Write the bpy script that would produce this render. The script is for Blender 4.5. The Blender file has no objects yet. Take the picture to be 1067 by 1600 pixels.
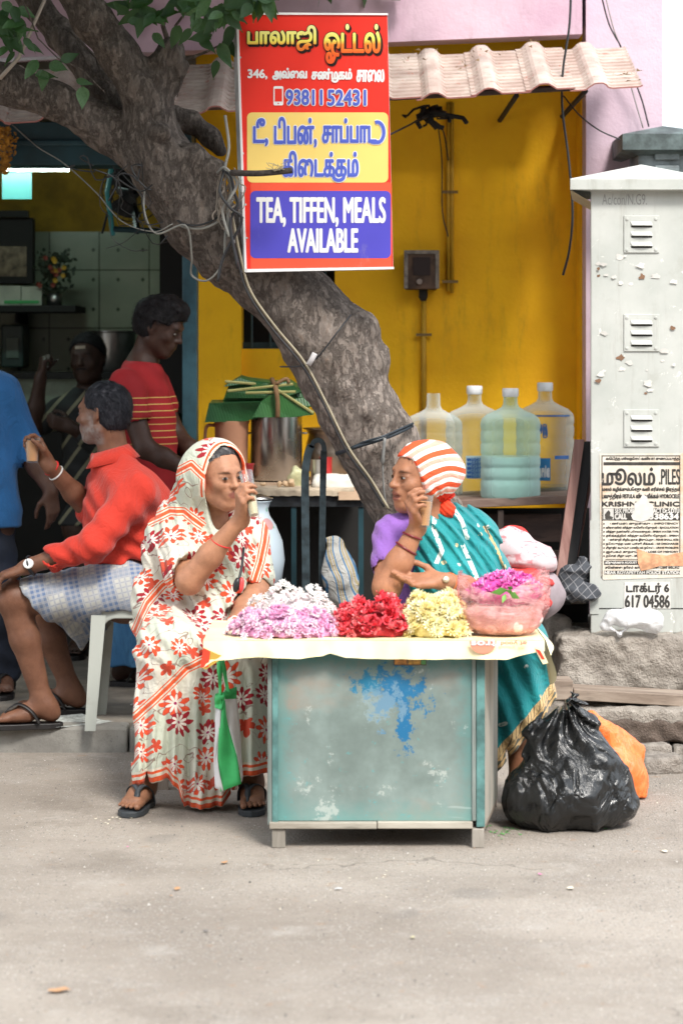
import bpy, math, random
import numpy as np
from mathutils import Vector, Matrix

SC = bpy.context.scene
COL = SC.collection
random.seed(7)
RNG = np.random.RandomState(11)
PI = math.pi

# ------------------------------------------------------------------ camera
FOC, CX, HY, CAMZ = 3778.0, 533.5, 555.0, 1.5       # focal length in photo pixels, horizon row, eye height
cam_d = bpy.data.cameras.new('camera')
cam = bpy.data.objects.new('camera', cam_d)
COL.objects.link(cam)
cam.location = (0, 0, CAMZ)
cam.rotation_euler = (PI/2, 0, 0)
cam_d.sensor_fit = 'VERTICAL'
cam_d.sensor_height = 36.0
cam_d.lens = FOC/1600*36.0
cam_d.shift_y = -(800-HY)/1600.0
cam_d.clip_end = 500
cam_d.dof.use_dof = True
cam_d.dof.focus_distance = 8.55
cam_d.dof.aperture_fstop = 3.4
SC.camera = cam

# ------------------------------------------------------------------ light
w = bpy.data.worlds.new('World'); SC.world = w; w.use_nodes = True
wn = w.node_tree.nodes; wl = w.node_tree.links
bg = wn['Background']
sky = wn.new('ShaderNodeTexSky'); sky.sky_type = 'NISHITA'; sky.sun_disc = False
SUN_EL, SUN_AZ = math.radians(50), math.radians(157)
sky.sun_elevation = SUN_EL; sky.sun_rotation = SUN_AZ
sky.air_density = 1.6; sky.dust_density = 5.0; sky.ozone_density = 1.0
hs = wn.new('ShaderNodeHueSaturation'); hs.inputs['Saturation'].default_value = 0.35
mxw = wn.new('ShaderNodeMix'); mxw.data_type = 'RGBA'; mxw.inputs[0].default_value = .72      # thin bright overcast
mxw.inputs[7].default_value = (6.6, 7.1, 7.7, 1)
wl.new(sky.outputs[0], hs.inputs['Color']); wl.new(hs.outputs[0], mxw.inputs[6]); wl.new(mxw.outputs[2], bg.inputs[0])
bg.inputs[1].default_value = 0.15
sl = bpy.data.lights.new('sun', 'SUN'); sl.energy = 2.0; sl.angle = math.radians(13); sl.color = (1, .95, .88)
so = bpy.data.objects.new('sun', sl); COL.objects.link(so); so.location = (2, 2, 8)
sd = Vector((math.sin(SUN_AZ)*math.cos(SUN_EL), math.cos(SUN_AZ)*math.cos(SUN_EL), math.sin(SUN_EL)))
so.rotation_euler = sd.to_track_quat('Z', 'Y').to_euler()
SC.view_settings.view_transform = 'Standard'; SC.view_settings.look = 'None'
SC.view_settings.exposure = 1.02; SC.view_settings.gamma = 1
SC.view_settings.use_curve_mapping = False
SC.cycles.use_denoising = True
SC.cycles.max_bounces = 7; SC.cycles.transparent_max_bounces = 16
SC.cycles.caustics_reflective = False; SC.cycles.caustics_refractive = False
SC.cycles.sample_clamp_indirect = 6

# ------------------------------------------------------------------ helpers
def V(px, py, D):
    """the point at photo pixel px,py and D metres from the camera plane"""
    return np.array(((px-CX)*D/FOC, D, CAMZ-(py-HY)*D/FOC))
def VX(px, D): return (px-CX)*D/FOC
def VZ(py, D): return CAMZ-(py-HY)*D/FOC
def nrm(v):
    v = np.asarray(v, float); return v/ (np.linalg.norm(v)+1e-12)

OFF = {}
def tagit(o, label=None, cat=None, group=None, kind=None):
    if label: o['label'] = label
    if cat: o['category'] = cat
    if group: o['group'] = group
    if kind: o['kind'] = kind
    return o
def thing(name, label, cat, loc, group=None):
    o = bpy.data.objects.new(name, None); COL.objects.link(o)
    o.empty_display_size = .1
    o.location = [float(c) for c in loc]
    OFF[o.name] = np.array(loc, float)
    return tagit(o, label, cat, group)

class MB:
    """collects simple shapes, in world coordinates"""
    def __init__(s): s.v = []; s.f = []; s.m = []; s.mi = 0
    def add(s, vs, fs):
        b = len(s.v); s.v += [tuple(map(float, p)) for p in vs]
        s.f += [tuple(b+i for i in f) for f in fs]; s.m += [s.mi]*len(fs); return s
    def box(s, x0, x1, y0, y1, z0, z1):
        return s.add([(x, y, z) for z in (z0, z1) for y in (y0, y1) for x in (x0, x1)],
                     [(0,2,3,1), (4,5,7,6), (0,1,5,4), (2,6,7,3), (0,4,6,2), (1,3,7,5)])
    def obox(s, c, sx, sy, sz, R=None, jit=0, rnd=None):
        c = np.array(c, float); R = np.eye(3) if R is None else np.array(R)
        vs = []
        for z in (-1, 1):
            for y in (-1, 1):
                for x in (-1, 1):
                    q = np.array((x*sx/2, y*sy/2, z*sz/2))
                    if jit: q = q+np.array([rnd.uniform(-jit, jit) for _ in range(3)])
                    vs.append(c+R@q)
        return s.add(vs, [(0,2,3,1), (4,5,7,6), (0,1,5,4), (2,6,7,3), (0,4,6,2), (1,3,7,5)])
    def hexa(s, a):                                   # eight corners, bottom ring then top ring
        return s.add(a, [(0,3,2,1), (4,5,6,7), (0,1,5,4), (1,2,6,5), (2,3,7,6), (3,0,4,7)])
    def tube(s, pts, r, seg=8, cap=True):
        pts = [np.array(p, float) for p in pts]; n = len(pts)
        rr = r if hasattr(r, '__len__') else [r]*n
        b = []; up = np.array((0.13, 0.21, 0.97))
        for i, p in enumerate(pts):
            t = nrm(pts[min(i+1, n-1)]-pts[max(i-1, 0)])
            u = np.cross(up, t)
            if np.linalg.norm(u) < .15: u = np.cross((1, 0, 0), t)
            u = nrm(u); w_ = np.cross(t, u)
            up = w_ if np.dot(w_, up) > 0 else up
            for k in range(seg):
                a = 2*PI*k/seg; b.append(p+rr[i]*(math.cos(a)*u+math.sin(a)*w_))
        fs = [(i*seg+k, i*seg+(k+1) % seg, (i+1)*seg+(k+1) % seg, (i+1)*seg+k) for i in range(n-1) for k in range(seg)]
        if cap: fs += [tuple(range(seg))[::-1], tuple((n-1)*seg+k for k in range(seg))]
        return s.add(b, fs)
    def lathe(s, c, prof, seg=32, ax=None, cap=False):
        c = np.array(c, float); R = np.eye(3) if ax is None else frame_z(ax)
        vs = [c+R@np.array((r*math.cos(2*PI*k/seg), r*math.sin(2*PI*k/seg), z)) for r, z in prof for k in range(seg)]
        n = len(prof)
        fs = [(i*seg+k, i*seg+(k+1) % seg, (i+1)*seg+(k+1) % seg, (i+1)*seg+k) for i in range(n-1) for k in range(seg)]
        if cap: fs += [tuple(range(seg))[::-1], tuple((n-1)*seg+k for k in range(seg))]
        return s.add(vs, fs)
    def grid(s, fn, nu, nv):
        vs = [fn(i/nu, j/nv) for j in range(nv+1) for i in range(nu+1)]
        return s.add(vs, [(j*(nu+1)+i, j*(nu+1)+i+1, (j+1)*(nu+1)+i+1, (j+1)*(nu+1)+i) for j in range(nv) for i in range(nu)])
    def prism(s, poly, d0, d1, T=None):
        """closed outline (photo pixels at depth d0) pushed back to depth d1"""
        n = len(poly)
        fr = [V(x, y, d0) for x, y in poly]; bk = [p+np.array((0, d1-d0, 0)) for p in fr]
        return s.add(fr+bk, [tuple(range(n))]+[tuple(range(2*n-1, n-1, -1))]+[(i, n+i, n+(i+1) % n, (i+1) % n) for i in range(n)])

def frame_z(ax):
    z = nrm(ax); x = np.cross((0.01, 1, 0.02), z); x = nrm(x); y = np.cross(z, x)
    return np.stack([x, y, z], 1)
def rotm(rx=0, ry=0, rz=0):
    return np.array(Matrix.Rotation(rz, 3, 'Z') @ Matrix.Rotation(ry, 3, 'Y') @ Matrix.Rotation(rx, 3, 'X'))

def newmesh(name, vs, fs, mats, smooth=False, mi=None, attrs=None, off=None):
    me = bpy.data.meshes.new(name)
    vs = np.asarray(vs, np.float32).reshape(-1, 3)
    if off is not None: vs = vs-np.asarray(off, np.float32)
    if isinstance(fs, np.ndarray):
        n = len(fs); k = fs.shape[1]
        me.vertices.add(len(vs)); me.vertices.foreach_set('co', vs.ravel())
        me.loops.add(n*k); me.loops.foreach_set('vertex_index', fs.astype(np.int32).ravel())
        me.polygons.add(n); me.polygons.foreach_set('loop_start', np.arange(0, n*k, k, dtype=np.int32))
        me.update(calc_edges=True)
    else:
        me.from_pydata([tuple(map(float, p)) for p in vs], [], [tuple(f) for f in fs])
    for m in (mats if isinstance(mats, (list, tuple)) else [mats]): me.materials.append(m)
    if mi is not None and len(me.polygons) == len(mi): me.polygons.foreach_set('material_index', np.array(mi, np.int32))
    if smooth: me.polygons.foreach_set('use_smooth', np.ones(len(me.polygons), bool))
    for k, a in (attrs or {}).items():
        a = np.asarray(a, np.float32)
        if a.ndim == 1:
            at = me.attributes.new(k, 'FLOAT', 'POINT'); at.data.foreach_set('value', a)
        else:
            at = me.attributes.new(k, 'FLOAT_VECTOR', 'POINT'); at.data.foreach_set('vector', a.ravel())
    me.update()
    return me
def part(name, g, mat, parent, smooth=False, label=None, bevel=0, attrs=None, sharp=None):
    vs, fs, mi = (g.v, g.f, g.m) if isinstance(g, MB) else (g[0], g[1], None)
    off = OFF[parent.name]
    me = newmesh(name, vs, fs, mat, smooth, mi, attrs, off)
    o = bpy.data.objects.new(name, me); COL.objects.link(o); o.parent = parent
    OFF[o.name] = off
    if label: o['label'] = label
    if bevel: addbevel(o, bevel)
    if sharp: me.set_sharp_from_angle(angle=math.radians(sharp))
    return o
def addbevel(o, wd, seg=2):
    b = o.modifiers.new('bevel', 'BEVEL'); b.width = wd; b.segments = seg; b.limit_method = 'ANGLE'; b.angle_limit = .6
def solo(name, label, cat, g, mat, loc=None, group=None, smooth=False, kind=None, bevel=0, attrs=None, sharp=None):
    vs, fs, mi = (g.v, g.f, g.m) if isinstance(g, MB) else (g[0], g[1], None)
    if loc is None:
        a = np.asarray(vs, float); lo, hi = a.min(0), a.max(0); loc = ((lo[0]+hi[0])/2, (lo[1]+hi[1])/2, lo[2])
    me = newmesh(name, vs, fs, mat, smooth, mi, attrs, loc)
    o = bpy.data.objects.new(name, me); COL.objects.link(o); o.location = [float(c) for c in loc]
    OFF[o.name] = np.array(loc, float)
    if bevel: addbevel(o, bevel)
    if sharp: me.set_sharp_from_angle(angle=math.radians(sharp))
    return tagit(o, label, cat, group, kind)
def struct(name, g, mat, loc=(0, 0, 0), smooth=False, kind='structure', attrs=None, bevel=0):
    return solo(name, None, None, g, mat, loc, None, smooth, kind, bevel, attrs)

# ------------------------------------------------------------------ noise and signed distance sculpting
def vnoise(P, sc=1.0, seed=0):
    Q = np.asarray(P, np.float64)*sc+seed*17.31
    I = np.floor(Q).astype(np.int64); f = Q-I; f = f*f*(3-2*f)
    def hsh(a, b, c):
        x = (a*374761393+b*668265263+c*1274126177+seed*974711) & 0xffffffff
        x = ((x ^ (x >> 13))*1103515245) & 0xffffffff
        x = ((x ^ (x >> 16))*668265263) & 0xffffffff
        return (x & 0xffffff)/float(0xffffff)
    r = 0
    for dx in (0, 1):
        wx = f[..., 0] if dx else 1-f[..., 0]
        for dy in (0, 1):
            wy = f[..., 1] if dy else 1-f[..., 1]
            for dz in (0, 1):
                wz = f[..., 2] if dz else 1-f[..., 2]
                r = r+wx*wy*wz*hsh(I[..., 0]+dx, I[..., 1]+dy, I[..., 2]+dz)
    return r*2-1
def fbm(P, sc, oct=3, seed=0):
    r = 0; a = 1; t = 0
    for i in range(oct):
        r = r+a*vnoise(P, sc, seed+i*5); t += a; a *= .5; sc *= 2.03
    return r/t
def sst(a, b, x):
    t = np.clip((x-a)/(b-a), 0, 1); return t*t*(3-2*t)

def d_cap(P, a, b, ra, rb):
    a = np.asarray(a, float); b = np.asarray(b, float); ab = b-a; L = float(ab@ab)+1e-12
    q = P-a; t = np.clip((q@ab)/L, 0, 1)
    return np.linalg.norm(q-t[:, None]*ab, axis=1)-(ra+(rb-ra)*t)
def d_ell(P, c, r, R=None):
    q = P-np.asarray(c, float)
    if R is not None: q = q@R                     # R columns = local axes
    r = np.asarray(r, float)
    k0 = np.linalg.norm(q/r, axis=1); k1 = np.linalg.norm(q/(r*r), axis=1)
    return k0*(k0-1)/(k1+1e-9)
def d_box(P, c, hsz, R=None, rad=.01):
    q = P-np.asarray(c, float)
    if R is not None: q = q@R
    q = np.abs(q)-(np.asarray(hsz, float)-rad)
    return np.linalg.norm(np.maximum(q, 0), axis=1)+np.minimum(q.max(1), 0)-rad
def CAP(a, b, ra, rb=None, k=.02, op='u'): return (lambda P: d_cap(P, a, b, ra, ra if rb is None else rb), k, op)
def ELL(c, r, R=None, k=.02, op='u'): return (lambda P: d_ell(P, c, r, R), k, op)
def BOX(c, h, R=None, rad=.01, k=.02, op='u'): return (lambda P: d_box(P, c, h, R, rad), k, op)
def FN(f, k=.02, op='u'): return (f, k, op)
def INF(prims, e, k=None):
    """the same shapes, e thicker"""
    return [((lambda P, f=f: f(P)-e), kk if k is None else k, op) for f, kk, op in prims]
def comb(prims, P, ds=None):
    d = None
    for i, (f, k, op) in enumerate(prims):
        e = f(P) if ds is None else ds[i]
        if d is None: d = e; continue
        if op == 'u':
            if k > 0:
                h_ = np.maximum(k-np.abs(d-e), 0)/k; d = np.minimum(d, e)-h_*h_*k*.25
            else: d = np.minimum(d, e)
        elif op == 's':
            e = -e
            h_ = np.maximum(k-np.abs(d-e), 0)/max(k, 1e-6); d = np.maximum(d, e)+h_*h_*k*.25
        else:
            h_ = np.maximum(k-np.abs(d-e), 0)/max(k, 1e-6); d = np.maximum(d, e)+h_*h_*k*.25
    return d
def sculpt(prims, lo, hi, h, post=None, margin=.03):
    """mesh the zero level of the combined shapes (blockwise evaluation, surface nets)"""
    B = 14
    lo = np.asarray(lo, float); hi = np.asarray(hi, float)
    nb = np.maximum(np.ceil((hi-lo)/(h*B)).astype(int), 1); N = nb*B
    G = np.ones(tuple(N), np.float32)
    bi = np.stack(np.meshgrid(*[np.arange(n) for n in nb], indexing='ij'), -1).reshape(-1, 3)
    cen = lo+(bi+.5)*B*h-.5*h; R = B*h*.87
    dd = np.stack([f(cen) for f, k, op in prims])
    dc = comb(prims, cen, list(dd))
    if post: dc = post(cen, dc)
    loc = np.stack(np.meshgrid(*[np.arange(B)]*3, indexing='ij'), -1).reshape(-1, 3)
    for n in range(len(bi)):
        i, j, k_ = bi[n]*B
        if abs(dc[n]) > R*1.25+margin:
            if dc[n] < 0: G[i:i+B, j:j+B, k_:k_+B] = -1
            continue
        mu = min([dd[q, n] for q, pr in enumerate(prims) if pr[2] == 'u'])
        sel = [pr for q, pr in enumerate(prims) if (pr[2] == 'u' and dd[q, n] < mu+2*R+.05) or (pr[2] == 's' and dd[q, n] < R+.05) or pr[2] == 'i']
        P = lo+(bi[n]*B+loc)*h
        d = comb(sel, P)
        if post: d = post(P, d)
        G[i:i+B, j:j+B, k_:k_+B] = d.reshape(B, B, B)
    return surfnet(G, lo, h)
def surfnet(G, lo, h):
    G = np.pad(G, 1, constant_values=1.0); lo = np.asarray(lo)-h
    S = G < 0
    c = S[:-1, :-1, :-1].astype(np.int8)
    for dx in (0, 1):
        for dy in (0, 1):
            for dz in (0, 1):
                if dx+dy+dz: c = c+S[dx:S.shape[0]-1+dx, dy:S.shape[1]-1+dy, dz:S.shape[2]-1+dz]
    act = (c > 0) & (c < 8)
    idx = np.argwhere(act)
    ids = np.full(act.shape, -1, np.int32); ids[act] = np.arange(len(idx))
    pos = np.zeros((len(idx), 3)); cnt = np.zeros(len(idx))
    cor = [(x, y, z) for x in (0, 1) for y in (0, 1) for z in (0, 1)]
    for a in cor:
        for b in cor:
            if sum(b)-sum(a) == 1 and all(q >= p for p, q in zip(a, b)):
                va = G[idx[:, 0]+a[0], idx[:, 1]+a[1], idx[:, 2]+a[2]].astype(float)
                vb = G[idx[:, 0]+b[0], idx[:, 1]+b[1], idx[:, 2]+b[2]].astype(float)
                cr = (va < 0) != (vb < 0)
                t = np.where(cr, va/np.where(cr, va-vb, 1), 0)
                pos += cr[:, None]*(np.array(a)+t[:, None]*(np.array(b)-np.array(a))); cnt += cr
    vs = (idx+pos/np.maximum(cnt, 1)[:, None])*h+lo
    qs = []
    for ax in range(3):
        sl0 = [slice(None)]*3; sl1 = [slice(None)]*3; sl0[ax] = slice(0, -1); sl1[ax] = slice(1, None)
        A = S[tuple(sl0)]; Bb = S[tuple(sl1)]
        e = np.argwhere(A != Bb)
        o1, o2 = [(1, 2), (2, 0), (0, 1)][ax]
        ok = (e[:, o1] > 0) & (e[:, o2] > 0) & (e[:, o1] < act.shape[o1]) & (e[:, o2] < act.shape[o2]); e = e[ok]
        u = np.zeros(3, int); u[o1] = 1; v = np.zeros(3, int); v[o2] = 1
        g = lambda q: ids[q[:, 0], q[:, 1], q[:, 2]]
        quad = np.stack([g(e-u-v), g(e-v), g(e), g(e-u)], 1)
        fl = ~A[e[:, 0], e[:, 1], e[:, 2]]
        quad[fl] = quad[fl][:, ::-1]
        qs.append(quad)
    q = np.concatenate(qs)
    q = q[(q >= 0).all(1)]
    return vs, q

def biggest(vs, qs, keep=.02):
    lab = np.arange(len(vs))
    for it in range(400):
        old = lab.copy(); m = lab[qs].min(1)
        for k in range(qs.shape[1]): np.minimum.at(lab, qs[:, k], m)
        lab = lab[lab]; 
        if (lab == old).all(): break
    cnt = np.bincount(lab, minlength=len(vs)); ok = cnt[lab[qs[:, 0]]] >= keep*len(vs)
    qs = qs[ok]; used = np.unique(qs); mp = np.full(len(vs), -1); mp[used] = np.arange(len(used))
    return vs[used], mp[qs]
# ------------------------------------------------------------------ materials
class G_:
    def __init__(s, name):
        s.mat = bpy.data.materials.new(name); s.mat.use_nodes = True
        s.t = s.mat.node_tree; s.b = s.t.nodes['Principled BSDF']
    def n(s, ty, props=None, **inp):
        nd = s.t.nodes.new('ShaderNode'+ty)
        for k, v_ in (props or {}).items(): setattr(nd, k, v_)
        for k, v_ in inp.items():
            s.put(nd.inputs[int(k[1:]) if k[0] == '_' else k.replace('_', ' ')], v_)
        return nd
    def put(s, sock, v_):
        if v_ is None: return
        if isinstance(v_, bpy.types.NodeSocket): s.t.links.new(v_, sock)
        else:
            if sock.type == 'RGBA' and len(v_) == 3: v_ = (*v_, 1)
            sock.default_value = v_
    def co(s, sc=None, kind='Object', rot=None):
        o = s.n('TexCoord').outputs[kind]
        if sc is None and rot is None: return o
        m = s.n('Mapping', _0=o)
        if sc is not None: m.inputs['Scale'].default_value = sc
        if rot is not None: m.inputs['Rotation'].default_value = rot
        return m.outputs[0]
    def attr(s, nm): return s.n('Attribute', {'attribute_name': nm})
    def noise(s, sc, det=4, ro=.55, vec=None, dist=0, out=0):
        return s.n('TexNoise', None, Vector=vec if vec is not None else s.co(), Scale=sc, Detail=det, Roughness=ro, Distortion=dist).outputs[out]
    def voro(s, sc, vec=None, feat='F1', out=0, rnd=1.0, dims='3D'):
        return s.n('TexVoronoi', {'feature': feat, 'voronoi_dimensions': dims}, Vector=vec if vec is not None else s.co(), Scale=sc, Randomness=rnd).outputs[out]
    def m(s, op, a, b=None, c=None, cl=False):
        nd = s.t.nodes.new('ShaderNodeMath'); nd.operation = op; nd.use_clamp = cl
        for i, v_ in enumerate((a, b, c)):
            if v_ is not None: s.put(nd.inputs[i], v_)
        return nd.outputs[0]
    def vm(s, op, a, b=None, out=0):
        nd = s.t.nodes.new('ShaderNodeVectorMath'); nd.operation = op
        s.put(nd.inputs[0], a)
        if b is not None: s.put(nd.inputs[1], b)
        return nd.outputs[out]
    def ramp(s, f, stops, interp='LINEAR'):
        nd = s.t.nodes.new('ShaderNodeValToRGB'); r = nd.color_ramp; r.interpolation = interp
        while len(r.elements) < len(stops): r.elements.new(.5)
        for e, (p, c) in zip(r.elements, stops):
            e.position = p; c = (c, c, c) if not hasattr(c, '__len__') else c; e.color = (*c, 1)
        s.put(nd.inputs[0], f); return nd.outputs[0]
    def step(s, f, lo, hi):
        nd = s.t.nodes.new('ShaderNodeMapRange'); nd.clamp = True; nd.interpolation_type = 'SMOOTHSTEP'
        s.put(nd.inputs[0], f); nd.inputs[1].default_value = lo; nd.inputs[2].default_value = hi
        return nd.outputs[0]
    def mix(s, f, a, b, mode='MIX'):
        nd = s.t.nodes.new('ShaderNodeMix'); nd.data_type = 'RGBA'; nd.blend_type = mode
        s.put(nd.inputs[0], f); s.put(nd.inputs[6], a); s.put(nd.inputs[7], b); return nd.outputs[2]
    def bump(s, hgt, st=.5, dist=.01, nrm_=None):
        nd = s.n('Bump', None, Strength=st, Distance=dist, Height=hgt)
        if nrm_ is not None: s.put(nd.inputs['Normal'], nrm_)
        return nd.outputs[0]
    def out(s, base=None, rough=.6, metal=0, normal=None, **kw):
        s.put(s.b.inputs['Base Color'], base); s.put(s.b.inputs['Roughness'], rough); s.put(s.b.inputs['Metallic'], metal)
        if normal is not None: s.put(s.b.inputs['Normal'], normal)
        for k, v_ in kw.items(): s.put(s.b.inputs[k.replace('_', ' ')], v_)
        return s.mat

def simple(name, col, rough=.6, metal=0, var=.25, sc=6, bump=.2, bsc=60, bd=.003, **kw):
    """a colour with cloudy wear, fine grain and a little relief"""
    g = G_(name)
    n1 = g.noise(sc, 5, .6)
    c2 = tuple(c*(1-var) for c in col); c1 = tuple(min(c*(1+var*.6), 1) for c in col)
    base = g.mix(g.step(n1, .3, .7), c2, c1)
    n2 = g.noise(bsc, 3, .6)
    return g.out(base, g.m('ADD', rough-.08, g.m('MULTIPLY', n1, .16)) if rough > .1 else rough, metal, g.bump(n2, bump, bd) if bump else None, **kw)
def clothmat(name, col, var=.14):
    g = G_(name); co = g.co(); n1 = g.noise(6, 4, .6); cr = g.noise(9, 5, .6, g.co((1, 1, .6)), 1.8); cr2 = g.noise(26, 4, .6, g.co((1, 1, .7)), 1.0); wv = g.noise(230, 2, .5)
    rid = g.m('ABSOLUTE', g.m('SUBTRACT', cr, .5))
    base = g.mix(g.step(n1, .3, .7), tuple(c*(1-var) for c in col), tuple(min(1, c*(1+var*.6)) for c in col))
    return g.out(base, .82, 0, g.bump(g.m('ADD', g.m('MULTIPLY', wv, .05), g.m('ADD', g.m('MULTIPLY', rid, 2.2), g.m('MULTIPLY', cr2, .2))), .5, .014), Sheen_Weight=.15, Specular_IOR_Level=.25)
def plain(name, col, rough=.5, metal=0, **kw):
    return G_(name).out(col, rough, metal, **kw)
# ================================================================== MATERIALS OF THE SETTING
def mat_road():
    g = G_('road_dust'); co = g.co()
    big = g.noise(.9, 5, .6, co); med = g.noise(5, 6, .65, co); fine = g.noise(90, 3, .6, co)
    st = g.noise(2.2, 5, .6, g.co((.35, 1.6, 1)))
    base = g.mix(g.step(big, .35, .65), (.225, .192, .160), (.325, .285, .243))
    base = g.mix(g.m('MULTIPLY', g.step(st, .52, .75), .55), base, (.215, .185, .155))
    base = g.mix(g.m('MULTIPLY', g.step(g.noise(45, 4, .75, co), .55, .68), .5), base, (.16, .145, .13)); base = g.mix(g.m('MULTIPLY', g.step(g.noise(60, 3, .7, co), .6, .68), .5), base, (.52, .49, .44))
    base = g.mix(g.m('MULTIPLY', g.step(med, .55, .75), .55), base, (.38, .35, .315))
    sepX = g.n('SeparateXYZ', None, _0=co)
    chips = g.voro(120, co, out=1); chd = g.voro(120, co)
    cf = g.m('MULTIPLY', g.step(chd, .42, .25), g.step(g.noise(3, 3, .6, co), .35, .6))
    cc = g.ramp(g.n('SeparateColor', None, _0=chips).outputs[0], [(0, (.12, .115, .11)), (.55, (.28, .26, .24)), (1, (.5, .48, .44))])
    base = g.mix(g.m('MULTIPLY', cf, .6), base, cc)
    cr = g.voro(1.3, g.n('Mapping', None, _0=g.vm('ADD', co, g.vm('SCALE', g.noise(3, 3, .6, co, 0, 1), None))).outputs[0], 'DISTANCE_TO_EDGE')
    base = g.mix(g.m('MULTIPLY', g.step(g.noise(11, 4, .7, co), .62, .7), .35), base, (.30, .17, .09))
    hgt = g.m('ADD', g.m('MULTIPLY', fine, .5), g.m('ADD', g.m('MULTIPLY', chd, .4), g.m('MULTIPLY', med, 1.2)))
    wv_ = g.noise(1.5, 4, .6, None, 0, 1); crk = g.voro(.55, g.vm('ADD', co, g.vm('SCALE', wv_, None)), 'DISTANCE_TO_EDGE')
    cm = g.m('MULTIPLY', g.step(crk, .005, .001), g.step(g.noise(1.1, 3), .5, .6)); base = g.mix(g.m('MULTIPLY', cm, .6), base, (.12, .10, .085))
    base = g.mix(g.m('MULTIPLY', g.step(g.noise(1.7, 6, .7, co), .54, .66), .38), base, (.15, .125, .10))
    spt = g.m('MULTIPLY', g.step(g.voro(2.3, co), .20, .12), g.step(g.noise(2, 2), .5, .56)); base = g.mix(g.m('MULTIPLY', spt, .35), base, (.13, .12, .11))
    return g.out(base, .86, 0, g.bump(hgt, .8, .008))
def mat_conc(name, c1, c2, bs=.5, sc=7, bd=.008):
    g = G_(name); co = g.co()
    n = g.noise(sc, 6, .65, co); n2 = g.noise(sc*8, 4, .7, co); n3 = g.noise(sc*.3, 3, .5, co)
    base = g.mix(g.step(n, .3, .7), c1, c2)
    base = g.mix(g.m('MULTIPLY', g.step(n2, .56, .7), .5), base, tuple(c*.5 for c in c1))
    base = g.mix(g.m('MULTIPLY', g.step(n3, .5, .7), .4), base, tuple(c*.7 for c in c2))
    return g.out(base, .9, 0, g.bump(g.m('ADD', n, g.m('MULTIPLY', n2, .5)), bs, bd))
def mat_paint(name, c1, c2, grime=(.1, .08, .05), gr=.5, sc=2.5):
    g = G_(name); co = g.co()
    n = g.noise(sc, 5, .6, co); n2 = g.noise(14, 6, .7, co); st = g.noise(3.5, 6, .7, g.co((2.2, 2.2, .5)))
    base = g.mix(g.step(n, .3, .7), c1, c2)
    base = g.mix(g.m('MULTIPLY', g.step(st, .52, .8), gr), base, grime)
    base = g.mix(g.m('MULTIPLY', g.step(g.noise(38, 4, .75, g.co((1, 1, 2.2))), .66, .74), gr), base, grime)
    return g.out(base, .78, 0, g.bump(g.m('ADD', n2, g.m('MULTIPLY', g.noise(70, 3), .3)), .5, .008))
def mat_wood(name, c1, c2, ax=(1, 1, 1), sc=6, rough=.75):
    """long grain; ax small along the grain"""
    g = G_(name); co = g.co(ax)
    n = g.noise(sc, 6, .7, co, .6); n2 = g.noise(sc*5, 4, .7, co); w_ = g.noise(3, 4, .6)
    base = g.mix(g.step(n, .35, .65), c1, c2)
    base = g.mix(g.m('MULTIPLY', g.step(n2, .55, .7), .55), base, tuple(c*.35 for c in c1))
    base = g.mix(g.m('MULTIPLY', g.step(w_, .5, .75), .35), base, tuple(min(1, c*1.5) for c in c2))
    return g.out(base, rough, 0, g.bump(g.m('ADD', n, n2), .5, .003))

M_road = mat_road()
M_conc = mat_conc('worn_concrete', (.24, .21, .18), (.40, .36, .31))
M_concd = mat_conc('kerb_concrete', (.17, .16, .145), (.30, .29, .26))
M_stone = mat_conc('rough_stone', (.16, .14, .12), (.36, .32, .28), .9, 14, .015)
M_plinth = mat_conc('plinth_cement', (.27, .235, .20), (.43, .385, .335), 1.0, 12, .02)
M_yel = mat_paint('yellow_wall_paint', (.86, .44, .001), (.96, .54, .002), (.20, .10, .010), .55)
M_pink = mat_paint('pink_wall_paint', (.50, .33, .42), (.64, .47, .55), (.26, .19, .21), .6)
M_pinkl = mat_paint('pale_pink_paint', (.56, .42, .50), (.64, .50, .58), (.45, .36, .40), .2)
M_teald = simple('dark_teal_paint', (.012, .05, .065), .5, 0, .4, 4)
M_tealp = simple('teal_post_paint', (.035, .10, .13), .5, 0, .4, 9)
M_dark = simple('near_black', (.012, .011, .010), .8)  # one even near-black for dark parts, backings and openings
M_ceil = simple('shop_ceiling', (.10, .09, .07), .8)
M_plank = mat_wood('weathered_plank', (.20, .15, .115), (.38, .31, .25), (.15, 1, 1))
M_plankv = mat_wood('weathered_plank_upright', (.20, .15, .115), (.38, .31, .25), (1, 1, .15))
M_redw = mat_wood('old_red_wood', (.20, .09, .075), (.36, .21, .18), (1, 1, .12))
M_dkw = mat_wood('dark_old_wood', (.05, .032, .028), (.12, .075, .06), (.2, 1, 1))
M_dkwv = mat_wood('dark_old_wood_upright', (.03, .022, .02), (.08, .055, .045), (1, 1, .2))

# ================================================================== GROUND
mb = MB()
N = 60
def gfn(u, v):
    x = -40+80*u; y = -30+120*v
    return (x, y, 0)
mb.grid(gfn, 8, 8)
struct('road', mb, M_road)
# the pavement: a top sheet on a filled bed, and a kerb of long stones in front of it
mb = MB().box(-6, 0.42, 9.26, 13.4, -.05, .092)
struct('pavement', mb, mat_conc('pavement_dirt', (.14, .12, .10), (.26, .23, .19), .5, 5))
x = -5.0
kb = thing('kerb', None, None, (0, 9.2, 0)); kb['kind'] = 'structure'
rk = random.Random(3)
while x < .4:
    L = 1.05
    g = MB().box(x, min(x+L-.008, .42), 9.13+rk.uniform(-.004, .004), 9.255, -.03, .096+rk.uniform(-.003, .003))
    part('kerb_stone', g, M_concd, kb, bevel=.012); x += L
mb = MB().box(.86, 6, 9.5, 13.4, -.05, .11)
struct('back_yard_ground', mb, M_conc)

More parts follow.
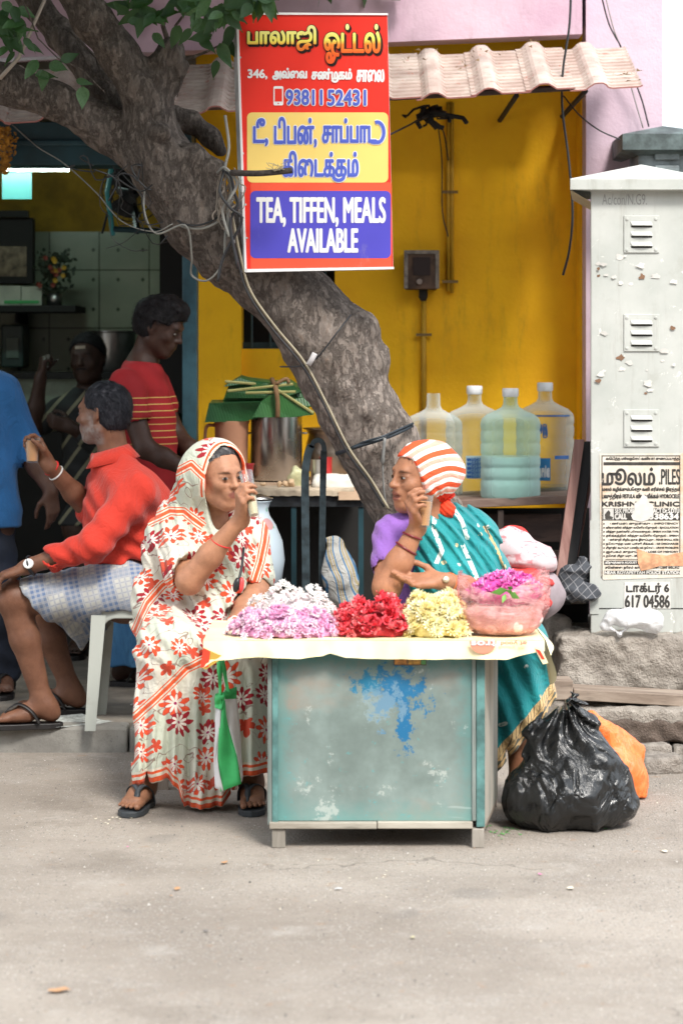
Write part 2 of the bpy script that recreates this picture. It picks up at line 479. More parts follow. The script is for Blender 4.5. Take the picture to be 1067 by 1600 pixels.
# ================================================================== BUILDING
WD = 10.9
def bx(px0, px1, py0, py1, d0, d1, ref=None):
    """box whose front face covers these photo pixels at depth d0"""
    return MB().box(VX(px0, d0), VX(px1, d0), d0, d1, VZ(py1, d0), VZ(py0, d0))
b = thing('building', 'yellow and pink painted roadside building with an open tea shop at its left', 'building', (VX(600, WD), WD, .1))
def wallbox(x0, x1, d0, d1, z0, z1): return MB().box(x0, x1, d0, d1, z0, z1)
xl, xw0, xw1, xr = VX(308, WD), VX(378, WD), VX(523, WD), VX(920, WD)
zt, zb_, zw = VZ(60, WD), .1, VZ(545, WD)
zwt = VZ(330, WD)
part('yellow_wall', MB().box(xw1, xr, WD, 11.1, zb_, zt), M_yel, b)
part('yellow_wall', MB().box(xw0, xw1, WD, 11.1, zb_, zw), M_yel, b)
part('yellow_wall', MB().box(xw0, xw1, WD, 11.1, zwt, zt), M_yel, b)
part('yellow_pillar', MB().box(xl, xw0, WD-.05, 11.1, zb_, zt), M_yel, b)
part('window_recess', MB().box(xw0-.4, xw1+.4, 11.3, 11.35, zw-.3, zwt+.4).box(xw0-.4, xw1+.4, 11.102, 11.299, zwt+.2, zwt+.25), M_dark, b)
fr = part('window_frame', MB().box(xw0, xw1, WD+.12, WD+.15, zw, zw+.03).box(xw0, xw1, WD+.12, WD+.15, zwt-.03, zwt).box((xw0+xw1)/2+.05, (xw0+xw1)/2+.08, WD+.11, WD+.14, zw+.03, zwt-.03), M_teald, b)
for i in range(5):
    xx = xw0+(xw1-xw0)*(i+.5)/5
    part('window_bar', MB().tube([(xx, WD+.08, zw+.002), (xx, WD+.08, zwt-.002)], .006, 6), M_teald, b)
# return of the yellow recess and the pink pillar to its right
xp0, xp1 = VX(911, 10.55), VX(1035, 10.55)
part('yellow_return', MB().box(VX(910, 10.6)+.0, VX(919, 10.6), 10.72, WD-.002, zb_, zt-.002), M_yel, b)
g = MB().box(xp0+.012, xp1, 10.56, 15, zb_, 6)
part('pink_pillar', g, M_pinkl, b)
def slopebox(x0, x1, d0, d1, za, zb2, ztop):   # underside slopes from za (left) to zb2 (right)
    return MB().hexa([(x0, d0, za), (x0, d1, za), (x1, d1, zb2), (x1, d0, zb2), (x0, d0, ztop), (x0, d1, ztop), (x1, d1, ztop), (x1, d0, ztop)])
DB = 10.4
part('pink_beam', slopebox(VX(-400, DB), VX(909, DB), DB, DB+.16, VZ(108, DB), VZ(53, DB), 6), M_pink, b)
part('upper_wall', MB().box(-5, xp0, DB+.2, 15, zt+.01, 6), M_dark, b)
# shop room
RX0, RD = -4.2, 12.7
part('shop_wall', MB().box(RX0, xl-.0, RD+.02, RD+.1, VZ(362, RD), 3.2), simple('shop_yellow_plaster', (.42, .25, .02), .8, 0, .35), b)
part('shop_wall', MB().box(RX0, xl, RD+.03, RD+.1, .1, VZ(362, RD)), M_dark, b)
part('shop_side_wall', MB().box(RX0-.1, RX0, 10.2, RD+.1, .1, 3.2), M_dark, b)
part('shop_side_wall', MB().box(xl-.04, xl-.001, WD-.03, RD+.1, .1, 3.2), simple('side_wall_tile', (.06, .08, .07), .4), b)
part('shop_ceiling', MB().box(RX0, xl, 10.75, RD+.1, VZ(195, 10.75)+.15, 3.25), M_ceil, b)
part('shop_front_wall', MB().box(RX0, VX(-330, WD), WD-.05, 11.0, .1, 3.2), M_yel, b)
# wall tiles, one by one
g = G_('shop_wall_tile'); co = g.co()
sp = g.n('SeparateXYZ', None, _0=co)
motx = g.m('ABSOLUTE', g.m('SUBTRACT', g.m('FRACT', g.m('MULTIPLY', sp.outputs[0], 7.7)), .5))
motz = g.m('ABSOLUTE', g.m('SUBTRACT', g.m('FRACT', g.m('MULTIPLY', sp.outputs[2], 6.4)), .5))
mot = g.m('MULTIPLY', g.step(motx, .1, .05), g.step(g.m('ADD', motz, g.m('MULTIPLY', motx, .8)), .1, .06))
tb = g.mix(g.step(g.noise(3, 4), .3, .7), (.32, .38, .27), (.46, .50, .37))
tb = g.mix(mot, tb, (.07, .10, .06))
M_tile = g.out(tb, .25, 0, g.bump(g.noise(8), .15, .01))
tw, th = .262, .305
xx = -4.15
while xx < xl-.06:
    zz = .12
    while zz < VZ(362, RD)-.05:
        z1 = min(zz+th-.005, VZ(362, RD)); x1 = min(xx+tw-.005, xl-.045)
        part('wall_tile', MB().box(xx, x1, RD, RD+.018, zz, z1), M_tile, b)
        zz += th
    xx += tw
# shutter box and door posts in teal
sb = part('shutter_box', MB().box(VX(-300, 10.5), VX(300, 10.5), 10.5, 10.72, VZ(258, 10.5), VZ(190, 10.5)).box(VX(-300, 10.48), VX(300, 10.48), 10.47, 10.5, VZ(228, 10.48), VZ(219, 10.48)), M_teald, b, bevel=.006)
part('door_post', MB().box(VX(285, 10.5), VX(308, 10.5), 10.5, 10.62, .1, VZ(258, 10.5)-.002), M_tealp, b, bevel=.004)
part('door_post', MB().box(VX(-320, 10.5), VX(-300, 10.5), 10.5, 10.62, .1, VZ(258, 10.5)-.002), M_tealp, b, bevel=.004)
# conduit pipes on the yellow wall
M_pipe = simple('painted_pipe', (.50, .28, .012), .6)
for px, y0, y1 in ((700, 160, 455), (706, 160, 458), (662, 455, 700)):
    part('conduit_pipe', MB().tube([V(px, y0, WD-.022), V(px, y1, WD-.022)], .009 if px != 662 else .013, 8), M_pipe, b, smooth=True)
for px, py in ((703, 300), (703, 440), (662, 523)):
    c = V(px, py, WD-.03)
    part('pipe_clip', MB().obox(c, .07, .012, .012), simple('clip_metal%d' % px, (.2, .13, .05), .5, .6), b)

# unseen block added behind the camera to cut low sky light and reflections
ob = thing('opposite_blocker', 'dull plastered block added unseen behind the viewer to hold back low sky light', 'building', (0, -7, 0))
part('wall', MB().box(-16, 14, -13, -7, 0, 7.5), simple('blocker_plaster', (.20, .17, .14), .85, 0, .4, 1), ob)
for i in range(7):
    part('window', MB().box(-14+4*i, -12.6+4*i, -7, -6.97, 3.8, 5.2), M_dark, ob); part('shop_opening', MB().box(-14.4+4*i, -12+4*i, -7, -6.98, .1, 2.6), M_dark, ob)
# ================================================================== AWNING of ribbed sheets
g = G_('dusty_terracotta_sheet'); co = g.co()
n = g.noise(7, 6, .65, co); n2 = g.noise(30, 5, .7, co)
ba = g.mix(g.step(n, .35, .7), (.40, .30, .26), (.54, .455, .405))
ba = g.mix(g.m('MULTIPLY', g.step(n2, .58, .68), .6), ba, (.42, .10, .06))
ba = g.mix(g.m('MULTIPLY', g.step(g.noise(4, 5, .7, co), .5, .75), .5), ba, (.62, .54, .48))
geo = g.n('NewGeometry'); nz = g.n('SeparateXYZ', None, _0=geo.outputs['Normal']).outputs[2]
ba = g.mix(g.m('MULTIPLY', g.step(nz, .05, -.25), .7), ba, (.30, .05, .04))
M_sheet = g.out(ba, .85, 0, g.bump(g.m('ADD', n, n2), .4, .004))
aw = thing('awning', 'dusty terracotta ribbed sheet awning over the yellow wall', 'awning', tuple(V(640, 120, 10.1)))
def awn_pt(px, t, sheet):
    """px photo column, t 0 top .. 1 bottom edge"""
    ytop = 100-(px-300)*.039; ybot = 182-(px-300)*.062
    d = 10.42-.62*t-.0*px
    x = VX(px, 10.1)
    z = VZ(ytop+3, 10.42)*(1-t)+VZ(ybot, 9.8)*t
    ph = ((px-674)/83.0) % 1.0; ph = min(ph, 1-ph)          # 0 on a ridge
    hump = .031*math.exp(-(ph/.17)**4)
    rows = 13; s = (t*rows) % 1.0
    rib = .0075*s if ph > .17 else .0008*s
    nvec = (0, -.35, .93)
    h = hump+rib+sheet*.008
    return (x, d+nvec[1]*h, z+nvec[2]*h)
edges = [-60, 105, 290, 456, 622, 705+3, 788+3, 871+12, 990]
edges = [-100, 24, 149, 273, 398, 522, 647, 730, 813, 880, 990]
for i in range(len(edges)-1):
    a, b2 = edges[i], edges[i+1]+(8 if i < len(edges)-2 else 0)
    nu = max(10, int((b2-a)/4))
    ts = []
    for r in range(13): ts += [r/13+.0005, (r+1)/13-.004]
    mb = MB(); nv = len(ts)-1
    st = (i % 3)
    vs = [awn_pt(a+(b2-a)*k/nu, t, st*.7) for t in ts for k in range(nu+1)]
    mb.add(vs, [(j*(nu+1)+k, j*(nu+1)+k+1, (j+1)*(nu+1)+k+1, (j+1)*(nu+1)+k) for j in range(nv) for k in range(nu)])
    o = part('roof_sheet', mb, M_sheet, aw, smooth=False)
    so_ = o.modifiers.new('thick', 'SOLIDIFY'); so_.thickness = .006; so_.offset = -1
for px in (300, 560, 800, 905):       # brackets that carry it
    a = np.array(awn_pt(px, .9, 0))-np.array((0, 0, .02)); w_ = np.array((a[0], WD-.01, a[2]-.0))
    part('bracket', MB().tube([a, w_], .012, 6), M_dark, aw)
part('batten', MB().tube([np.array(awn_pt(-90, .75, 0))-(0, 0, .028), np.array(awn_pt(895, .75, 0))-(0, 0, .028)], .014, 6), M_dkw, aw)
part('batten', MB().tube([np.array(awn_pt(-90, .2, 0))-(0, 0, .028), np.array(awn_pt(895, .2, 0))-(0, 0, .028)], .014, 6), M_dkw, aw)
# litter caught on the awning
rl = random.Random(5)
mb = MB()
for i in range(70):
    px = rl.choice([rl.gauss(640, 20), rl.gauss(735, 25), rl.gauss(800, 30), rl.gauss(970, 10), rl.uniform(300, 990)]); t = abs(rl.gauss(0, .25)) if px < 900 else rl.uniform(.75, 1)
    if t > 1: continue
    c = np.array(awn_pt(px, min(t, .98), 2))+(0, -.006, .008)
    a = rl.uniform(0, 6.3); L = rl.uniform(.01, .035)
    mb.add([c, c+(L*math.cos(a), L*.3*math.sin(a), .004), c+(L*.6*math.cos(a+.6), -.004, L*.5*abs(math.sin(a)))], [(0, 1, 2)])
solo('leaf_litter', 'bits of dry leaf litter caught on the awning ribs', 'litter', mb, simple('dry_litter', (.25, .17, .09), .9), kind='stuff')

# ================================================================== SHOP INTERIOR THINGS
M_steel = None
def mat_steel(name='brushed_steel', c=(.52, .51, .49), rough=.28):
    g = G_(name); co = g.co((1, 1, 18)); n = g.noise(3, 5, .6, co); n2 = g.noise(6, 4, .6)
    return g.out(g.mix(g.step(n2, .3, .75), tuple(q*.7 for q in c), c), g.m('ADD', rough-.1, g.m('MULTIPLY', n2, .3)), 1.0, g.bump(n, .12, .002))
M_steel = mat_steel()
# tube light, lit
tl = thing('tube_light', 'lit fluorescent tube under the shop ceiling at left', 'light', tuple(V(50, 264, 11.4)))
g = G_('lit_tube'); g.b.inputs['Emission Color'].default_value = (.75, 1, .92, 1); g.b.inputs['Emission Strength'].default_value = 30
part('tube', MB().tube([V(-70, 263, 11.4), V(108, 263, 11.4)], .013, 10), g.mat, tl, smooth=True)
part('fitting', MB().box(VX(-75, 11.42), VX(113, 11.42), 11.42, 11.46, VZ(262, 11.42), VZ(250, 11.42)), simple('fitting_white', (.5, .55, .5), .5), tl)
# hanging teal sheet of packets
solo('packet_sheet', 'teal translucent sheet hanging below the tube light', 'packet', MB().box(VX(4, 11.6), VX(50, 11.6), 11.6, 11.606, VZ(311, 11.6), VZ(268, 11.6)), plain('teal_film', (.12, .42, .40), .3, 0, Transmission_Weight=.3))
# shelf, box, radio shapes
SD = 12.2
sh = thing('wall_shelf', 'dark shelf on the tiled wall with a box and flowers', 'shelf', tuple(V(50, 480, SD)))
part('board', MB().box(VX(-60, SD), VX(118, SD), SD, RD-.002, VZ(487, SD), VZ(477, SD)), M_dark, sh)
part('support', MB().box(VX(20, SD), VX(24, SD), SD+.1, RD-.002, VZ(505, SD), VZ(487.2, SD)), M_dark, sh)
M_box = simple('pale_cardboard', (.45, .47, .38), .6)
bo = thing('cardboard_box', 'long pale box lying on the wall shelf', 'box', tuple(V(30, 476, SD)))
part('carton', MB().box(VX(-30, SD), VX(31, SD), SD+.05, SD+.25, VZ(477, SD), VZ(446, SD)), M_box, bo, bevel=.003)
part('carton', MB().box(VX(32, SD), VX(64, SD), SD+.05, SD+.25, VZ(477, SD), VZ(447, SD)), M_box, bo, bevel=.003)
part('stripe', MB().box(VX(5, SD), VX(60, SD), SD+.046, SD+.049, VZ(474, SD), VZ(469, SD)), plain('green_print', (.05, .35, .1)), bo)
# framed pictures, unlit television and a dark cabinet on the left
cb = thing('framed_picture', 'dark framed picture on the wall above the shelf at left', 'picture', tuple(V(25, 440, 12.3)))
part('frame', MB().box(VX(-25, 12.3), VX(52, 12.3), 12.3, 12.4, VZ(443, 12.3), VZ(340, 12.3)), M_dark, cb, bevel=.004)
part('picture', MB().box(VX(-15, 12.295), VX(42, 12.295), 12.294, 12.298, VZ(432, 12.3), VZ(385, 12.3)), simple('picture_print', (.16, .12, .07), .3, 0, .8, 20), cb)
part('top_panel', MB().box(VX(-25, 12.28), VX(46, 12.28), 12.24, 12.298, VZ(340, 12.3), VZ(330, 12.3)), M_dark, cb)
cb = thing('water_filter', 'grey green box hung below the shelf by the counter', 'filter', tuple(V(20, 575, 12.45)))
part('casing', MB().box(VX(2, 12.45), VX(37, 12.45), 12.45, 12.68, VZ(574, 12.45), VZ(507, 12.45)), simple('filter_casing', (.06, .10, .09), .35), cb, bevel=.01)
part('panel', MB().box(VX(10, 12.44), VX(30, 12.44), 12.44, 12.449, VZ(560, 12.44), VZ(528, 12.44)), simple('filter_face', (.18, .24, .2), .3), cb, bevel=.003)
# flower arrangement: stems, leaves and small blooms in a tin
fa = thing('flower_arrangement', 'dark bunch of flowers in a tin at the shelf end', 'flowers', tuple(V(88, 477, SD+.1)))
c0 = V(86, 477, SD+.1)
part('tin', MB().lathe(c0, [(.0, 0), (.035, 0), (.04, .06), (.038, .06), (.034, .01)], 20), M_steel, fa, smooth=True)
rf = random.Random(8)
lm = MB(); fmb = [MB(), MB()]
for i in range(150):
    a, r, z = rf.uniform(0, 6.28), rf.uniform(0, .10)**1, rf.uniform(.06, .27)
    p = c0+np.array((r*math.cos(a), r*.7*math.sin(a), z)); d = rf.uniform(0, 6.28); L = rf.uniform(.02, .045)
    q = p+np.array((L*math.cos(d), .01, L*math.sin(d))); s = np.array((-math.sin(d), .3, math.cos(d)))*L*.3
    lm.add([p, (p+q)/2+s, q, (p+q)/2-s], [(0, 1, 2, 3)])
part('foliage', lm, simple('dark_leaf', (.02, .035, .015), .6), fa)
for i in range(16):
    a, r, z = rf.uniform(0, 6.28), rf.uniform(0, .09), rf.uniform(.08, .27)
    p = c0+np.array((r*math.cos(a), -.05-r*.3, z)); m_ = MB()
    for k in range(6):
        t = k*PI/3; m_.add([p, p+(.012*math.cos(t), -.006, .012*math.sin(t)), p+(.014*math.cos(t+.9), -.004, .014*math.sin(t+.9))], [(0, 1, 2)])
    part('bloom', m_, rf.choice([plain('bloom_y', (.6, .35, .03)) if i == 0 else bpy.data.materials['bloom_y'], simple('bloom_r%d' % i, (.3, .05, .03))]), fa)
# serving counter with a pale panel, and a big steel vessel
ct = thing('shop_counter', 'dark counter with pale green front panel inside the shop', 'counter', tuple(V(80, 900, 11.9)))
part('worktop', MB().box(VX(-120, 11.9), VX(275, 11.9), 11.88, 12.5, VZ(592, 11.9), VZ(582, 11.9)), M_dark, ct)
part('front_panel', MB().box(VX(-110, 11.92), VX(270, 11.92), 11.92, 12.45, VZ(655, 11.92), VZ(592.5, 11.92)), simple('pale_green_panel', (.26, .33, .25), .4), ct)
part('cupboard', MB().box(VX(-110, 11.95), VX(270, 11.95), 11.95, 12.4, .095, VZ(655.5, 11.95)), M_dark, ct)
solo('steel_vessel', 'large steel vessel on the counter behind the men', 'vessel', MB().lathe(V(178, 582, 12.2), [(0, 0), (.1, 0), (.112, .02), (.112, .2), (.12, .205), (.12, .21), (.108, .21), (.105, .02), (0, .015)], 36), M_steel, smooth=True, sharp=40)
# green lit poster beside the door post
ps = thing('door_poster', 'green and white poster on the inner wall beside the door post', 'poster', tuple(V(272, 540, 12.3)))
part('sheet', MB().box(VX(256, 12.6), VX(286, 12.6), 12.6, 12.61, VZ(560, 12.6), VZ(385, 12.6)), simple('green_poster', (.16, .28, .06), .5), ps)
part('white_panel', MB().box(VX(257, 12.59), VX(285, 12.59), 12.594, 12.598, VZ(470, 12.6), VZ(437, 12.6)), plain('poster_white', (.45, .5, .45)), ps)
# wall fan with teal bracket
fn = thing('pedestal_fan', 'dark wall fan with round cage behind the tree branch', 'fan', tuple(V(205, 320, 11.3)))
M_blk = plain('black_plastic', (.012, .012, .014), .4)
cF = V(207, 296, 11.3); axF = nrm((.35, -1, -.15)); RF = frame_z(axF)
for r in (.03, .07, .11, .15):
    part('cage_ring', MB().tube([cF+RF@np.array((r*math.cos(t*PI/14), r*math.sin(t*PI/14), .035*(1-(r/.15)**2)+.02)) for t in range(29)], .0028, 5, False), M_blk, fn)
sp_ = MB()
for k in range(30):
    a = 2*PI*k/30
    sp_.tube([cF+RF@np.array((r*math.cos(a), r*math.sin(a), .035*(1-(r/.15)**2)+.02)) for r in (.02, .07, .11, .15)], .0016, 4, False)
part('cage_wires', sp_, M_blk, fn)
part('motor', MB().lathe(cF, [(0, -.14), (.05, -.13), (.055, -.04), (.02, .0), (.02, .03), (0, .03)], 20, axF), M_blk, fn, smooth=True)
for k in range(3):
    a = 2*PI*k/3
    part('blade', MB().grid(lambda u, v: cF+RF@np.array(((.02+.115*v)*math.cos(a+(u-.5)*1.3), (.02+.115*v)*math.sin(a+(u-.5)*1.3), .02*(u-.5))), 5, 4), M_blk, fn, smooth=True)
M_tealb = plain('bright_teal_paint', (.04, .28, .30), .4)
part('bracket', MB().tube([V(175, 262, 11.1), V(168, 300, 11.1), V(177, 368, 11.1)], .012, 6), M_tealb, fn)
part('bracket', MB().tube([V(177, 358, 11.1), V(270, 362, 11.15)], .014, 6), M_teald, fn)
part('bracket', MB().tube([V(190, 262, 11.1), V(177, 300, 11.1), V(160, 365, 11.1)], .006, 6), M_dark, fn)
part('bracket', MB().tube([V(207, 296, 11.42), V(215, 362, 11.15)], .016, 6), M_blk, fn)
# marigold garland hanging at the far left of the shutter box
gl = MB(); rg = random.Random(4)
for i in range(260):
    t = rg.random(); c = V(8+rg.gauss(0, 6)*(1.4 if t < .6 else .6), 200+70*t, 10.42)+np.array((0, rg.uniform(-.02, .02), 0))
    for k in range(3):
        a = rg.uniform(0, 6.3); gl.add([c, c+(.011*math.cos(a), -.004, .011*math.sin(a)), c+(.011*math.cos(a+1), -.006, .011*math.sin(a+1))], [(0, 1, 2)])
solo('marigold_garland', 'old orange marigold garland hung at the left end of the teal shutter box', 'garland', gl, simple('marigold', (.45, .20, .02), .8, 0, .5, 40))
# meter box
mt = thing('meter_box', 'rusty old electric meter box on the yellow wall', 'meter box', tuple(V(659, 452, WD-.1)))
M_rust = simple('rusty_metal', (.10, .06, .04), .7, .3, .6, 12)
part('case', MB().box(VX(633, 10.78), VX(684, 10.78), 10.78, WD-.003, VZ(452, 10.78), VZ(393, 10.78)), M_rust, mt, bevel=.006)
part('rim', MB().box(VX(631, 10.775), VX(686, 10.775), 10.772, 10.779, VZ(397, 10.78), VZ(391, 10.78)).box(VX(631, 10.775), VX(637, 10.775), 10.772, 10.779, VZ(451, 10.78), VZ(397, 10.78)).box(VX(680, 10.775), VX(686, 10.775), 10.772, 10.779, VZ(451, 10.78), VZ(397, 10.78)), simple('grey_rim', (.22, .19, .16), .6, .3, .5, 30), mt, bevel=.002)
part('window', MB().box(VX(645, 10.775), VX(672, 10.775), 10.774, 10.778, VZ(430, 10.78), VZ(402, 10.78)), plain('meter_glass', (.03, .02, .02), .2), mt)
part('knob', MB().lathe(V(655, 440, 10.775), [(0, .012), (.012, .012), (.014, 0)], 14, (0, -1, 0)), simple('knob_grey', (.25, .2, .17)), mt)
part('cable_gland', MB().lathe(V(661, 458, 10.84), [(0.02, .03), (.02, -.02), (.012, -.035)], 12), M_dark, mt)
# bird-nest of torn wiring under the awning
mb = MB(); rn = random.Random(12)
for i in range(14):
    p = [V(672+rn.gauss(0, 10), 165+rn.uniform(0, 10), 10.3)]
    for k in range(5): p.append(p[-1]+np.array((rn.gauss(0, .02), rn.gauss(0, .015), rn.uniform(-.03, .004))))
    mb.tube(p, rn.uniform(.004, .016), 5)
solo('torn_cloth', 'tangle of torn dark cloth and wires hanging under the awning', 'rag', mb, M_dark, smooth=True)

# ================================================================== RIGHT SIDE: plinth, steps, rubble
def lump(c, sz, seed, amp=.012, h=.012, R=None, rad=.02):
    pr = [BOX(c, np.array(sz)/2, R, rad)]
    lo = np.array(c)-np.array(sz)*.75-.03; hi = np.array(c)+np.array(sz)*.75+.03
    return sculpt(pr, lo, hi, h, lambda P, d: d+amp*fbm(P, 9, 3, seed)+amp*.6*vnoise(P, 40, seed))
def pxbox(px0, px1, py0, py1, d0, d1):
    x0, x1 = VX(px0, d0), VX(px1, d0); z0, z1 = VZ(py1, d0), VZ(py0, d0)
    return ((x0+x1)/2, (d0+d1)/2, (z0+z1)/2), (x1-x0, d1-d0, z1-z0)
c, s = pxbox(872, 1200, 993, 1085, 9.18, 9.9)
solo('concrete_plinth', 'rough cement plinth that carries the white utility cabinet', 'plinth', lump(c, s, 3, .018, .011, rad=.035), M_plinth, smooth=True)
st = thing('step_slab', 'long worn concrete slab lying under the wooden plank', 'slab', (1.2, 8.95, .12))
c, s = pxbox(893, 1210, 1108, 1160, 8.86, 9.4)
part('slab', lump(c, s, 8, .010, .011, rad=.012), M_plinth, st, smooth=True)
M_brick = mat_conc('broken_brick_face', (.09, .065, .05), (.20, .15, .12), 1, 20, .02)
c, s = pxbox(900, 1210, 1128, 1162, 8.845, 8.9)
part('broken_face', lump(c, s, 9, .014, .008, rad=.01), M_brick, st, smooth=True)
rr = random.Random(21)
for (a, b_, y0, y1, d, lb) in ((985, 1048, 1163, 1186, 8.78, 'flat stone wedged directly under the broken slab edge'), (1000, 1060, 1184, 1212, 8.66, 'largest flat stone at the foot of the rubble, right of the orange bag'), (1052, 1110, 1165, 1196, 8.8, 'upper stone at the right picture edge below the slab'), (1040, 1100, 1198, 1216, 8.68, 'low stone on the ground at the right picture edge'), (905, 984, 1162, 1190, 8.83, 'stone under the slab hidden behind the orange bag'), (930, 1004, 1188, 1212, 8.72, 'lower stone half hidden by the orange bag'), (1106, 1170, 1180, 1214, 8.7, 'stone beyond the right picture edge')):
    c, s = pxbox(a, b_, y0, y1, d, d+.16)
    R = rotm(rr.uniform(-.05, .05), rr.uniform(-.08, .08), rr.uniform(-.3, .3))
    solo('rubble_stone', lb, 'stone', lump(c, s, int(a), .010, .008, R, .012), M_stone, group='loose stones under the concrete slab', smooth=True)
for (a, b_, y0, y1, d, lb) in ((818, 872, 1015, 1060, 9.35, 'middle grey block right below the plastic sheet corner'), (850, 893, 965, 1010, 9.4, 'topmost grey block left of the plinth'), (835, 895, 1058, 1098, 9.2, 'grey block behind the square wood block'), (760, 822, 1040, 1100, 9.3, 'grey block hidden behind the teal saree skirt'), (800, 900, 1098, 1170, 9.15, 'wide grey block lying behind the black bag')):
    c, s = pxbox(a, b_, y0, y1, d, d+.2)
    solo('grey_block', lb, 'block', lump(c, s, int(a), .008, .011), M_stone, group='grey blocks stacked beside the plinth', smooth=True)
pk = solo('wooden_plank', 'long weathered plank lying on the concrete slab', 'plank', MB().hexa([V(896, 1094, 8.92), V(896, 1094, 8.92)+(0, .14, .0), V(1200, 1112, 8.92)+(0, .14, 0), V(1200, 1112, 8.92), V(896, 1077, 8.92)+(0, .0, 0), V(896, 1077, 8.92)+(0, .14, .002), V(1200, 1094, 8.92)+(0, .14, .002), V(1200, 1094, 8.92)]), M_plank, bevel=.003)
solo('wood_block', 'short square wood block standing on the end of the plank', 'block', MB().hexa([V(862, 1094, 8.85), V(862, 1094, 8.85)+(0, .12, 0), V(894, 1093, 8.85)+(0, .12, 0), V(894, 1093, 8.85), V(863, 1063, 8.85), V(864, 1063, 8.85)+(0, .12, 0), V(893, 1063, 8.85)+(0, .12, 0), V(895, 1064, 8.85)]), M_plank, bevel=.003)
# ================================================================== LETTERING
_TX = {}
def glyphs(s, serif=False):
    if s in _TX: return _TX[s]
    t = bpy.data.curves.new('t', 'FONT'); t.body = s; t.resolution_u = 4
    o = bpy.data.objects.new('t', t); COL.objects.link(o)
    bpy.context.view_layer.update()
    me = bpy.data.meshes.new_from_object(o, depsgraph=bpy.context.evaluated_depsgraph_get())
    vs = np.zeros(len(me.vertices)*3); me.vertices.foreach_get('co', vs); vs = vs.reshape(-1, 3)[:, :2].copy()
    fs = [tuple(p.vertices) for p in me.polygons]
    bpy.data.objects.remove(o); bpy.data.curves.remove(t); bpy.data.meshes.remove(me)
    _TX[s] = (vs, fs); return vs, fs
def lettering(name, s, rect, mat, parent, mp, bold=0., lift=0, extra=None, n=8, label=None):
    """flat print: the string fitted to rect (x0,y0,x1,y1 in photo pixels), laid on the surface by mp(x, y, lift)"""
    vs, fs = glyphs(s)
    lo, hi = vs.min(0), vs.max(0); x0, y0, x1, y1 = rect
    q = np.stack([x0+(vs[:, 0]-lo[0])/(hi[0]-lo[0])*(x1-x0), y1-(vs[:, 1]-lo[1])/(hi[1]-lo[1])*(y1-y0)], 1)
    mb = MB(); k = 0
    sh = [(0, 0)]+([(bold*math.cos(2*PI*i/n), bold*math.sin(2*PI*i/n)) for i in range(n)] if bold else [])
    for dx, dy in sh:
        mb.add([mp(x+dx, y+dy, lift+k*.00012) for x, y in q], fs); k += 1
    for pts, wd in (extra or []):
        wd = wd+2*bold
        P = [np.array(p, float) for p in pts]; L = []; 
        for i, p in enumerate(P):
            t = nrm(P[min(i+1, len(P)-1)]-P[max(i-1, 0)]); nn = np.array((-t[1], t[0]))*wd/2
            L += [p+nn, p-nn]
        mb.add([mp(a[0], a[1], lift+k*.00012) for a in L], [(2*i, 2*i+1, 2*i+3, 2*i+2) for i in range(len(P)-1)]); k += 1
    return part(name, mb, mat, parent, label=label)
def arc(cx, cy, rx, ry, a0, a1, n=14):
    return [(cx+rx*math.cos(math.radians(a0+(a1-a0)*i/n)), cy+ry*math.sin(math.radians(a0+(a1-a0)*i/n))) for i in range(n+1)]
def rrect(x0, y0, x1, y1, r, n=5):
    o = []
    for cx, cy, a in ((x1-r, y0+r, -90), (x1-r, y1-r, 0), (x0+r, y1-r, 90), (x0+r, y0+r, 180)):
        o += arc(cx, cy, r, r, a, a+90, n)
    return o

# ================================================================== SIGN BOARD
Q = [V(371, 20, 8.80), V(605, 22, 8.72), V(614.5, 420.5, 8.70), V(385, 425, 8.78)]      # corners of its face
sn_ = -nrm(np.cross(Q[1]-Q[0], Q[3]-Q[0])); sn_ = sn_ if sn_[1] < 0 else -sn_
def smap(x, y, lift):
    """photo column and row, straightened, to the face of the sign"""
    v_ = (y-21)/(401.5); 
    xa = 371+14*v_; xb = 605+9.5*v_; u_ = (x-xa)/(xb-xa)
    ytop = 20+2*u_; ybot = 425-4.5*u_; v_ = (y-ytop)/(ybot-ytop)
    p = Q[0]*(1-u_)*(1-v_)+Q[1]*u_*(1-v_)+Q[2]*u_*v_+Q[3]*(1-u_)*v_
    return p+sn_*lift
def flat(poly, mp, lift): 
    return MB().add([mp(x, y, lift) for x, y in poly], [tuple(range(len(poly)))[::-1]])
sg = thing('sign_board', 'tall red signboard with Tamil and English tea and meals lettering hung on the tree', 'sign', tuple(smap(495, 425, 0)))
g = G_('sign_vinyl_red'); co = g.co()
cr = g.noise(9, 4, .6, g.co((1, 1, .35)))
def vinyl(name, col, rough=.32):
    g = G_(name); n = g.noise(5, 4, .6, g.co((1.6, 1, .35))); n2 = g.noise(3, 3, .5); dt = g.noise(9, 6, .8, g.co((1, 1, .4)))
    cb = g.mix(g.step(n2, .3, .7), tuple(c*.88 for c in col), col)
    return g.out(g.mix(g.m('MULTIPLY', g.step(dt, .58, .8), .4), cb, (.42, .38, .34)), rough, 0, g.bump(n, .12, .01))
M_sred = vinyl('sign_vinyl_red', (.78, .035, .022)); M_sred2 = vinyl('sign_vinyl_light_red', (.84, .10, .05))
M_sblue = vinyl('sign_vinyl_blue', (.085, .075, .50)); M_syel = vinyl('sign_vinyl_yellow', (.86, .62, .18)); M_swhite = vinyl('sign_vinyl_white', (.82, .82, .82))
M_slblue = vinyl('sign_letter_blue', (.09, .13, .55)); M_sblk = vinyl('sign_letter_black', (.02, .012, .01)); M_sgold = None
g = G_('sign_letter_gold'); z = g.n('SeparateXYZ', None, _0=g.co()).outputs[2]
zt_, zb2_ = VZ(38, 8.75)-OFF['sign_board'][2], VZ(88, 8.75)-OFF['sign_board'][2]
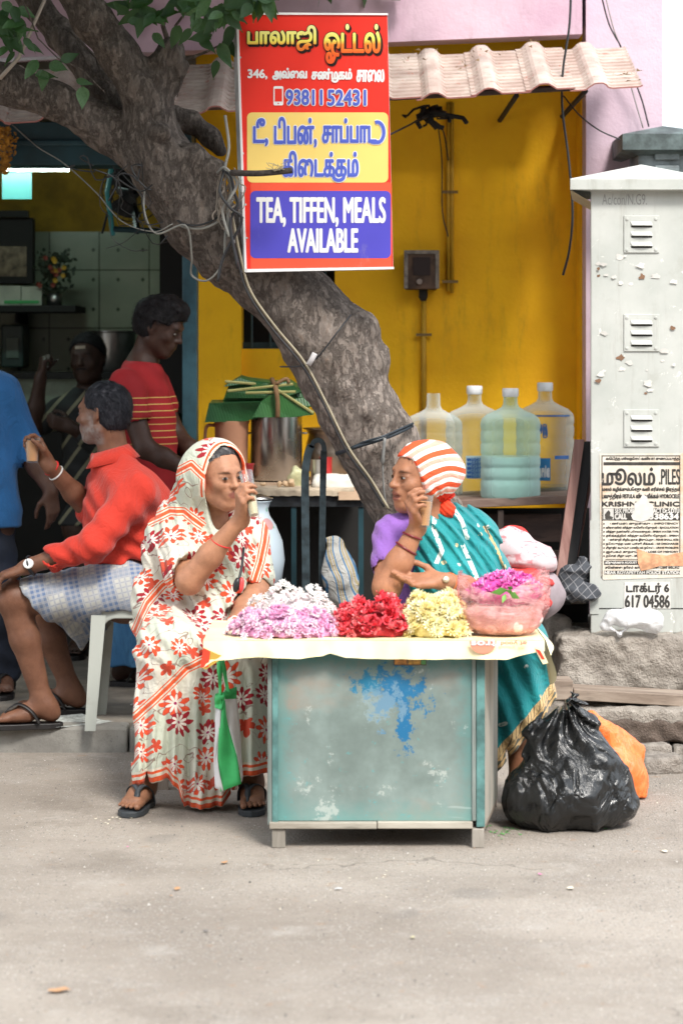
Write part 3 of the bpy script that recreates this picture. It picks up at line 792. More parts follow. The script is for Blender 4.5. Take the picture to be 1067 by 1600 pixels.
mr = g.n('MapRange'); g.put(mr.inputs[0], z); mr.inputs[1].default_value = zb2_; mr.inputs[2].default_value = zt_
M_sgold = g.out(g.ramp(mr.outputs[0], [(0, (.75, .10, .02)), (.35, (.8, .22, .03)), (.5, (.85, .75, .12)), (1, (.82, .80, .35))]), .35)
M_alu = simple('sign_frame_metal', (.55, .56, .57), .45, .3, .3, 14)
BK = np.array((-.022, .075, 0))
c4 = [smap(371, 20, 0), smap(605.5, 22, 0), smap(614.5, 420.5, 0), smap(385, 425, 0)]
bq = [p+BK for p in c4]
part('back_box', MB().add(c4+bq, [(4, 5, 6, 7), (0, 4, 7, 3), (1, 2, 6, 5), (0, 1, 5, 4), (3, 7, 6, 2), (0, 3, 2, 1)]), M_alu, sg, bevel=.002)
part('printed_face', flat([(372, 21), (605, 22.6), (614, 420), (386, 424)], smap, .0012), M_sred, sg)
part('frame_strip', MB().hexa([smap(384.5, 425.5, .0), smap(384.5, 425.5, .006), smap(615.5, 420.5, .006), smap(615.5, 420.5, 0), smap(384.5, 420.5, 0), smap(384.5, 420.5, .006), smap(615.2, 417, .006), smap(615.2, 417, 0)]), M_swhite, sg)
part('frame_strip', MB().hexa([smap(370.5, 23, .0), smap(370.5, 23, .006), smap(606, 24, .006), smap(606, 24, 0), smap(370.3, 19.5, 0), smap(370.3, 19.5, .006), smap(606, 21, .006), smap(606, 21, 0)]), M_swhite, sg)
part('frame_strip', MB().hexa([smap(383, 425, .0), smap(383, 425, .006), smap(386.3, 425, .006), smap(386.3, 425, 0), smap(369.5, 20, 0), smap(369.5, 20, .006), smap(372.8, 20, .006), smap(372.8, 20, 0)]), M_swhite, sg)
part('red_band', flat(rrect(392, 285, 612, 421, 4), smap, .0016), M_sred2, sg)
part('yellow_field', flat(rrect(386.5, 176, 606.5, 285.5, 8), smap, .0022), M_syel, sg)
part('blue_field', flat(rrect(391.5, 298.5, 610.5, 403.5, 8), smap, .0022), M_sblue, sg)
def outl(s, rect, m1, m2, b1, b2, extra=None):
    lettering('lettering', s, rect, m2, sg, smap, b2, .0030, extra)
    lettering('lettering', s, rect, m1, sg, smap, b1, .0046, extra)
def shadowed(s, r):
    lettering('lettering', s, (r[0]+2, r[1]+2.5, r[2]+2, r[3]+2.5), M_sblk, sg, smap, 2.6, .0030)
    lettering('lettering', s, r, M_sblk, sg, smap, 2.4, .0042)
    lettering('lettering', s, r, M_sgold, sg, smap, 1.25, .0056)
shadowed('பாலாஜி', (388, 41, 494, 79)); shadowed('ஓட்டல்', (508, 39, 594, 99))
lettering('lettering', '346,', (388, 109, 418, 124), M_swhite, sg, smap, .7, .003)
lettering('lettering', 'அவ்ைவ', (427, 107, 480, 125), M_swhite, sg, smap, .9, .003)
lettering('lettering', 'சண்மகம்', (488, 108, 550, 124), M_swhite, sg, smap, .9, .003, [(arc(524, 124, 4.5, 4, -20, 170), 1.6)])
lettering('lettering', 'சாைல', (558, 109, 600, 128), M_swhite, sg, smap, .9, .003)
outl('93811', (448, 141, 504, 164), M_slblue, M_swhite, .9, 2.3)
outl('52431', (513, 141, 572, 165), M_slblue, M_swhite, .9, 2.3)
part('phone_symbol', flat(rrect(428, 135, 443.5, 165, 2.5), smap, .003), M_swhite, sg)
part('phone_screen', flat([(430, 139), (441.5, 139), (441.5, 159), (430, 159)], smap, .0036), M_sred, sg)
part('phone_button', flat(arc(435.7, 162, 1.2, 1.2, 0, 340, 8), smap, .0036), M_sred, sg)
outl('டீ,', (397, 186, 419, 228), M_slblue, M_swhite, 1.15, 2.5)
outl('டிபன்,', (430, 184, 495, 230), M_slblue, M_swhite, 1.15, 2.5)
outl('சாப்பாட', (505, 186, 588, 223), M_slblue, M_swhite, 1.15, 2.5, [(arc(590, 207, 10, 16, -110, 120), 3.0), ([(580, 222), (586, 223), (592, 222)], 3)])
outl('கிைடக்கம்', (443, 237, 560, 276), M_slblue, M_swhite, 1.15, 2.5, [(arc(530, 276, 8, 6, -30, 200), 3.0)])
lettering('lettering', 'TEA, TIFFEN, MEALS', (402, 309, 602, 354), M_swhite, sg, smap, 1.15, .003)
lettering('lettering', 'AVAILABLE', (451, 358, 559, 394), M_swhite, sg, smap, 1.25, .003)
for i, (x, y) in enumerate(((376, 90), (380, 240), (384, 320), (386, 372))):
    part('rivet', MB().lathe(smap(x, y, .002), [(.004, -.001), (.004, .001), (0, .002)], 8, sn_), M_alu, sg)

# ================================================================== TREE
TD = 8.97
def TP(px, py, d=0): return V(px, py, TD+d)
def RP(r): return r*TD/FOC
tp = [(745, 1110, .3, 80), (705, 950, .18, 76), (663, 830, .1, 70), (620, 745, .05, 63), (588, 690, .02, 63), (561, 640, 0, 61), (528, 575, 0, 66), (500, 520, 0, 67), (470, 480, 0, 62), (420, 432, 0, 60), (365, 390, 0, 59), (312, 345, 0, 57), (270, 280, 0, 55), (240, 235, 0, 53)]
pr = []
def chain(lst, k=.03):
    for a, b2 in zip(lst[:-1], lst[1:]):
        pr.append(CAP(TP(a[0], a[1], a[2]), TP(b2[0], b2[1], b2[2]), RP(a[3]), RP(b2[3]), k))
chain(tp)
chain([(700, 1300, .3, 95), (725, 1180, .3, 86), (745, 1110, .3, 80)])
chain([(250, 250, 0, 50), (236, 190, -.03, 38), (222, 140, -.05, 33), (188, 85, -.08, 31), (146, 30, -.12, 29), (105, -30, -.14, 28), (60, -120, -.14, 27), (60, -260, -.1, 26)])   # right hand branch, near
chain([(240, 240, .04, 46), (170, 203, .03, 35), (90, 158, .0, 29), (10, 131, -.05, 29), (-120, 90, -.1, 32), (-300, 0, -.1, 28)])                       # left branch
chain([(215, 205, .16, 28), (160, 135, .2, 26), (95, 55, .24, 24), (30, -30, .28, 23), (-30, -150, .3, 22)])   # third branch behind
chain([(236, 165, -.02, 30), (258, 120, -.02, 24), (268, 80, -.03, 20)], .04)   # stump of a sawn limb
chain([(300, 190, .12, 16), (330, 215, .12, 17), (345, 235, .1, 12)], .03)
chain([(250, 175, .1, 20), (300, 190, .12, 16)], .03)
for x, y, r, dz in ((262, 85, 16, -.06), (276, 105, 15, -.05), (250, 122, 16, -.07), (245, 95, 12, -.07), (300, 245, 22, -.08), (333, 265, 20, -.08), (325, 290, 16, -.09), (555, 520, 42, -.03), (520, 545, 26, -.1), (583, 560, 30, -.02), (243, 205, 10, -.13), (258, 206, 9, -.13), (172, 78, 9, -.16), (575, 640, 12, -.14), (598, 655, 16, -.1), (540, 610, 12, -.14)):
    pr.append(ELL(TP(x, y, dz), (RP(r), RP(r)*.9, RP(r)), None, .035))
def bark(P, d):
    Q_ = P*np.array((1, 1, .6))
    low = sst(2.0, .9, P[:, 2])
    return d+.013*fbm(Q_, 9, 3, 2)+.005*np.abs(vnoise(P@np.array(Matrix.Rotation(.55, 3, 'Y'))*np.array((1, 1, .3)), 30, 12))+(.0035+.004*low)*vnoise(Q_, 34, 5)+.004*low*np.abs(vnoise(P*np.array((1, 1, 1.8)), 26, 9))-.006*np.maximum(0, vnoise(P, 22, 8)-.45)*2
lo = TP(-180, 1100, -.35); hi = TP(830, -240, .6)
lo = np.array((VX(-330, TD), TD-.36, -.02)); hi = np.array((VX(860, TD), TD+.62, VZ(-300, TD)))
tv, tf = sculpt(pr, lo, hi, .0105, bark)
g = G_('tree_bark'); co = g.co((1, 1, .45), rot=(0, .55, 0)); co0 = g.co()
n = g.noise(6, 6, .65, co0); n2 = g.noise(58, 5, .75, co, .1); n3 = g.noise(17, 6, .75, co, .25)
ba = g.mix(g.step(n, .3, .7), (.17, .14, .118), (.32, .27, .235))
ba = g.mix(g.m('MULTIPLY', g.step(n2, .5, .7), .65), ba, (.40, .35, .31))
ba = g.mix(g.m('MULTIPLY', g.step(n2, .44, .34), .6), ba, (.07, .035, .028))
ba = g.mix(g.m('MULTIPLY', g.step(n3, .6, .72), .5), ba, (.30, .20, .14))
crown_shade = g.step(g.m('ADD', g.n('SeparateXYZ', None, _0=co0).outputs[2], g.m('MULTIPLY', n, .5)), 1.7, 2.5)
fis = g.step(g.m('ABSOLUTE', g.m('SUBTRACT', n3, .5)), .05, .0)
ba = g.mix(g.m('MULTIPLY', fis, .28), ba, (.045, .032, .026))
ba = g.mix(g.m('MULTIPLY', crown_shade, .62), ba, g.mix(g.step(n2, .45, .65), (.035, .026, .022), (.10, .08, .07)))  # crown shade painted into the upper bark; lower trunk stays dusty grey
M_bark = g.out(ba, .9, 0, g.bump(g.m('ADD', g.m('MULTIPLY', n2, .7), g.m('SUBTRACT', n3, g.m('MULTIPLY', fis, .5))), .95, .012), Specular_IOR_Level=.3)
tr = thing('tree', 'leaning grey street tree whose trunk crosses behind the seated women', 'tree', tuple(TP(700, 1290, .3)))
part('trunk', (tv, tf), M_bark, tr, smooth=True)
def twig(pts, r0, r1, mat=None, parent=tr):
    P = [TP(*p) for p in pts]; Q_ = []
    for i in range(len(P)-1):
        for t in (0, .33, .66): Q_.append(P[i]*(1-t)+P[i+1]*t)
    Q_.append(P[-1]); rr = [r0+(r1-r0)*i/(len(Q_)-1) for i in range(len(Q_))]
    return part('twig', MB().tube(Q_, rr, 6), mat or M_bark, parent, smooth=True)
twig([(262, 62, -.05), (255, 40, -.06), (262, 15, -.07), (278, -10, -.08), (310, -40, -.1)], .010, .006)
twig([(268, 66, -.05), (275, 40, -.08), (290, 20, -.1), (300, -30, -.12)], .006, .004)
twig([(280, 95, -.05), (300, 90, -.05), (325, 80, -.06), (345, 70, -.08)], .008, .003)
twig([(280, 100, -.06), (282, 130, -.07), (277, 152, -.07)], .004, .002)
twig([(0, 123, -.25), (30, 90, -.27), (48, 50, -.28), (70, 0, -.28), (90, -40, -.28)], .008, .006, simple('pale_vine', (.30, .26, .22), .7))
twig([(30, -10, -.3), (45, 20, -.3), (60, 60, -.28), (90, 90, -.25), (130, 110, -.2), (165, 145, -.2)], .003, .002)
twig([(110, 50, .1), (150, 90, .1), (165, 140, .1), (175, 165, .05), (190, 165, .0)], .004, .002)
twig([(120, 70, .05), (150, 120, .05), (200, 140, .0)], .003, .002)
# big soft leaves
gL = G_('green_leaf'); co = gL.co()
oi = gL.n('ObjectInfo').outputs['Random']
lc = gL.ramp(oi, [(0, (.018, .06, .022)), (.5, (.04, .11, .04)), (1, (.10, .20, .09))])
M_leaf = gL.out(gL.mix(gL.m('MULTIPLY', gL.step(gL.noise(9, 3), .4, .7), .5), lc, (.02, .055, .02)), .42, 0, gL.bump(gL.noise(30, 3), .3, .006))
tr2 = gL.n('BsdfTranslucent', None, _0=(.10, .22, .03)); mxl = gL.n('MixShader'); mxl.inputs[0].default_value = .35
gL.t.links.new(gL.b.outputs[0], mxl.inputs[1]); gL.t.links.new(tr2.outputs[0], mxl.inputs[2]); gL.t.links.new(mxl.outputs[0], gL.t.nodes['Material Output'].inputs[0])
def leafmesh(seed):
    r_ = random.Random(seed); vs = []; n = 8; b_ = r_.uniform(.1, .35); tw_ = r_.uniform(-.3, .3); r_w = r_.uniform(.24, .36)
    for i in range(n+1):
        t = i/n; w_ = r_w*math.sin(PI*min(1, t**.72))*(1-.35*t)+.004
        z = -b_*t*t
        for s in (-1, 0, 1): vs.append((s*w_, t, z+abs(s)*.07+s*tw_*t*.3+.02*math.sin(9*t+s)))
    fs = [(3*i+a, 3*i+a+1, 3*i+a+4, 3*i+a+3) for i in range(n) for a in (0, 1)]
    return newmesh('leaf', vs, fs, M_leaf, True)
LM = [leafmesh(i) for i in range(5)]
rl = random.Random(31)
def leaf(p, L, R, mi):
    o = bpy.data.objects.new('leaf', LM[mi]); COL.objects.link(o); o.parent = tr
    o.matrix_local = Matrix.Translation(Vector(p-OFF['tree'])) @ R.to_4x4() @ Matrix.Scale(L, 4)
def leafR(ax, tilt): 
    y = Vector(ax).normalized(); z = Vector((rl.uniform(-.5, .5), -1, rl.uniform(-.2, .9))).normalized()
    x = y.cross(z).normalized(); z = x.cross(y)
    return Matrix((x, y, z)).transposed()
spots = []
for i in range(90):      # cluster above and left of the sign
    px = rl.uniform(195, 415); py = rl.uniform(-60, 15+45*rl.random()) if px > 300 else rl.uniform(-60, 40)
    if px > 365 and py > 28: continue
    spots.append((px, py, rl.uniform(-.35, -.1), rl.uniform(.06, .1)))
for (px, py) in ((300, 45), (312, 62), (332, 55), (345, 68), (350, 60), (330, 20), (318, 30), (240, 52), (248, 22), (365, 40), (340, 95), (282, 40), (225, 15), (258, 30)):
    spots.append((px, py, rl.uniform(-.3, -.12), rl.uniform(.07, .1)))
for i in range(34):
    px = rl.uniform(300, 420); spots.append((px, min(rl.uniform(-20, 50), 45-(px-300)*.42), rl.uniform(-.4, -.25), rl.uniform(.06, .1)))
for i in range(26):
    spots.append((rl.gauss(10, 22), rl.gauss(40, 26), rl.uniform(-.4, -.2), rl.uniform(.06, .1)))
for (px, py) in ((35, 28), (38, 60), (60, 95), (78, 100), (95, 95), (70, 110), (55, 118), (120, 125), (130, 135), (20, 60), (12, 75)):
    spots.append((px, py, -.3, rl.uniform(.05, .085)))
for px, py, d, L in spots:
    ax = (rl.gauss(0, .6), rl.uniform(-.5, .1), rl.uniform(-1.1, .2))
    leaf(TP(px, py, d), L, leafR(ax, 0), rl.randrange(5))
# the crown above the frame
def crown(n, seed):
    r_ = np.random.RandomState(seed)
    cs = np.stack([r_.uniform(-3.2, .1, 60), r_.uniform(6.6, 10.6, 60), r_.uniform(3.2, 4.6, 60)], 1)
    c = cs[r_.randint(0, 60, n)]+r_.normal(0, .25, (n, 3)); c[:, 2] = np.maximum(c[:, 2], 3.05)
    a = r_.normal(0, 1, (n, 3)); a /= np.linalg.norm(a, axis=1)[:, None]
    b_ = np.cross(a, r_.normal(0, 1, (n, 3))); b_ /= np.linalg.norm(b_, axis=1)[:, None]
    L = r_.uniform(.06, .1, n)[:, None]
    vs = np.concatenate([c-a*L, c+b_*L*.6, c+a*L, c-b_*L*.6]); i = np.arange(n)
    return vs, np.stack([i, i+n, i+2*n, i+3*n], 1)
o = part('crown', crown(17000, 3), M_leaf, tr); o['kind'] = 'stuff'
part('limb', MB().tube([TP(60, -260, -.1), TP(80, -400, 0), TP(60, -600, .2), TP(100, -900, .4)], [.064, .055, .045, .02], 10), M_bark, tr, smooth=True)
part('limb', MB().tube([TP(-10, -150, .3), TP(-60, -400, .5), TP(-200, -700, .9)], [.066, .05, .02], 10), M_bark, tr, smooth=True)
part('limb', MB().tube([TP(80, -400, 0), TP(300, -520, -.2), TP(560, -700, .1)], [.05, .035, .015], 10), M_bark, tr, smooth=True)

# ================================================================== CABLES, STRAPS round the tree
def cat_(pts, n=6):
    P = [np.array(p, float) for p in pts]; P = [2*P[0]-P[1]]+P+[2*P[-1]-P[-2]]; o = []
    for i in range(1, len(P)-2):
        for k in range(n):
            t = k/n; a, b_, c, d = P[i-1:i+3]
            o.append(.5*((2*b_)+(-a+c)*t+(2*a-5*b_+4*c-d)*t*t+(-a+3*b_-3*c+d)*t**3))
    o.append(P[-2]); return o
M_cab = plain('black_cable', (.015, .016, .018), .45); M_cabg = simple('grey_cable', (.22, .22, .20), .6); M_cabp = simple('pale_cane', (.30, .26, .18), .6)
def cable(label, pts, r, mat=None, name='cable', group=None):
    return solo(name, label, name, MB().tube(cat_([V(*p) for p in pts]), r, 6), mat or M_cab, smooth=True, group=group)
def fr_(px, py, off=.0):      # a point on the front of the trunk
    return (px, py, TD-off)
cable('black cable hanging down in front of the yellow wall past the cabinet roof', [(892, -30, 10.0), (889, 40, 9.98), (879, 110, 9.97), (878, 170, 9.97), (888, 250, 9.97), (894, 330, 9.97), (889, 390, 9.97), (879, 430, 9.98)], .0055)
cable('thin wire from the awning down to the cabinet behind', [(880, 150, 10.0), (905, 180, 9.95), (935, 203, 9.9), (968, 218, 9.9)], .0035)
cable('pair of thin wires running down the pale pink pillar', [(938, -10, 10.4), (950, 35, 10.4), (962, 60, 10.4), (970, 75, 10.45), (1000, 150, 10.5), (1013, 198, 10.5)], .0035, M_cab)
cable('thin grey wire beside the pair on the pale pink pillar', [(944, -10, 10.4), (958, 45, 10.4), (969, 74, 10.45), (988, 145, 10.5), (1004, 200, 10.5)], .0025, M_cabg)
cable('dark wires slung beneath the awning right of the sign', [(600, 215, 9.6), (640, 195, 10.1), (662, 185, 10.3), (690, 200, 10.5), (700, 250, 10.7)], .004)
cable('thin wire drooping down the yellow wall beside the pipes', [(684, 195, 10.7), (690, 250, 10.86), (691, 330, 10.87), (700, 370, 10.87)], .003)
cable('long pale split cane running down the trunk', [fr_(362, 330, .2), fr_(376, 400, .19), fr_(392, 455, .185), fr_(430, 510, .18), fr_(475, 565, .18), fr_(510, 630, .18), fr_(545, 700, .18), fr_(580, 750, .17), fr_(607, 795, .16)], .0048, M_cabp, 'cane')
cable('dark cable beside the cane on the trunk', [fr_(352, 330, .21), fr_(370, 400, .2), fr_(386, 455, .195), fr_(424, 512, .19), fr_(470, 568, .185), fr_(505, 630, .18), fr_(540, 702, .18), fr_(574, 750, .17), fr_(600, 792, .16)], .004)
cable('loop of cable wound round the trunk below the fork', [fr_(262, 345, .05), fr_(290, 355, .15), fr_(320, 356, .17), fr_(348, 340, .18), fr_(365, 310, .15)], .005, M_cabg)
cable('second loop of cable round the trunk below the fork', [fr_(262, 330, .04), fr_(285, 349, .15), fr_(315, 351, .18), fr_(345, 335, .18), fr_(368, 300, .14)], .004)
for i, pts in enumerate([[(352, 180, 8.75), (358, 230, 8.74), (352, 265, 8.74), (362, 290, 8.74), (356, 340, 8.74), (366, 380, 8.74)],
                         [(345, 265, 8.75), (360, 275, 8.72), (366, 300, 8.72), (372, 320, 8.72), (360, 350, 8.72), (372, 420, 8.72)],
                         [(340, 270, 8.74), (352, 262, 8.7), (370, 285, 8.7), (360, 310, 8.7), (348, 330, 8.72), (358, 370, 8.72)],
                         [(350, 268, 8.72), (344, 300, 8.7), (360, 325, 8.7), (378, 345, 8.72), (350, 400, 8.75), (340, 440, 8.75)]]):
    cable(['knot of grey cables hanging at the left edge of the sign', 'cable looping down along the sign edge', 'short cable curl at the sign edge', 'cable end dangling below the sign corner'][i], pts, .0055, [M_cabg, M_cab, M_cabg, M_cab][i])
rw = random.Random(77)
mb = MB()
for i in range(16):
    p = V(355+rw.gauss(0, 7), 262+rw.uniform(0, 20), 8.74); q = [p]
    for k in range(6): q.append(q[-1]+np.array((rw.gauss(0, .012), rw.gauss(0, .006), rw.uniform(-.05, -.004))))
    mb.tube(cat_(q, 3), rw.uniform(.0015, .004), 5)
solo('string_tangle', 'tangle of strings and fibres tied at the left edge of the sign', 'string', mb, simple('old_string', (.20, .17, .14), .8))
mb = MB()
for i in range(9):
    q = [V(190+rw.gauss(0, 30), 270+rw.uniform(-20, 10), 8.85)]
    for k in range(6): q.append(q[-1]+np.array((rw.gauss(.02, .04), rw.gauss(0, .02), rw.uniform(-.09, .03))))
    mb.tube(cat_(q, 3), rw.uniform(.0015, .003), 5)
solo('loose_wires', 'loose thin wires hanging below the tree branch in front of the fan', 'wire', mb, M_cab)
cable('grey wire loop hanging left of the trunk to the door post', [(228, 285, 8.9), (226, 330, 8.85), (245, 365, 8.85), (290, 352, 8.8), (300, 400, 8.85), (300, 430, 8.9), (325, 438, 8.85), (348, 410, 8.8), (352, 360, 8.8)], .004, M_cabg)
cable('thin wire from the shutter box across the shop to the fork', [(20, 195, 10.2), (60, 230, 10), (100, 255, 9.8), (150, 300, 9.4), (190, 345, 9.1), (240, 362, 8.9), (270, 350, 8.85)], .0025, M_cabg)
# stick in front of the sign
st_ = thing('cut_branch', 'dark cut stick tied across the front of the sign', 'stick', tuple(V(400, 270, 8.6)))
part('stick', MB().tube(cat_([V(362, 270, 8.70), V(400, 271, 8.62), V(430, 269, 8.60), V(457, 266, 8.60)]), .0115, 8), simple('charred_stick', (.045, .035, .03), .8, 0, .5, 60, .8, 90, .006), st_, smooth=True)
mb = MB()
for i in range(14):
    q = [V(432+rw.gauss(0, 5), 266, 8.585)]
    for k in range(3): q.append(q[-1]+np.array((rw.gauss(0, .012), -.003, rw.uniform(-.004, .018))))
    mb.tube(q, .0012, 4)
part('straw', mb, M_cabp, st_)
# straps around the trunk
def ring(pts, wd, mat, name, label, th=.004):
    P = cat_([V(*p) for p in pts], 4); mb = MB(); vs = []
    for i, p in enumerate(P):
        t = nrm(P[min(i+1, len(P)-1)]-P[max(i-1, 0)]); u = nrm(np.cross(t, (0, 1, 0)))
        u = u if u[2] > 0 else -u
        vs += [p+u*wd/2, p+(0, -.002, 0), p-u*wd/2]
    n = len(P); mb.add(vs, [(3*i+a, 3*i+a+1, 3*i+a+4, 3*i+a+3) for i in range(n-1) for a in (0, 1)])
    o = solo(name, label, name.split('_')[-1], mb, mat, smooth=True)
    s_ = o.modifiers.new('t', 'SOLIDIFY'); s_.thickness = th; return o
M_strap = simple('blue_black_tyre_tube', (.02, .03, .04), .45, 0, .5, 30, .5)
ring([(524, 710, 8.93), (535, 706, 8.83), (560, 697, 8.775), (590, 688, 8.765), (620, 677, 8.80), (645, 664, 8.90)], .014, M_strap, 'rubber_strap', 'dark rubber strap tied round the trunk above the women')
ring([(545, 701, 8.81), (570, 690, 8.762), (600, 681, 8.755), (630, 668, 8.83), (646, 661, 8.9)], .007, M_strap, 'upper_strap', 'thin second strand above the rubber strap on the trunk')
ring([(601, 684, 8.755), (598, 720, 8.76), (599, 760, 8.79), (603, 790, 8.82)], .007, simple('grey_tape', (.22, .22, .21), .5), 'hanging_tape', 'grey tape end hanging from the rubber strap')
cable('thin wire tied round the trunk at mid height', [fr_(438, 573, .1), fr_(470, 572, .17), fr_(490, 563, .19), fr_(505, 548, .2), fr_(530, 515, .19), fr_(548, 492, .12)], .003)
ring([(492, 552, 8.755), (487, 562, 8.75), (482, 570, 8.76)], .018, simple('white_rag', (.5, .48, .48), .8), 'knotted_rag', 'small pale rag knotted on the wire round the trunk')

# ================================================================== UTILITY CABINET
CD = 9.3
g = G_('cabinet_grey_paint'); co = g.co()
n = g.noise(3, 5, .6, co); n2 = g.noise(26, 6, .75, co); n3 = g.noise(9, 6, .7, co)
ba = g.mix(g.step(n, .3, .7), (.42, .44, .41), (.54, .55, .52))
ba = g.mix(g.m('MULTIPLY', g.step(g.noise(5, 6, .75, g.co((2.2, 1, .22))), .52, .74), .55), ba, (.24, .22, .18))
ba = g.mix(g.m('MULTIPLY', g.step(n3, .54, .72), .45), ba, (.36, .36, .32))
ba = g.mix(g.m('MULTIPLY', g.step(n2, .66, .72), g.step(n, .45, .6)), ba, (.20, .14, .10))
ba = g.mix(g.m('MULTIPLY', g.step(g.noise(13, 6, .8, co, 1.2), .63, .66), .85), ba, (.80, .79, .74))
M_cabi = g.out(ba, .45, 0, g.bump(g.m('ADD', n3, n2), .15, .003))
uc = thing('utility_cabinet', 'white metal utility cabinet with torn clinic poster, on the cement plinth', 'cabinet', tuple(V(1000, 985, CD)))
cx0, cx1 = VX(922, CD), VX(1086, CD)
zb3, zt3 = VZ(990, CD), VZ(297, CD)
part('body', MB().hexa([(cx0, CD, zb3), (cx0+.055, CD+.5, zb3), (cx1+.055, CD+.5, zb3), (cx1, CD, zb3), (cx0, CD, zt3), (cx0+.055, CD+.5, zt3), (cx1+.055, CD+.5, zt3), (cx1, CD, zt3)]), M_cabi, uc, bevel=.006)
ex0, ex1 = VX(890, CD-.05), VX(1118, CD-.05); ez0, ez1 = VZ(296, CD-.05), VZ(279, CD-.05); pk_ = V(1003, 258, CD-.05)
px_ = (ex0+ex1)/2; pz_ = VZ(257, CD)
SH = .065
mb = MB(); e = [(ex0, CD-.05, ez0), (ex1, CD-.05, ez0), (ex1, CD+.55, ez0), (ex0, CD+.55, ez0), (ex0, CD-.05, ez1), (ex1, CD-.05, ez1), (ex1, CD+.55, ez1), (ex0, CD+.55, ez1), (px_, CD-.0, pz_), (px_, CD+.5, pz_)]
e = [(x+(SH if y > CD+.2 else 0), y, z) for x, y, z in e]; mb.add(e, [(0, 1, 5, 4), (1, 2, 6, 5), (2, 3, 7, 6), (3, 0, 4, 7), (4, 5, 8), (5, 6, 9, 8), (6, 7, 9), (7, 4, 8, 9)])
mb.add([(ex0, CD-.05, ez0), (ex0+SH, CD+.55, ez0), (cx0+.056, CD+.5, zt3-.05), (cx0+.001, CD-.001, zt3-.045), (ex1, CD-.05, ez0), (ex1, CD+.55, ez0), (cx1, CD+.5, zt3-.05), (cx1, CD-.001, zt3-.045)], [(0, 3, 2, 1), (4, 5, 6, 7)])
mb.add([(ex0, CD-.05, ez0), (ex1, CD-.05, ez0), (cx1, CD-.002, zt3-.006), (cx0, CD-.002, zt3-.006)], [(0, 3, 2, 1)])
part('roof', mb, M_cabi, uc, bevel=.003)
for py in (366, 520, 669):
    p = part('vent_plate', MB().box(VX(974, CD), VX(1029, CD), CD-.006, CD-.0005, VZ(py+29, CD), VZ(py-29, CD)), M_cabi, uc, bevel=.0015)
    for k in (-1, 0, 1):
        y = py+k*16; x0, x1 = VX(984, CD), VX(1019, CD); z0 = VZ(y+3, CD); z1 = VZ(y-4, CD)
        prof = [(x0+(x1-x0)*t, math.sin(PI*t)**.5) for t in [i/10 for i in range(11)]]
        mb = MB(); vs = []
        for xx, hh in prof: vs += [(xx, CD-.007, z1), (xx, CD-.007-.012*hh, z0+.002), (xx, CD-.0075, z0)]
        mb.add(vs, [(3*i+a, 3*i+a+3, 3*i+a+4, 3*i+a+1) for i in range(10) for a in (0, 1)])
        part('louvre', mb, M_cabi, p, smooth=False)
        part('slot', MB().box(x0+.003, x1-.003, CD-.0072, CD-.0062, z0-.006, z0-.0005), M_dark, p)
    for sx in (979, 1024):
        for sy in (-24, 24): part('screw', MB().lathe(V(sx, py+sy, CD-.006), [(.006, 0), (.006, .003), (0, .004)], 8, (0, -1, 0)), M_cabi, p)
part('door_seam', MB().box(VX(922.5, CD), VX(1085, CD), CD-.0016, CD-.0004, VZ(951.4, CD), VZ(950, CD)), M_dark, uc)
part('corner_patch', MB().box(VX(921, CD), VX(935, CD), CD-.004, CD-.001, VZ(1000, CD)+.1, VZ(813, CD)), M_cabi, uc)
# handwriting near the top
def cmap(x, y, lift): return V(x, y, CD)+np.array((0, -lift, 0))
M_pencil = plain('pencil_mark', (.28, .28, .27), .6)
lettering('handwriting', 'Ac/con/N.G9.', (940, 303, 1010, 320), M_pencil, uc, cmap, 0, .0006)
# poster: old newsprint with black headings
g = G_('poster_paper'); co = g.co(); n = g.noise(10, 5, .7, co); n3 = g.noise(4, 5, .7, co)
ba = g.mix(g.step(n, .3, .7), (.60, .53, .44), (.73, .68, .60)); ba = g.mix(g.m('MULTIPLY', g.step(n3, .52, .66), .7), ba, (.60, .36, .18))
M_pap = g.out(ba, .8, 0, g.bump(n, .2, .004))
g = G_('poster_ink'); nn = g.noise(30, 5, .8, None)
M_ink = g.out(g.mix(g.step(nn, .6, .68), (.035, .032, .03), (.40, .35, .30)), .7)
M_paper2 = simple('torn_white_paper', (.66, .64, .60), .8); M_orp = simple('orange_paper_scrap', (.70, .36, .20), .8, 0, .4, 30)
M_papblk = simple('poster_black_band', (.05, .045, .04), .8, 0, .4, 40)
po = part('poster', MB().add([V(x, y, CD-.0022) for x, y in [(936, 709), (1066, 708), (1098, 709), (1098, 901), (1066, 902), (942, 906), (938, 900), (937, 820)]], [tuple(range(8))[::-1]]), M_pap, uc, label='torn newsprint clinic poster with black Tamil and English lettering')
def pk2(name, s, r, m=M_ink, b_=.5, lift=.003): lettering(name, s, r, m, po, cmap, b_, lift, n=4)
def bar(x0, y0, x1, y1, m=M_papblk, lift=.0028): part('print_bar', flat([(x0, y0), (x1, y0), (x1, y1), (x0, y1)], cmap, lift), m, po)
for (a, b_, c, d) in ((939, 711.5, 1062, 713), (939, 712, 940.5, 903), (1060.5, 712, 1062, 880), (940, 812, 1062, 813.2), (945, 873.5, 1062, 874.5)): bar(a, b_, c, d)
pk2('lettering', 'வெடித்த மூலநோய் வலியா? குணப்படுத்த', (946, 714, 1060, 720), M_ink, .3)
bar(942, 722, 1061, 727)
pk2('lettering', 'மூலம்', (940, 731, 1022, 758), M_ink, 1.0)
pk2('lettering', '.PILES', (1029, 733, 1061, 757), M_ink, .5)
pk2('lettering', 'மலம் கழிக்கும்போது வலி எரிச்சல் இரத்தம்', (941, 761, 1061, 769), M_ink, .35)
pk2('lettering', 'பவுத்திரம் FISTULA விரைவீக்கம் HYDROCELE', (940, 771, 1060, 781), M_ink, .4)
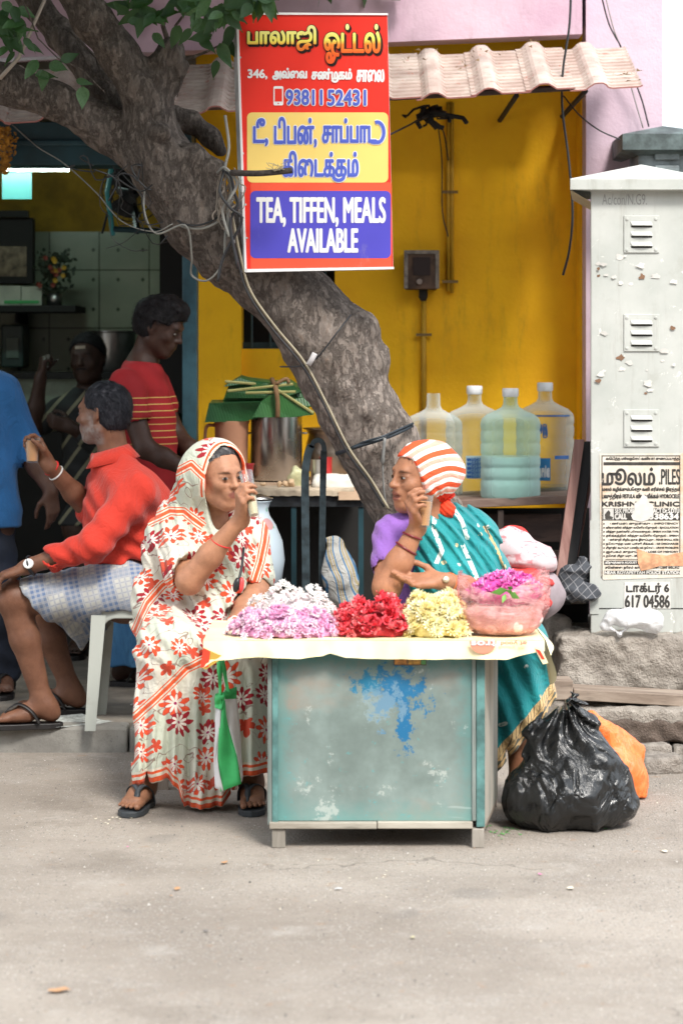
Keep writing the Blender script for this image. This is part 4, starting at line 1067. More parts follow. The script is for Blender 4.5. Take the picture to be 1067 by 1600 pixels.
pk2('lettering', 'KRISHNA CLINIC', (940, 784, 1060, 791), M_ink, .7)
bar(941, 794, 1061, 812)
part('print_picture', flat([(942, 794.5), (958, 794.5), (958, 811.5), (942, 811.5)], cmap, .0033), M_paper2, po)
part('print_picture', flat([(945, 811), (944, 804), (947, 800), (950, 797), (953, 801), (952, 806), (957, 808), (956, 811)], cmap, .0038), M_papblk, po)
pk2('lettering', 'SEX PROBLEM CONTACT Dr.S.DTU', (960, 794.5, 1060, 801.5), M_paper2, .35, .0034)
pk2('lettering', 'CALL', (960, 802.5, 978, 811), M_paper2, .8, .0034); pk2('lettering', '338634', (1014, 802.5, 1059, 811), M_paper2, .8, .0034)
rows = ['ஆண்மை குறைவு - IMPOTENCY', 'விரைவில் விந்து வெளியேறுதல் - EJACULATION', 'விந்து தண்ணீர் போலாகுதல் - SPERM WATER TYPE', 'தூக்கத்தில் விந்து வெளியேறுதல் - SPERM', 'ஆண்குறி சிறியதாக இருப்பது - PENIS SMALL SIZE', 'நோயுற்ற மன பள்ளி சீக்கல் - GS DISCHARGE', 'சிறுநீர் கடுப்பு பாலியல் நோய் - URINE PROBLEMS', 'ஞாபகம் குறைபாடு - LOSS OF MEMORY', 'தோல் சிறு மரு - SKIN']
for i, s in enumerate(rows):
    y = 816+i*6.3
    pk2('lettering', s, (946, y, 1059 if i < 8 else 1000, y+4.6), M_ink, .25); part('bullet', flat(arc(942.8, y+2.3, 1.3, 1.6, 0, 330, 6), cmap, .003), M_ink, po)
bar(943, 876, 1062, 882.5); bar(943, 891.5, 1062, 897.5)
pk2('lettering', 'கிருஷ்ணா AUGUST CLINIC 1/1 DR ROYAPETTAH', (945, 876.6, 1060, 881.8), M_paper2, .3, .0034)
pk2('lettering', 'சென்னை நேரம் காலை மாலை பஸ் ஸ்டாப்', (945, 884.5, 1060, 889.5), M_ink, .3)
pk2('lettering', 'NEAR ROYAPETTAH POLICE STATION', (944, 892.2, 1062, 896.8), M_paper2, .35, .0034)
def scrap(poly, m, lift=.005): part('torn_scrap', flat(poly, cmap, lift), m, po)
scrap([(1003, 772), (1010, 776), (1012, 784), (1020, 790), (1020, 803), (1012, 812), (1000, 815), (988, 812), (985, 806), (990, 797), (990, 786), (997, 783)], M_paper2)
scrap([(994, 857), (1012, 864), (1040, 868), (1067, 862), (1090, 866), (1090, 880), (1066, 884), (1030, 884), (1018, 888), (1001, 892), (996, 880)], M_orp)
scrap([(975, 909), (1046, 909), (1047, 951), (974, 950)], M_paper2, .0022)
pk2('lettering', 'டாக்டர் 6', (978, 911, 1044, 928), M_ink, .8, .003); pk2('lettering', '617 04586', (976, 930, 1045, 949), M_ink, .8, .003)
rs = random.Random(44)
for i in range(34):     # scabs of old paper and rust where bills were torn off
    x, y = rs.uniform(930, 1065), rs.choice([rs.uniform(400, 480), rs.uniform(500, 620)]); s = rs.uniform(2, 9)
    if 968 < x < 1034 and (485 < y < 555): continue
    pts = [(x+s*rs.uniform(.4, 1)*math.cos(a)*1.2, y+s*rs.uniform(.4, 1)*math.sin(a)*.8) for a in [k*PI/5 for k in range(10)]]
    part('torn_scrap', flat(pts, cmap, .001+.0002*i), rs.choice([M_paper2, M_paper2, simple('rust_spot%d' % i, (.22, .12, .07), .8)]), uc)
# second cabinet behind
D2 = 10.25
u2 = thing('old_cabinet', 'old grey blue metal cabinet roof rising behind the white cabinet', 'cabinet', (VX(1040, D2), D2, .1))
M_c2 = simple('grey_blue_cabinet', (.20, .24, .25), .5, 0, .5, 10); M_c2r = simple('mossy_cabinet_roof', (.09, .12, .12), .6, 0, .6, 12)
part('body', MB().box(VX(997, D2), VX(1120, D2), D2, D2+.5, .1, VZ(232, D2)), M_c2, u2)
a0, a1 = VX(972, D2-.07), VX(1135, D2-.07); za, zc = VZ(243, D2-.07), VZ(209, D2-.07); xm = VX(1038, D2); zm = VZ(195, D2)
part('roof', MB().add([(a0, D2-.07, za+.025), (a1, D2-.07, za+.025), (a1, D2+.6, za+.0), (a0, D2+.6, za), (a0, D2-.07, zc), (a1, D2-.07, zc), (a1, D2+.6, zc), (a0, D2+.6, zc), (xm, D2+.05, zm), (xm, D2+.5, zm), (VX(997, D2), D2-.001, VZ(243, D2)), (VX(1120, D2), D2-.001, VZ(243, D2))], [(0, 1, 5, 4), (3, 0, 4, 7), (4, 5, 8), (5, 6, 9, 8), (7, 4, 8, 9), (6, 7, 9), (1, 2, 6, 5), (0, 10, 11, 1), (0, 3, 10)]), M_c2r, u2)
for y in (244, 263):
    part('louvre', MB().box(VX(1022, D2-.01), VX(1060, D2-.01), D2-.02, D2-.001, VZ(y+6, D2), VZ(y-4, D2)), M_c2, u2, bevel=.004)

# ================================================================== BOTTLE RACK, COUNTER and stuff behind the women
BD = 9.9
rk_ = thing('wooden_rack', 'old dark wooden rack standing before the yellow wall with water bottles on top', 'rack', (VX(800, BD), BD, .1))
part('top_board', MB().hexa([V(690, 796, BD), V(690, 796, BD)+(0, .6, 0), V(905, 786, BD)+(0, .6, 0), V(905, 786, BD), V(690, 783, BD), V(690, 783, BD)+(0, .6, 0), V(905, 773, BD)+(0, .6, 0), V(905, 773, BD)]), mat_wood('rack_top_wood', (.16, .10, .08), (.30, .22, .18), (.15, 1, 1)), rk_, bevel=.003)
part('back_panel', MB().box(VX(690, BD), VX(930, BD), BD+.25, BD+.27, .1, VZ(800, BD)), M_dark, rk_)
part('rail', MB().box(VX(700, BD), VX(880, BD), BD+.10, BD+.13, VZ(850, BD), VZ(806, BD)), M_dkw, rk_, bevel=.003)
part('rail', MB().box(VX(740, BD), VX(880, BD), BD+.06, BD+.09, VZ(905, BD), VZ(862, BD)), M_dkw, rk_, bevel=.003)
for px in (700, 778, 892):
    part('post', MB().box(VX(px, BD), VX(px+9, BD), BD+.02, BD+.06, .1, VZ(798, BD)), M_dkwv, rk_, bevel=.002)
part('lower_shelf', MB().box(VX(800, 9.5), VX(915, 9.5), 9.5, 9.9, VZ(944, 9.5), VZ(935, 9.5)), mat_wood('lower_shelf_wood', (.16, .13, .11), (.30, .26, .22), (.2, 1, 1)), rk_, bevel=.002)
part('lower_rail', MB().box(VX(800, 9.55), VX(918, 9.55), 9.55, 9.58, VZ(975, 9.5), VZ(945, 9.5)), M_dark, rk_)
def lean(name, label, p0, p1, wpx, th, mat, D0, D1):
    a = V(p0[0], p0[1], D0); b_ = V(p1[0], p1[1], D1); u = np.array((wpx*D0/FOC, 0, 0)); t = np.array((0, th, 0))
    return solo(name, label, name.split('_')[-1], MB().hexa([a, a+t, a+u+t, a+u, b_, b_+t, b_+u+t, b_+u]), mat, bevel=.002)
lean('leaning_plank', 'reddish weathered plank leaning upright beside the cabinet', (862, 945), (898, 687), 15, .03, M_redw, 9.35, 9.5)
lean('leaning_board', 'black leaning board directly behind the reddish plank', (874, 945), (912, 690), 17, .03, simple('black_board', (.012, .011, .012), .6), 9.42, 9.55)
lean('thin_plank', 'thin dark red plank leaning nearest the cabinet', (893, 870), (925, 700), 10, .02, M_redw, 9.5, 9.6)
# water bottles
def mat_glassy(name, tint, rough=.08, tr=.9, mixw=.5):
    g = G_(name); co = g.co()
    n = g.noise(8, 4, .6, co)
    g.out(tint, rough, 0, g.bump(n, .15, .004), Transmission_Weight=1.0, IOR=1.15)
    tb = g.n('BsdfTransparent', None, _0=tuple(min(1, c*1.0) for c in tint)); mx = g.n('MixShader'); mx.inputs[0].default_value = mixw
    lw = g.n('LayerWeight', None, Blend=.45); g.t.links.new(g.m('ADD', mixw*.28, g.m('MULTIPLY', lw.outputs[1], .72), None, True), mx.inputs[0]); g.t.links.new(g.b.outputs[0], mx.inputs[2]); g.t.links.new(tb.outputs[0], mx.inputs[1])
    g.t.links.new(mx.outputs[0], g.t.nodes['Material Output'].inputs[0])
    g.b.inputs['Transmission Weight'].default_value = tr
    return g.mat
M_botc = mat_glassy('scuffed_clear_plastic', (.84, .90, .90), .16, .15, .30)
M_botb = mat_glassy('scuffed_pale_green_plastic', (.70, .88, .84), .20, .15, .55)
M_cap = simple('white_cap', (.75, .76, .78), .4, 0, .1)
M_watr = mat_glassy('bottle_water', (.72, .78, .70), .1, .8, .4)
M_cloudy = simple('cloudy_frosted_water', (.66, .75, .74), .25, 0, .08)
def bottle(label, px, pyb, D, hpx, mat, fill=0, lab=None, cap=True, rs=1):
    base = V(px, pyb, D); H = hpx*D/FOC; r = .124*rs
    t = thing('water_bottle', label, 'bottle', tuple(base), 'large water bottles on the rack')
    pf = [(0, .004), (r*.8, 0), (r*.97, .012), (r, .03)]
    zb = H*.70
    nr = 5
    for i in range(nr):
        z0 = .05+(zb-.07)*i/nr; dz = (zb-.07)/nr
        pf += [(r, z0+dz*.15), (r, z0+dz*.6), (r*.978, z0+dz*.72), (r*.978, z0+dz*.85), (r, z0+dz*.98)]
    pf += [(r*1.0, zb), (r*.96, zb+H*.035), (r*.8, zb+H*.075), (r*.5, zb+H*.11), (r*.3, zb+H*.14), (.030, zb+H*.17), (.028, H*.985)]
    part('body', MB().lathe(base, pf, 40), mat, t, smooth=True)
    if cap: part('cap', MB().lathe(base+(0, 0, H*.93), [(.031, 0), (.034, .005), (.034, H*.07), (.031, H*.078), (0, H*.078)], 24), M_cap, t, smooth=True, sharp=40)
    if fill: 
        pw = [(0, .006)]+[(q[0]*.985, q[1]+.002) for q in pf if 0 < q[0] and q[1] < fill*H]; pw += [(pw[-1][0], fill*H), (0, fill*H)]
        part('water', MB().lathe(base, pw, 40), M_cloudy if lab == 'frost' else M_watr, t, smooth=True, sharp=40)
    return t, base, H, r
def wrap(base, r, a0, a1, z0, z1, n=10, off=.001):
    return MB().grid(lambda u, v: base+np.array(((r+off)*math.sin(a0+(a1-a0)*u), -(r+off)*math.cos(a0+(a1-a0)*u), z0+(z1-z0)*v)), n, 2)
def wmap(base, r, off=.002):
    def f(x, y, lift): return base+np.array(((r+off+lift)*math.sin(x), -(r+off+lift)*math.cos(x), -y))
    return f
M_lbl = vinyl('label_blue', (.03, .20, .45)); M_lbw = vinyl('label_pale', (.50, .66, .70)); M_lbt = vinyl('ink_blue', (.02, .13, .42))
t, bs, H, r = bottle('clear water bottle standing left, half hidden behind the tree trunk', 677, 782, 10.35, 170, M_botc, 0, cap=False)
t, bs, H, r = bottle('clear water bottle with a pale blue label, second from the trunk', 741, 776, 10.35, 172, M_botc, 0)
part('label', wrap(bs, r, -.35, .22, .085, .18), M_lbw, t)
for i in range(5):
    lettering('lettering', 'water', (-.32, -.17+.018*i, .18, -.158+.018*i), M_lbt, t, wmap(bs, r), .004, .0004+.0003*i, n=4)
t, bs, H, r = bottle('frosted pale green water bottle with cloudy water, nearest on the rack', 797, 783, 10.02, 175, M_botb, .40, 'frost')
t, bs, H, r = bottle('clear water bottle with blue letters and label, rightmost on the rack', 851, 776, 10.35, 177, M_botc, .10)
part('label', wrap(bs, r, -.45, .1, .075, .17), M_lbl, t)
lettering('lettering', 'Panic', (-.42, -.135, .06, -.095), M_swhite, t, wmap(bs, r), .008, .0006, n=6)
lettering('lettering', 'PB', (-.32, -.305, .0, -.265), M_lbt, t, wmap(bs, r, .003), .012, .0006, n=6)
part('rim_band', wrap(bs, r, -.9, .9, .345, .352, 20), M_lbt, t)
part('side_band', wrap(bs, r, .25, .85, .165, .18, 8), M_lbt, t)

# serving counter outside, with pots
KD = 9.7
kt = thing('food_counter', 'wooden topped black counter behind the trunk holding the pots and leaves', 'counter', (VX(480, KD), KD, .1))
part('table_top', MB().box(VX(300, KD), VX(566, KD), KD, 10.78, VZ(774, KD), VZ(765, KD)), mat_wood('counter_wood', (.34, .23, .15), (.52, .38, .27), (.2, 1, 1)), kt, bevel=.003)
part('edge_rail', MB().box(VX(300, KD+.01), VX(570, KD+.01), KD+.012, KD+.05, VZ(792, KD), VZ(775, KD)), simple('black_steel', (.015, .018, .022), .5, 0, .5, 30), kt)
part('back_board', MB().box(VX(300, KD), VX(640, KD), 10.55, 10.6, .1, VZ(793, KD)), M_dark, kt)
for px in (320, 455, 560):
    part('leg', MB().box(VX(px, KD), VX(px+8, KD), KD+.02, KD+.05, .09, VZ(793, KD)), M_teald, kt)
part('wood_end', MB().box(VX(529, KD), VX(568, KD), KD-.012, KD+.03, VZ(781, KD), VZ(768, KD)), mat_wood('cut_wood_end', (.45, .30, .20), (.6, .44, .3), (.3, 1, 1)), kt)
cl = MB().grid(lambda u, v: V(393+u*165, 0, KD-.004+v*.001)*np.array((1, 1, 0))+np.array((0, 0, VZ(741+v*33+2*math.sin(u*20), KD))), 40, 4)
sh_, _ = 0, 0
ZC = VZ(765, KD)
solo('counter_cloth', 'pale striped cloth hanging over the front edge of the food counter', 'cloth', MB().grid(lambda u, v: (VX(385+u*168, KD), (KD-.006-.003*math.sin(u*40) if v < .5 else KD-.006+(v-.5)*.5), (ZC-.025+.027*v*2+.001*math.sin(u*60) if v < .5 else ZC+.003)), 60, 6), simple('pale_cloth', (.46, .38, .28), .8, 0, .3, 20), smooth=True)
# steel pot
pc = V(432, 752, 10.35); pc[2] = ZC+.006
pt = thing('steel_pot', 'tall steel pot on the food counter under the banana leaves', 'pot', tuple(pc))
part('wall', MB().lathe(pc, [(0, .002), (.105, .0), (.11, .008), (.11, .27), (.122, .276), (.122, .281), (.108, .281), (.106, .02), (0, .016)], 48), mat_steel('pot_steel', (.50, .49, .47), .22), pt, smooth=True, sharp=35)
for s in (-1, 1): part('handle', MB().tube([pc+(s*.11, -.02, .2), pc+(s*.13, -.022, .2), pc+(s*.13, .02, .2), pc+(s*.11, .02, .2)], .004, 6), M_steel, pt, smooth=True)
jc = V(362, 752, 10.3); jc[2] = ZC+.006
jg = thing('plastic_jug', 'tan plastic jug with side handle on the food counter', 'jug', tuple(jc)); M_tan = simple('tan_plastic', (.58, .30, .19), .4, 0, .15)
part('body', MB().lathe(jc, [(0, .0), (.062, 0), (.066, .01), (.072, .24), (.078, .25), (.078, .254), (.070, .254), (.064, .01), (0, .008)], 32), M_tan, jg, smooth=True, sharp=40)
part('handle', MB().tube(cat_([jc+(-.07, 0, .235), jc+(-.105, 0, .23), jc+(-.112, 0, .17), jc+(-.1, 0, .1), jc+(-.068, 0, .07)]), .0075, 8), M_tan, jg, smooth=True)
rc = V(385, 745, 9.95); rc[2] = ZC+.004
solo('red_cup', 'dark red tumbler beside the steel pot', 'cup', MB().lathe(rc, [(0, .0), (.022, 0), (.024, .01), (.031, .08), (.034, .084), (.034, .09), (.028, .09), (.022, .01), (0, .008)], 24), simple('red_plastic', (.45, .03, .04), .3), smooth=True, sharp=40)
p2 = V(515, 745, 10.45); p2[2] = ZC+.006
solo('second_pot', 'second rounded steel pot partly behind the tree trunk', 'pot', MB().lathe(p2, [(0, 0), (.06, 0), (.1, .05), (.108, .12), (.09, .19), (.1, .21), (.115, .215), (.115, .22), (.088, .22), (0, .2)], 40), mat_steel('old_pot_steel', (.42, .36, .30), .3), smooth=True)
for k, (px, m_, hh) in enumerate(((509, simple('red_tin', (.5, .03, .03), .4), .11), (495, M_steel, .1))):
    q = V(px, 745, 10.0); q[2] = ZC+.004
    solo('small_tin', ['small red tin between the dark frame and the trunk', 'small steel tin between the dark frame and the pot'][k], 'tin', MB().lathe(q, [(0, 0), (.026, 0), (.026, hh), (.028, hh+.004), (.024, hh+.004), (.024, .01), (0, .008)], 20), m_, smooth=True, sharp=40)
for i, (px, py, s) in enumerate(((411, 751, .018), (447, 750, .022), (456, 746, .024), (437, 752, .016))):
    q = V(px, py, 9.85); q[2] = ZC+.006+s*.45
    solo('ginger_piece', ['small peeled lump alone left on the counter cloth', 'peeled pale lump below the steel pot', 'larger peeled lump touching the pale block', 'tiny pale crumb in front of the steel pot'][i], 'food', lump(q, (s*1.6, s, s), i+3, .004, .005, rotm(0, .4*i, .7*i), .005), simple('peeled_ginger%d' % i, (.62, .44, .27), .6), smooth=True)
q = V(466, 738, 9.95); q[2] = ZC+.035
solo('cabbage_wedge', 'pale green wedge of cabbage on the food counter', 'cabbage', lump(q, (.075, .06, .07), 5, .006, .006, rotm(.3, .5, .2), .01), simple('cabbage', (.60, .60, .36), .5, 0, .25, 30), smooth=True)
q = V(520, 740, 9.9); q[2] = ZC+.02
solo('folded_cloth', 'white folded cloth on the counter beside the trunk', 'cloth', lump(q, (.16, .2, .06), 6, .012, .008, None, .02), simple('white_cotton', (.68, .66, .60), .9, 0, .1), smooth=True)
# banana leaves: stacked folded sheets tied with a strip
bl = thing('banana_leaves', 'stack of cut green banana leaves tied up on top of the steel pot', 'leaves', tuple(V(420, 652, 10.35)))
def mat_ban(nm, c1, c2):
    g = G_(nm); w_ = g.n('TexWave', {'bands_direction': 'X'}, Vector=g.co(rot=(0, .3, .2)), Scale=28, Distortion=1.5).outputs[1]
    return g.out(g.mix(g.step(g.noise(5), .3, .7), c1, c2), .42, 0, g.bump(w_, .25, .003))
MBn = [mat_ban('banana_leaf_a', (.012, .06, .018), (.025, .10, .03)), mat_ban('banana_leaf_b', (.02, .09, .025), (.04, .15, .04)), mat_ban('banana_leaf_c', (.01, .06, .02), (.02, .11, .03))]
def sheet(pl, D, mat, th=.01, dd=.25, nm='leaf'):
    n = len(pl); fr = [V(x, y, D+random.Random(int(x+y)).uniform(-.01, .01)) for x, y in pl]
    bk = [p+np.array((0, dd, .01)) for p in fr]
    return part(nm, MB().add(fr+bk, [tuple(range(n))]+[tuple(range(2*n-1, n-1, -1))]+[(i, n+i, n+(i+1) % n, (i+1) % n) for i in range(n)]), mat, bl)
sheet([(320, 660), (327, 630), (420, 628), (405, 652), (385, 658)], 10.22, MBn[2])
sheet([(348, 628), (356, 606), (420, 600), (452, 610), (470, 628)], 10.30, MBn[1])
sheet([(355, 612), (372, 592), (440, 600), (455, 608)], 10.36, MBn[0])
sheet([(350, 604), (374, 590), (396, 597), (380, 604)], 10.28, MBn[2])
sheet([(352, 622), (360, 612), (460, 603), (470, 612), (440, 622)], 10.27, MBn[0])
sheet([(395, 652), (408, 628), (432, 610), (465, 632), (490, 648), (455, 652)], 10.17, MBn[1], dd=.2)
sheet([(410, 600), (452, 597), (486, 618), (488, 632), (440, 606)], 10.3, MBn[2])
sheet([(405, 634), (480, 620), (492, 634), (470, 640)], 10.2, MBn[0])
M_rib = simple('leaf_midrib', (.28, .27, .10), .5); M_dry = simple('dry_leaf_tie', (.16, .09, .04), .8)
for a, b_ in (((356, 611), (458, 600)), ((432, 608), (489, 645)), ((384, 614), (462, 612)), ((352, 596), (400, 600))):
    part('midrib', MB().tube([V(*a, 10.165), V(*b_, 10.165)], .006, 6), M_rib, bl)
ti = part('tie', MB().tube(cat_([V(425, 593, 10.3), V(431, 606, 10.15), V(434, 630, 10.14), V(434, 652, 10.15)]), .011, 6), M_dry, bl, smooth=True)
part('tie_end', MB().tube(cat_([V(431, 600, 10.16), V(447, 592, 10.16), V(452, 598, 10.16)]), .008, 6), M_dry, bl, smooth=True)

# arched dark steel frame behind the women
fm = thing('arched_frame', 'scratched dark steel frame with arched top standing behind the flower sellers', 'frame', (VX(488, 9.05), 9.05, 0))
M_fr = simple('scratched_blue_steel', (.035, .055, .065), .45, .2, .5, 25)
def strap_bar(pts, wd, th, D):
    P = cat_([V(x, y, D) for x, y in pts], 6); vs = []
    for i, p in enumerate(P):
        t = nrm(P[min(i+1, len(P)-1)]-P[max(i-1, 0)]); u = nrm(np.cross(t, (0, 1, 0)))
        vs += [p+u*wd/2, p+u*wd/2+(0, th, 0), p-u*wd/2+(0, th, 0), p-u*wd/2]
    n = len(P)
    return MB().add(vs, [(4*i+a, 4*i+(a+1) % 4, 4*i+4+(a+1) % 4, 4*i+4+a) for i in range(n-1) for a in range(4)]+[(0, 1, 2, 3), (4*n-1, 4*n-2, 4*n-3, 4*n-4)])
part('upright', strap_bar([(478, 1000), (478, 900), (477, 800), (477, 740), (481, 710), (487, 696)], .029, .03, 9.0), M_fr, fm)
part('arch', strap_bar([(486, 699), (491, 690), (499, 688), (505, 694), (507, 706)], .018, .04, 9.0), M_fr, fm)
part('upright', strap_bar([(503, 1000), (503, 900), (504, 800), (505, 740), (506, 704)], .024, .03, 9.03), M_fr, fm)
part('crossbar', MB().box(VX(470, 9.01), VX(512, 9.01), 9.0, 9.02, VZ(1003, 9), VZ(995, 9)), M_fr, fm)
for px in (474, 502): part('foot', MB().box(VX(px, 9.01), VX(px+8, 9.01), 8.99, 9.03, .0, VZ(1003, 9)), M_fr, fm)
# painted water pot
wp = V(404, 925, 9.0)
wpt = thing('water_pot', 'pale blue plastic water pot with painted flowers and steel lid', 'pot', tuple(wp))
g = G_('pale_blue_pot'); co = g.co(); v_ = g.voro(9, co); 
ba = g.mix(g.step(v_, .24, .2), (.42, .50, .56), (.45, .25, .25)); ba = g.mix(g.m('MULTIPLY', g.step(g.voro(13, co), .2, .16), 1), ba, (.10, .35, .2))
part('pot', MB().lathe(wp, [(0, 0), (.05, 0), (.088, .05), (.098, .12), (.09, .19), (.065, .25), (.042, .285), (.036, .31), (.045, .335), (.05, .34), (.036, .34)], 40), g.out(ba, .35), wpt, smooth=True)
part('lid', MB().lathe(wp+(0, 0, .345), [(.052, 0), (.054, .004), (.03, .014), (.01, .02), (0, .02)], 32), M_steel, wpt, smooth=True)
ps_ = thing('pot_stand', 'low dark stool under the painted water pot', 'stool', (wp[0], wp[1], 0))
part('seat', MB().box(wp[0]-.13, wp[0]+.13, 8.87, 9.13, wp[2]-.025, wp[2]-.001), M_dkw, ps_, bevel=.003)
for sx in (-1, 1):
    for sy in (-1, 1): part('leg', MB().box(wp[0]+sx*.11-.012, wp[0]+sx*.11+.012, 9+sy*.11-.012, 9+sy*.11+.012, 0, wp[2]-.026), M_dkwv, ps_)
# cloth sack hanging off the frame
g = G_('printed_sack'); co = g.co(); st = g.n('TexWave', {'bands_direction': 'X'}, Vector=g.co(rot=(0, .3, 0)), Scale=4.5, Distortion=7, Detail=1).outputs[1]
ba = g.ramp(st, [(0, (.38, .38, .36)), (.35, (.40, .39, .37)), (.45, (.04, .14, .28)), (.65, (.06, .18, .32)), (.72, (.40, .38, .36)), (.9, (.34, .26, .10)), (1, (.38, .36, .34))])
def sack(P, d): 
    return d+.012*(np.abs(vnoise(P*np.array((1.6, 1, .5)), 16, 1))-.3)+.007*vnoise(P, 22, 2)
sk = sculpt([ELL(V(530, 905, 8.98), (.058, .04, .12), None, .03), CAP(V(520, 850, 8.98), V(528, 900, 8.98), .024, .05, .03), CAP(V(512, 842, 8.98), V(530, 850, 8.98), .012, .014, .02), CAP(V(540, 870, 8.98), V(548, 960, 8.98), .016, .04, .03)], V(490, 1010, 9)-.08, V(575, 820, 9)+.08, .006, sack)
solo('cloth_sack', 'printed white and blue cloth sack hanging on the dark steel frame', 'sack', sk, g.out(ba, .85, 0, g.bump(g.m('ABSOLUTE', g.m('SUBTRACT', g.noise(14, 5, .6, None, 1.5), .5)), .9, .02)), smooth=True)
# bundles on the lower shelf
def foldnoise(P, a, s, seed): return a*(np.abs(vnoise(P, s, seed))-.25)*2+a*.5*vnoise(P, s*2.3, seed+1)
M_bun = None
g = G_('pink_grey_cloth'); n = g.noise(12, 4, .7, g.co((1, 1, 2)), 1.5); M_bun = g.out(g.mix(g.step(n, .5, .62), (.62, .50, .52), (.55, .22, .24)), .85)
bv = sculpt([ELL(V(815, 868, 9.1), (.135, .1, .075), rotm(0, .25, 0), .03), ELL(V(795, 850, 9.08), (.08, .09, .06), None, .04)], V(815, 868, 9.1)-.22, V(815, 868, 9.1)+.22, .007, lambda P, d: d+foldnoise(P, .012, 12, 3))
bn = thing('cloth_bundle', 'pinkish grey cloth bundle with red folds behind the woman in teal', 'bundle', tuple(V(815, 905, 9.1)))
part('bundle', bv, M_bun, bn, smooth=True)
M_redc = simple('red_cotton', (.62, .045, .04), .8, 0, .3, 10)
rv = sculpt([ELL(V(807, 838, 9.12), (.06, .07, .036), rotm(0, .3, 0), .03), ELL(V(812, 900, 9.02), (.07, .06, .032), rotm(0, -.1, 0), .03), ELL(V(845, 912, 9.02), (.05, .05, .02), None, .02), ELL(V(805, 935, 9.05), (.14, .12, .07), None, .02)], V(815, 868, 9.1)-.26, V(815, 868, 9.1)+.22, .008, lambda P, d: d+foldnoise(P, .01, 12, 7))
part('red_fold', rv, M_redc, bn, smooth=True)
part('lower_bundle', sculpt([ELL(V(840, 930, 9.1), (.11, .1, .09), None, .02)], V(840, 930, 9.1)-.2, V(840, 930, 9.1)+.2, .008, lambda P, d: d+foldnoise(P, .01, 10, 9)), simple('grey_mauve_cloth', (.30, .25, .27), .85), bn, smooth=True)
g = G_('dark_checked_cloth'); wx = g.m('FRACT', g.m('MULTIPLY', g.n('SeparateXYZ', None, _0=g.co(rot=(0, .7, .3))).outputs[0], 38)); wz = g.m('FRACT', g.m('MULTIPLY', g.n('SeparateXYZ', None, _0=g.co(rot=(0, .7, .3))).outputs[2], 38))
cf = g.m('MAXIMUM', g.step(wx, .88, .92), g.step(wz, .88, .92))
bv = sculpt([ELL(V(905, 890, 9.32), (.055, .05, .045), rotm(0, -.4, 0), .03), ELL(V(905, 925, 9.3), (.09, .06, .033), None, .03), ELL(V(890, 905, 9.3), (.04, .05, .06), None, .03)], V(905, 905, 9.3)-.16, V(905, 905, 9.3)+.16, .006, lambda P, d: d+foldnoise(P, .014, 20, 13))
solo('checked_bundle', 'dark grey checked cloth bundle squeezed beside the cabinet', 'bundle', bv, g.out(g.mix(cf, (.05, .055, .065), (.20, .20, .21)), .85), smooth=True)
# ================================================================== PEOPLE
def mat_skin(name, rough=.48):
    g = G_(name); a = g.attr('tint').outputs[1]; co = g.co()
    n = g.noise(22, 6, .7, co); n2 = g.noise(120, 4, .7, co)
    ba = g.mix(1.0, a, g.mix(g.step(n, .3, .7), (.80, .76, .74), (1.08, 1.04, 1.0)), 'MULTIPLY')
    g.b.inputs['Subsurface Weight'].default_value = .08
    g.b.inputs['Subsurface Radius'].default_value = (.012, .005, .003)
    g.b.inputs['Subsurface Scale'].default_value = .5
    return g.out(ba, g.m('ADD', rough-.06, g.m('MULTIPLY', n, .14)), 0, g.bump(g.m('ADD', n2, g.m('MULTIPLY', n, 1.5)), .5, .0022), Specular_IOR_Level=.32)
M_skin = mat_skin('skin')
def mat_hair(name, c1, c2):
    g = G_(name); n = g.noise(9, 5, .7, g.co((3.5, 3.5, 1.4)), 1.2); n2 = g.noise(60, 4, .7, g.co((3, 3, 1)), .5)
    return g.out(g.mix(g.step(n, .45, .7), c1, c2), .6, 0, g.bump(n2, .9, .004), Specular_IOR_Level=.18)
M_hairb = mat_hair('black_hair', (.008, .007, .008), (.02, .018, .02))
M_hairg = mat_hair('greying_hair', (.045, .043, .045), (.30, .29, .29))
M_hairbg = mat_hair('blue_black_hair', (.012, .013, .018), (.05, .05, .06))
M_eyew = plain('eye_white', (.34, .31, .29), .3); M_iris = plain('dark_iris', (.015, .008, .005), .15)
def headframe(yaw, pitch=0, roll=0):
    """yaw 0 faces the camera, positive turns to the picture's right; columns: head's left(+x to viewer right when facing camera), forward, up"""
    R = Matrix.Rotation(yaw, 3, 'Z') @ Matrix.Rotation(PI, 3, 'Z')      # forward = -Y
    R = R @ Matrix.Rotation(pitch, 3, 'X') @ Matrix.Rotation(roll, 3, 'Y')
    return np.array(R)       # local axes x right, y forward, z up
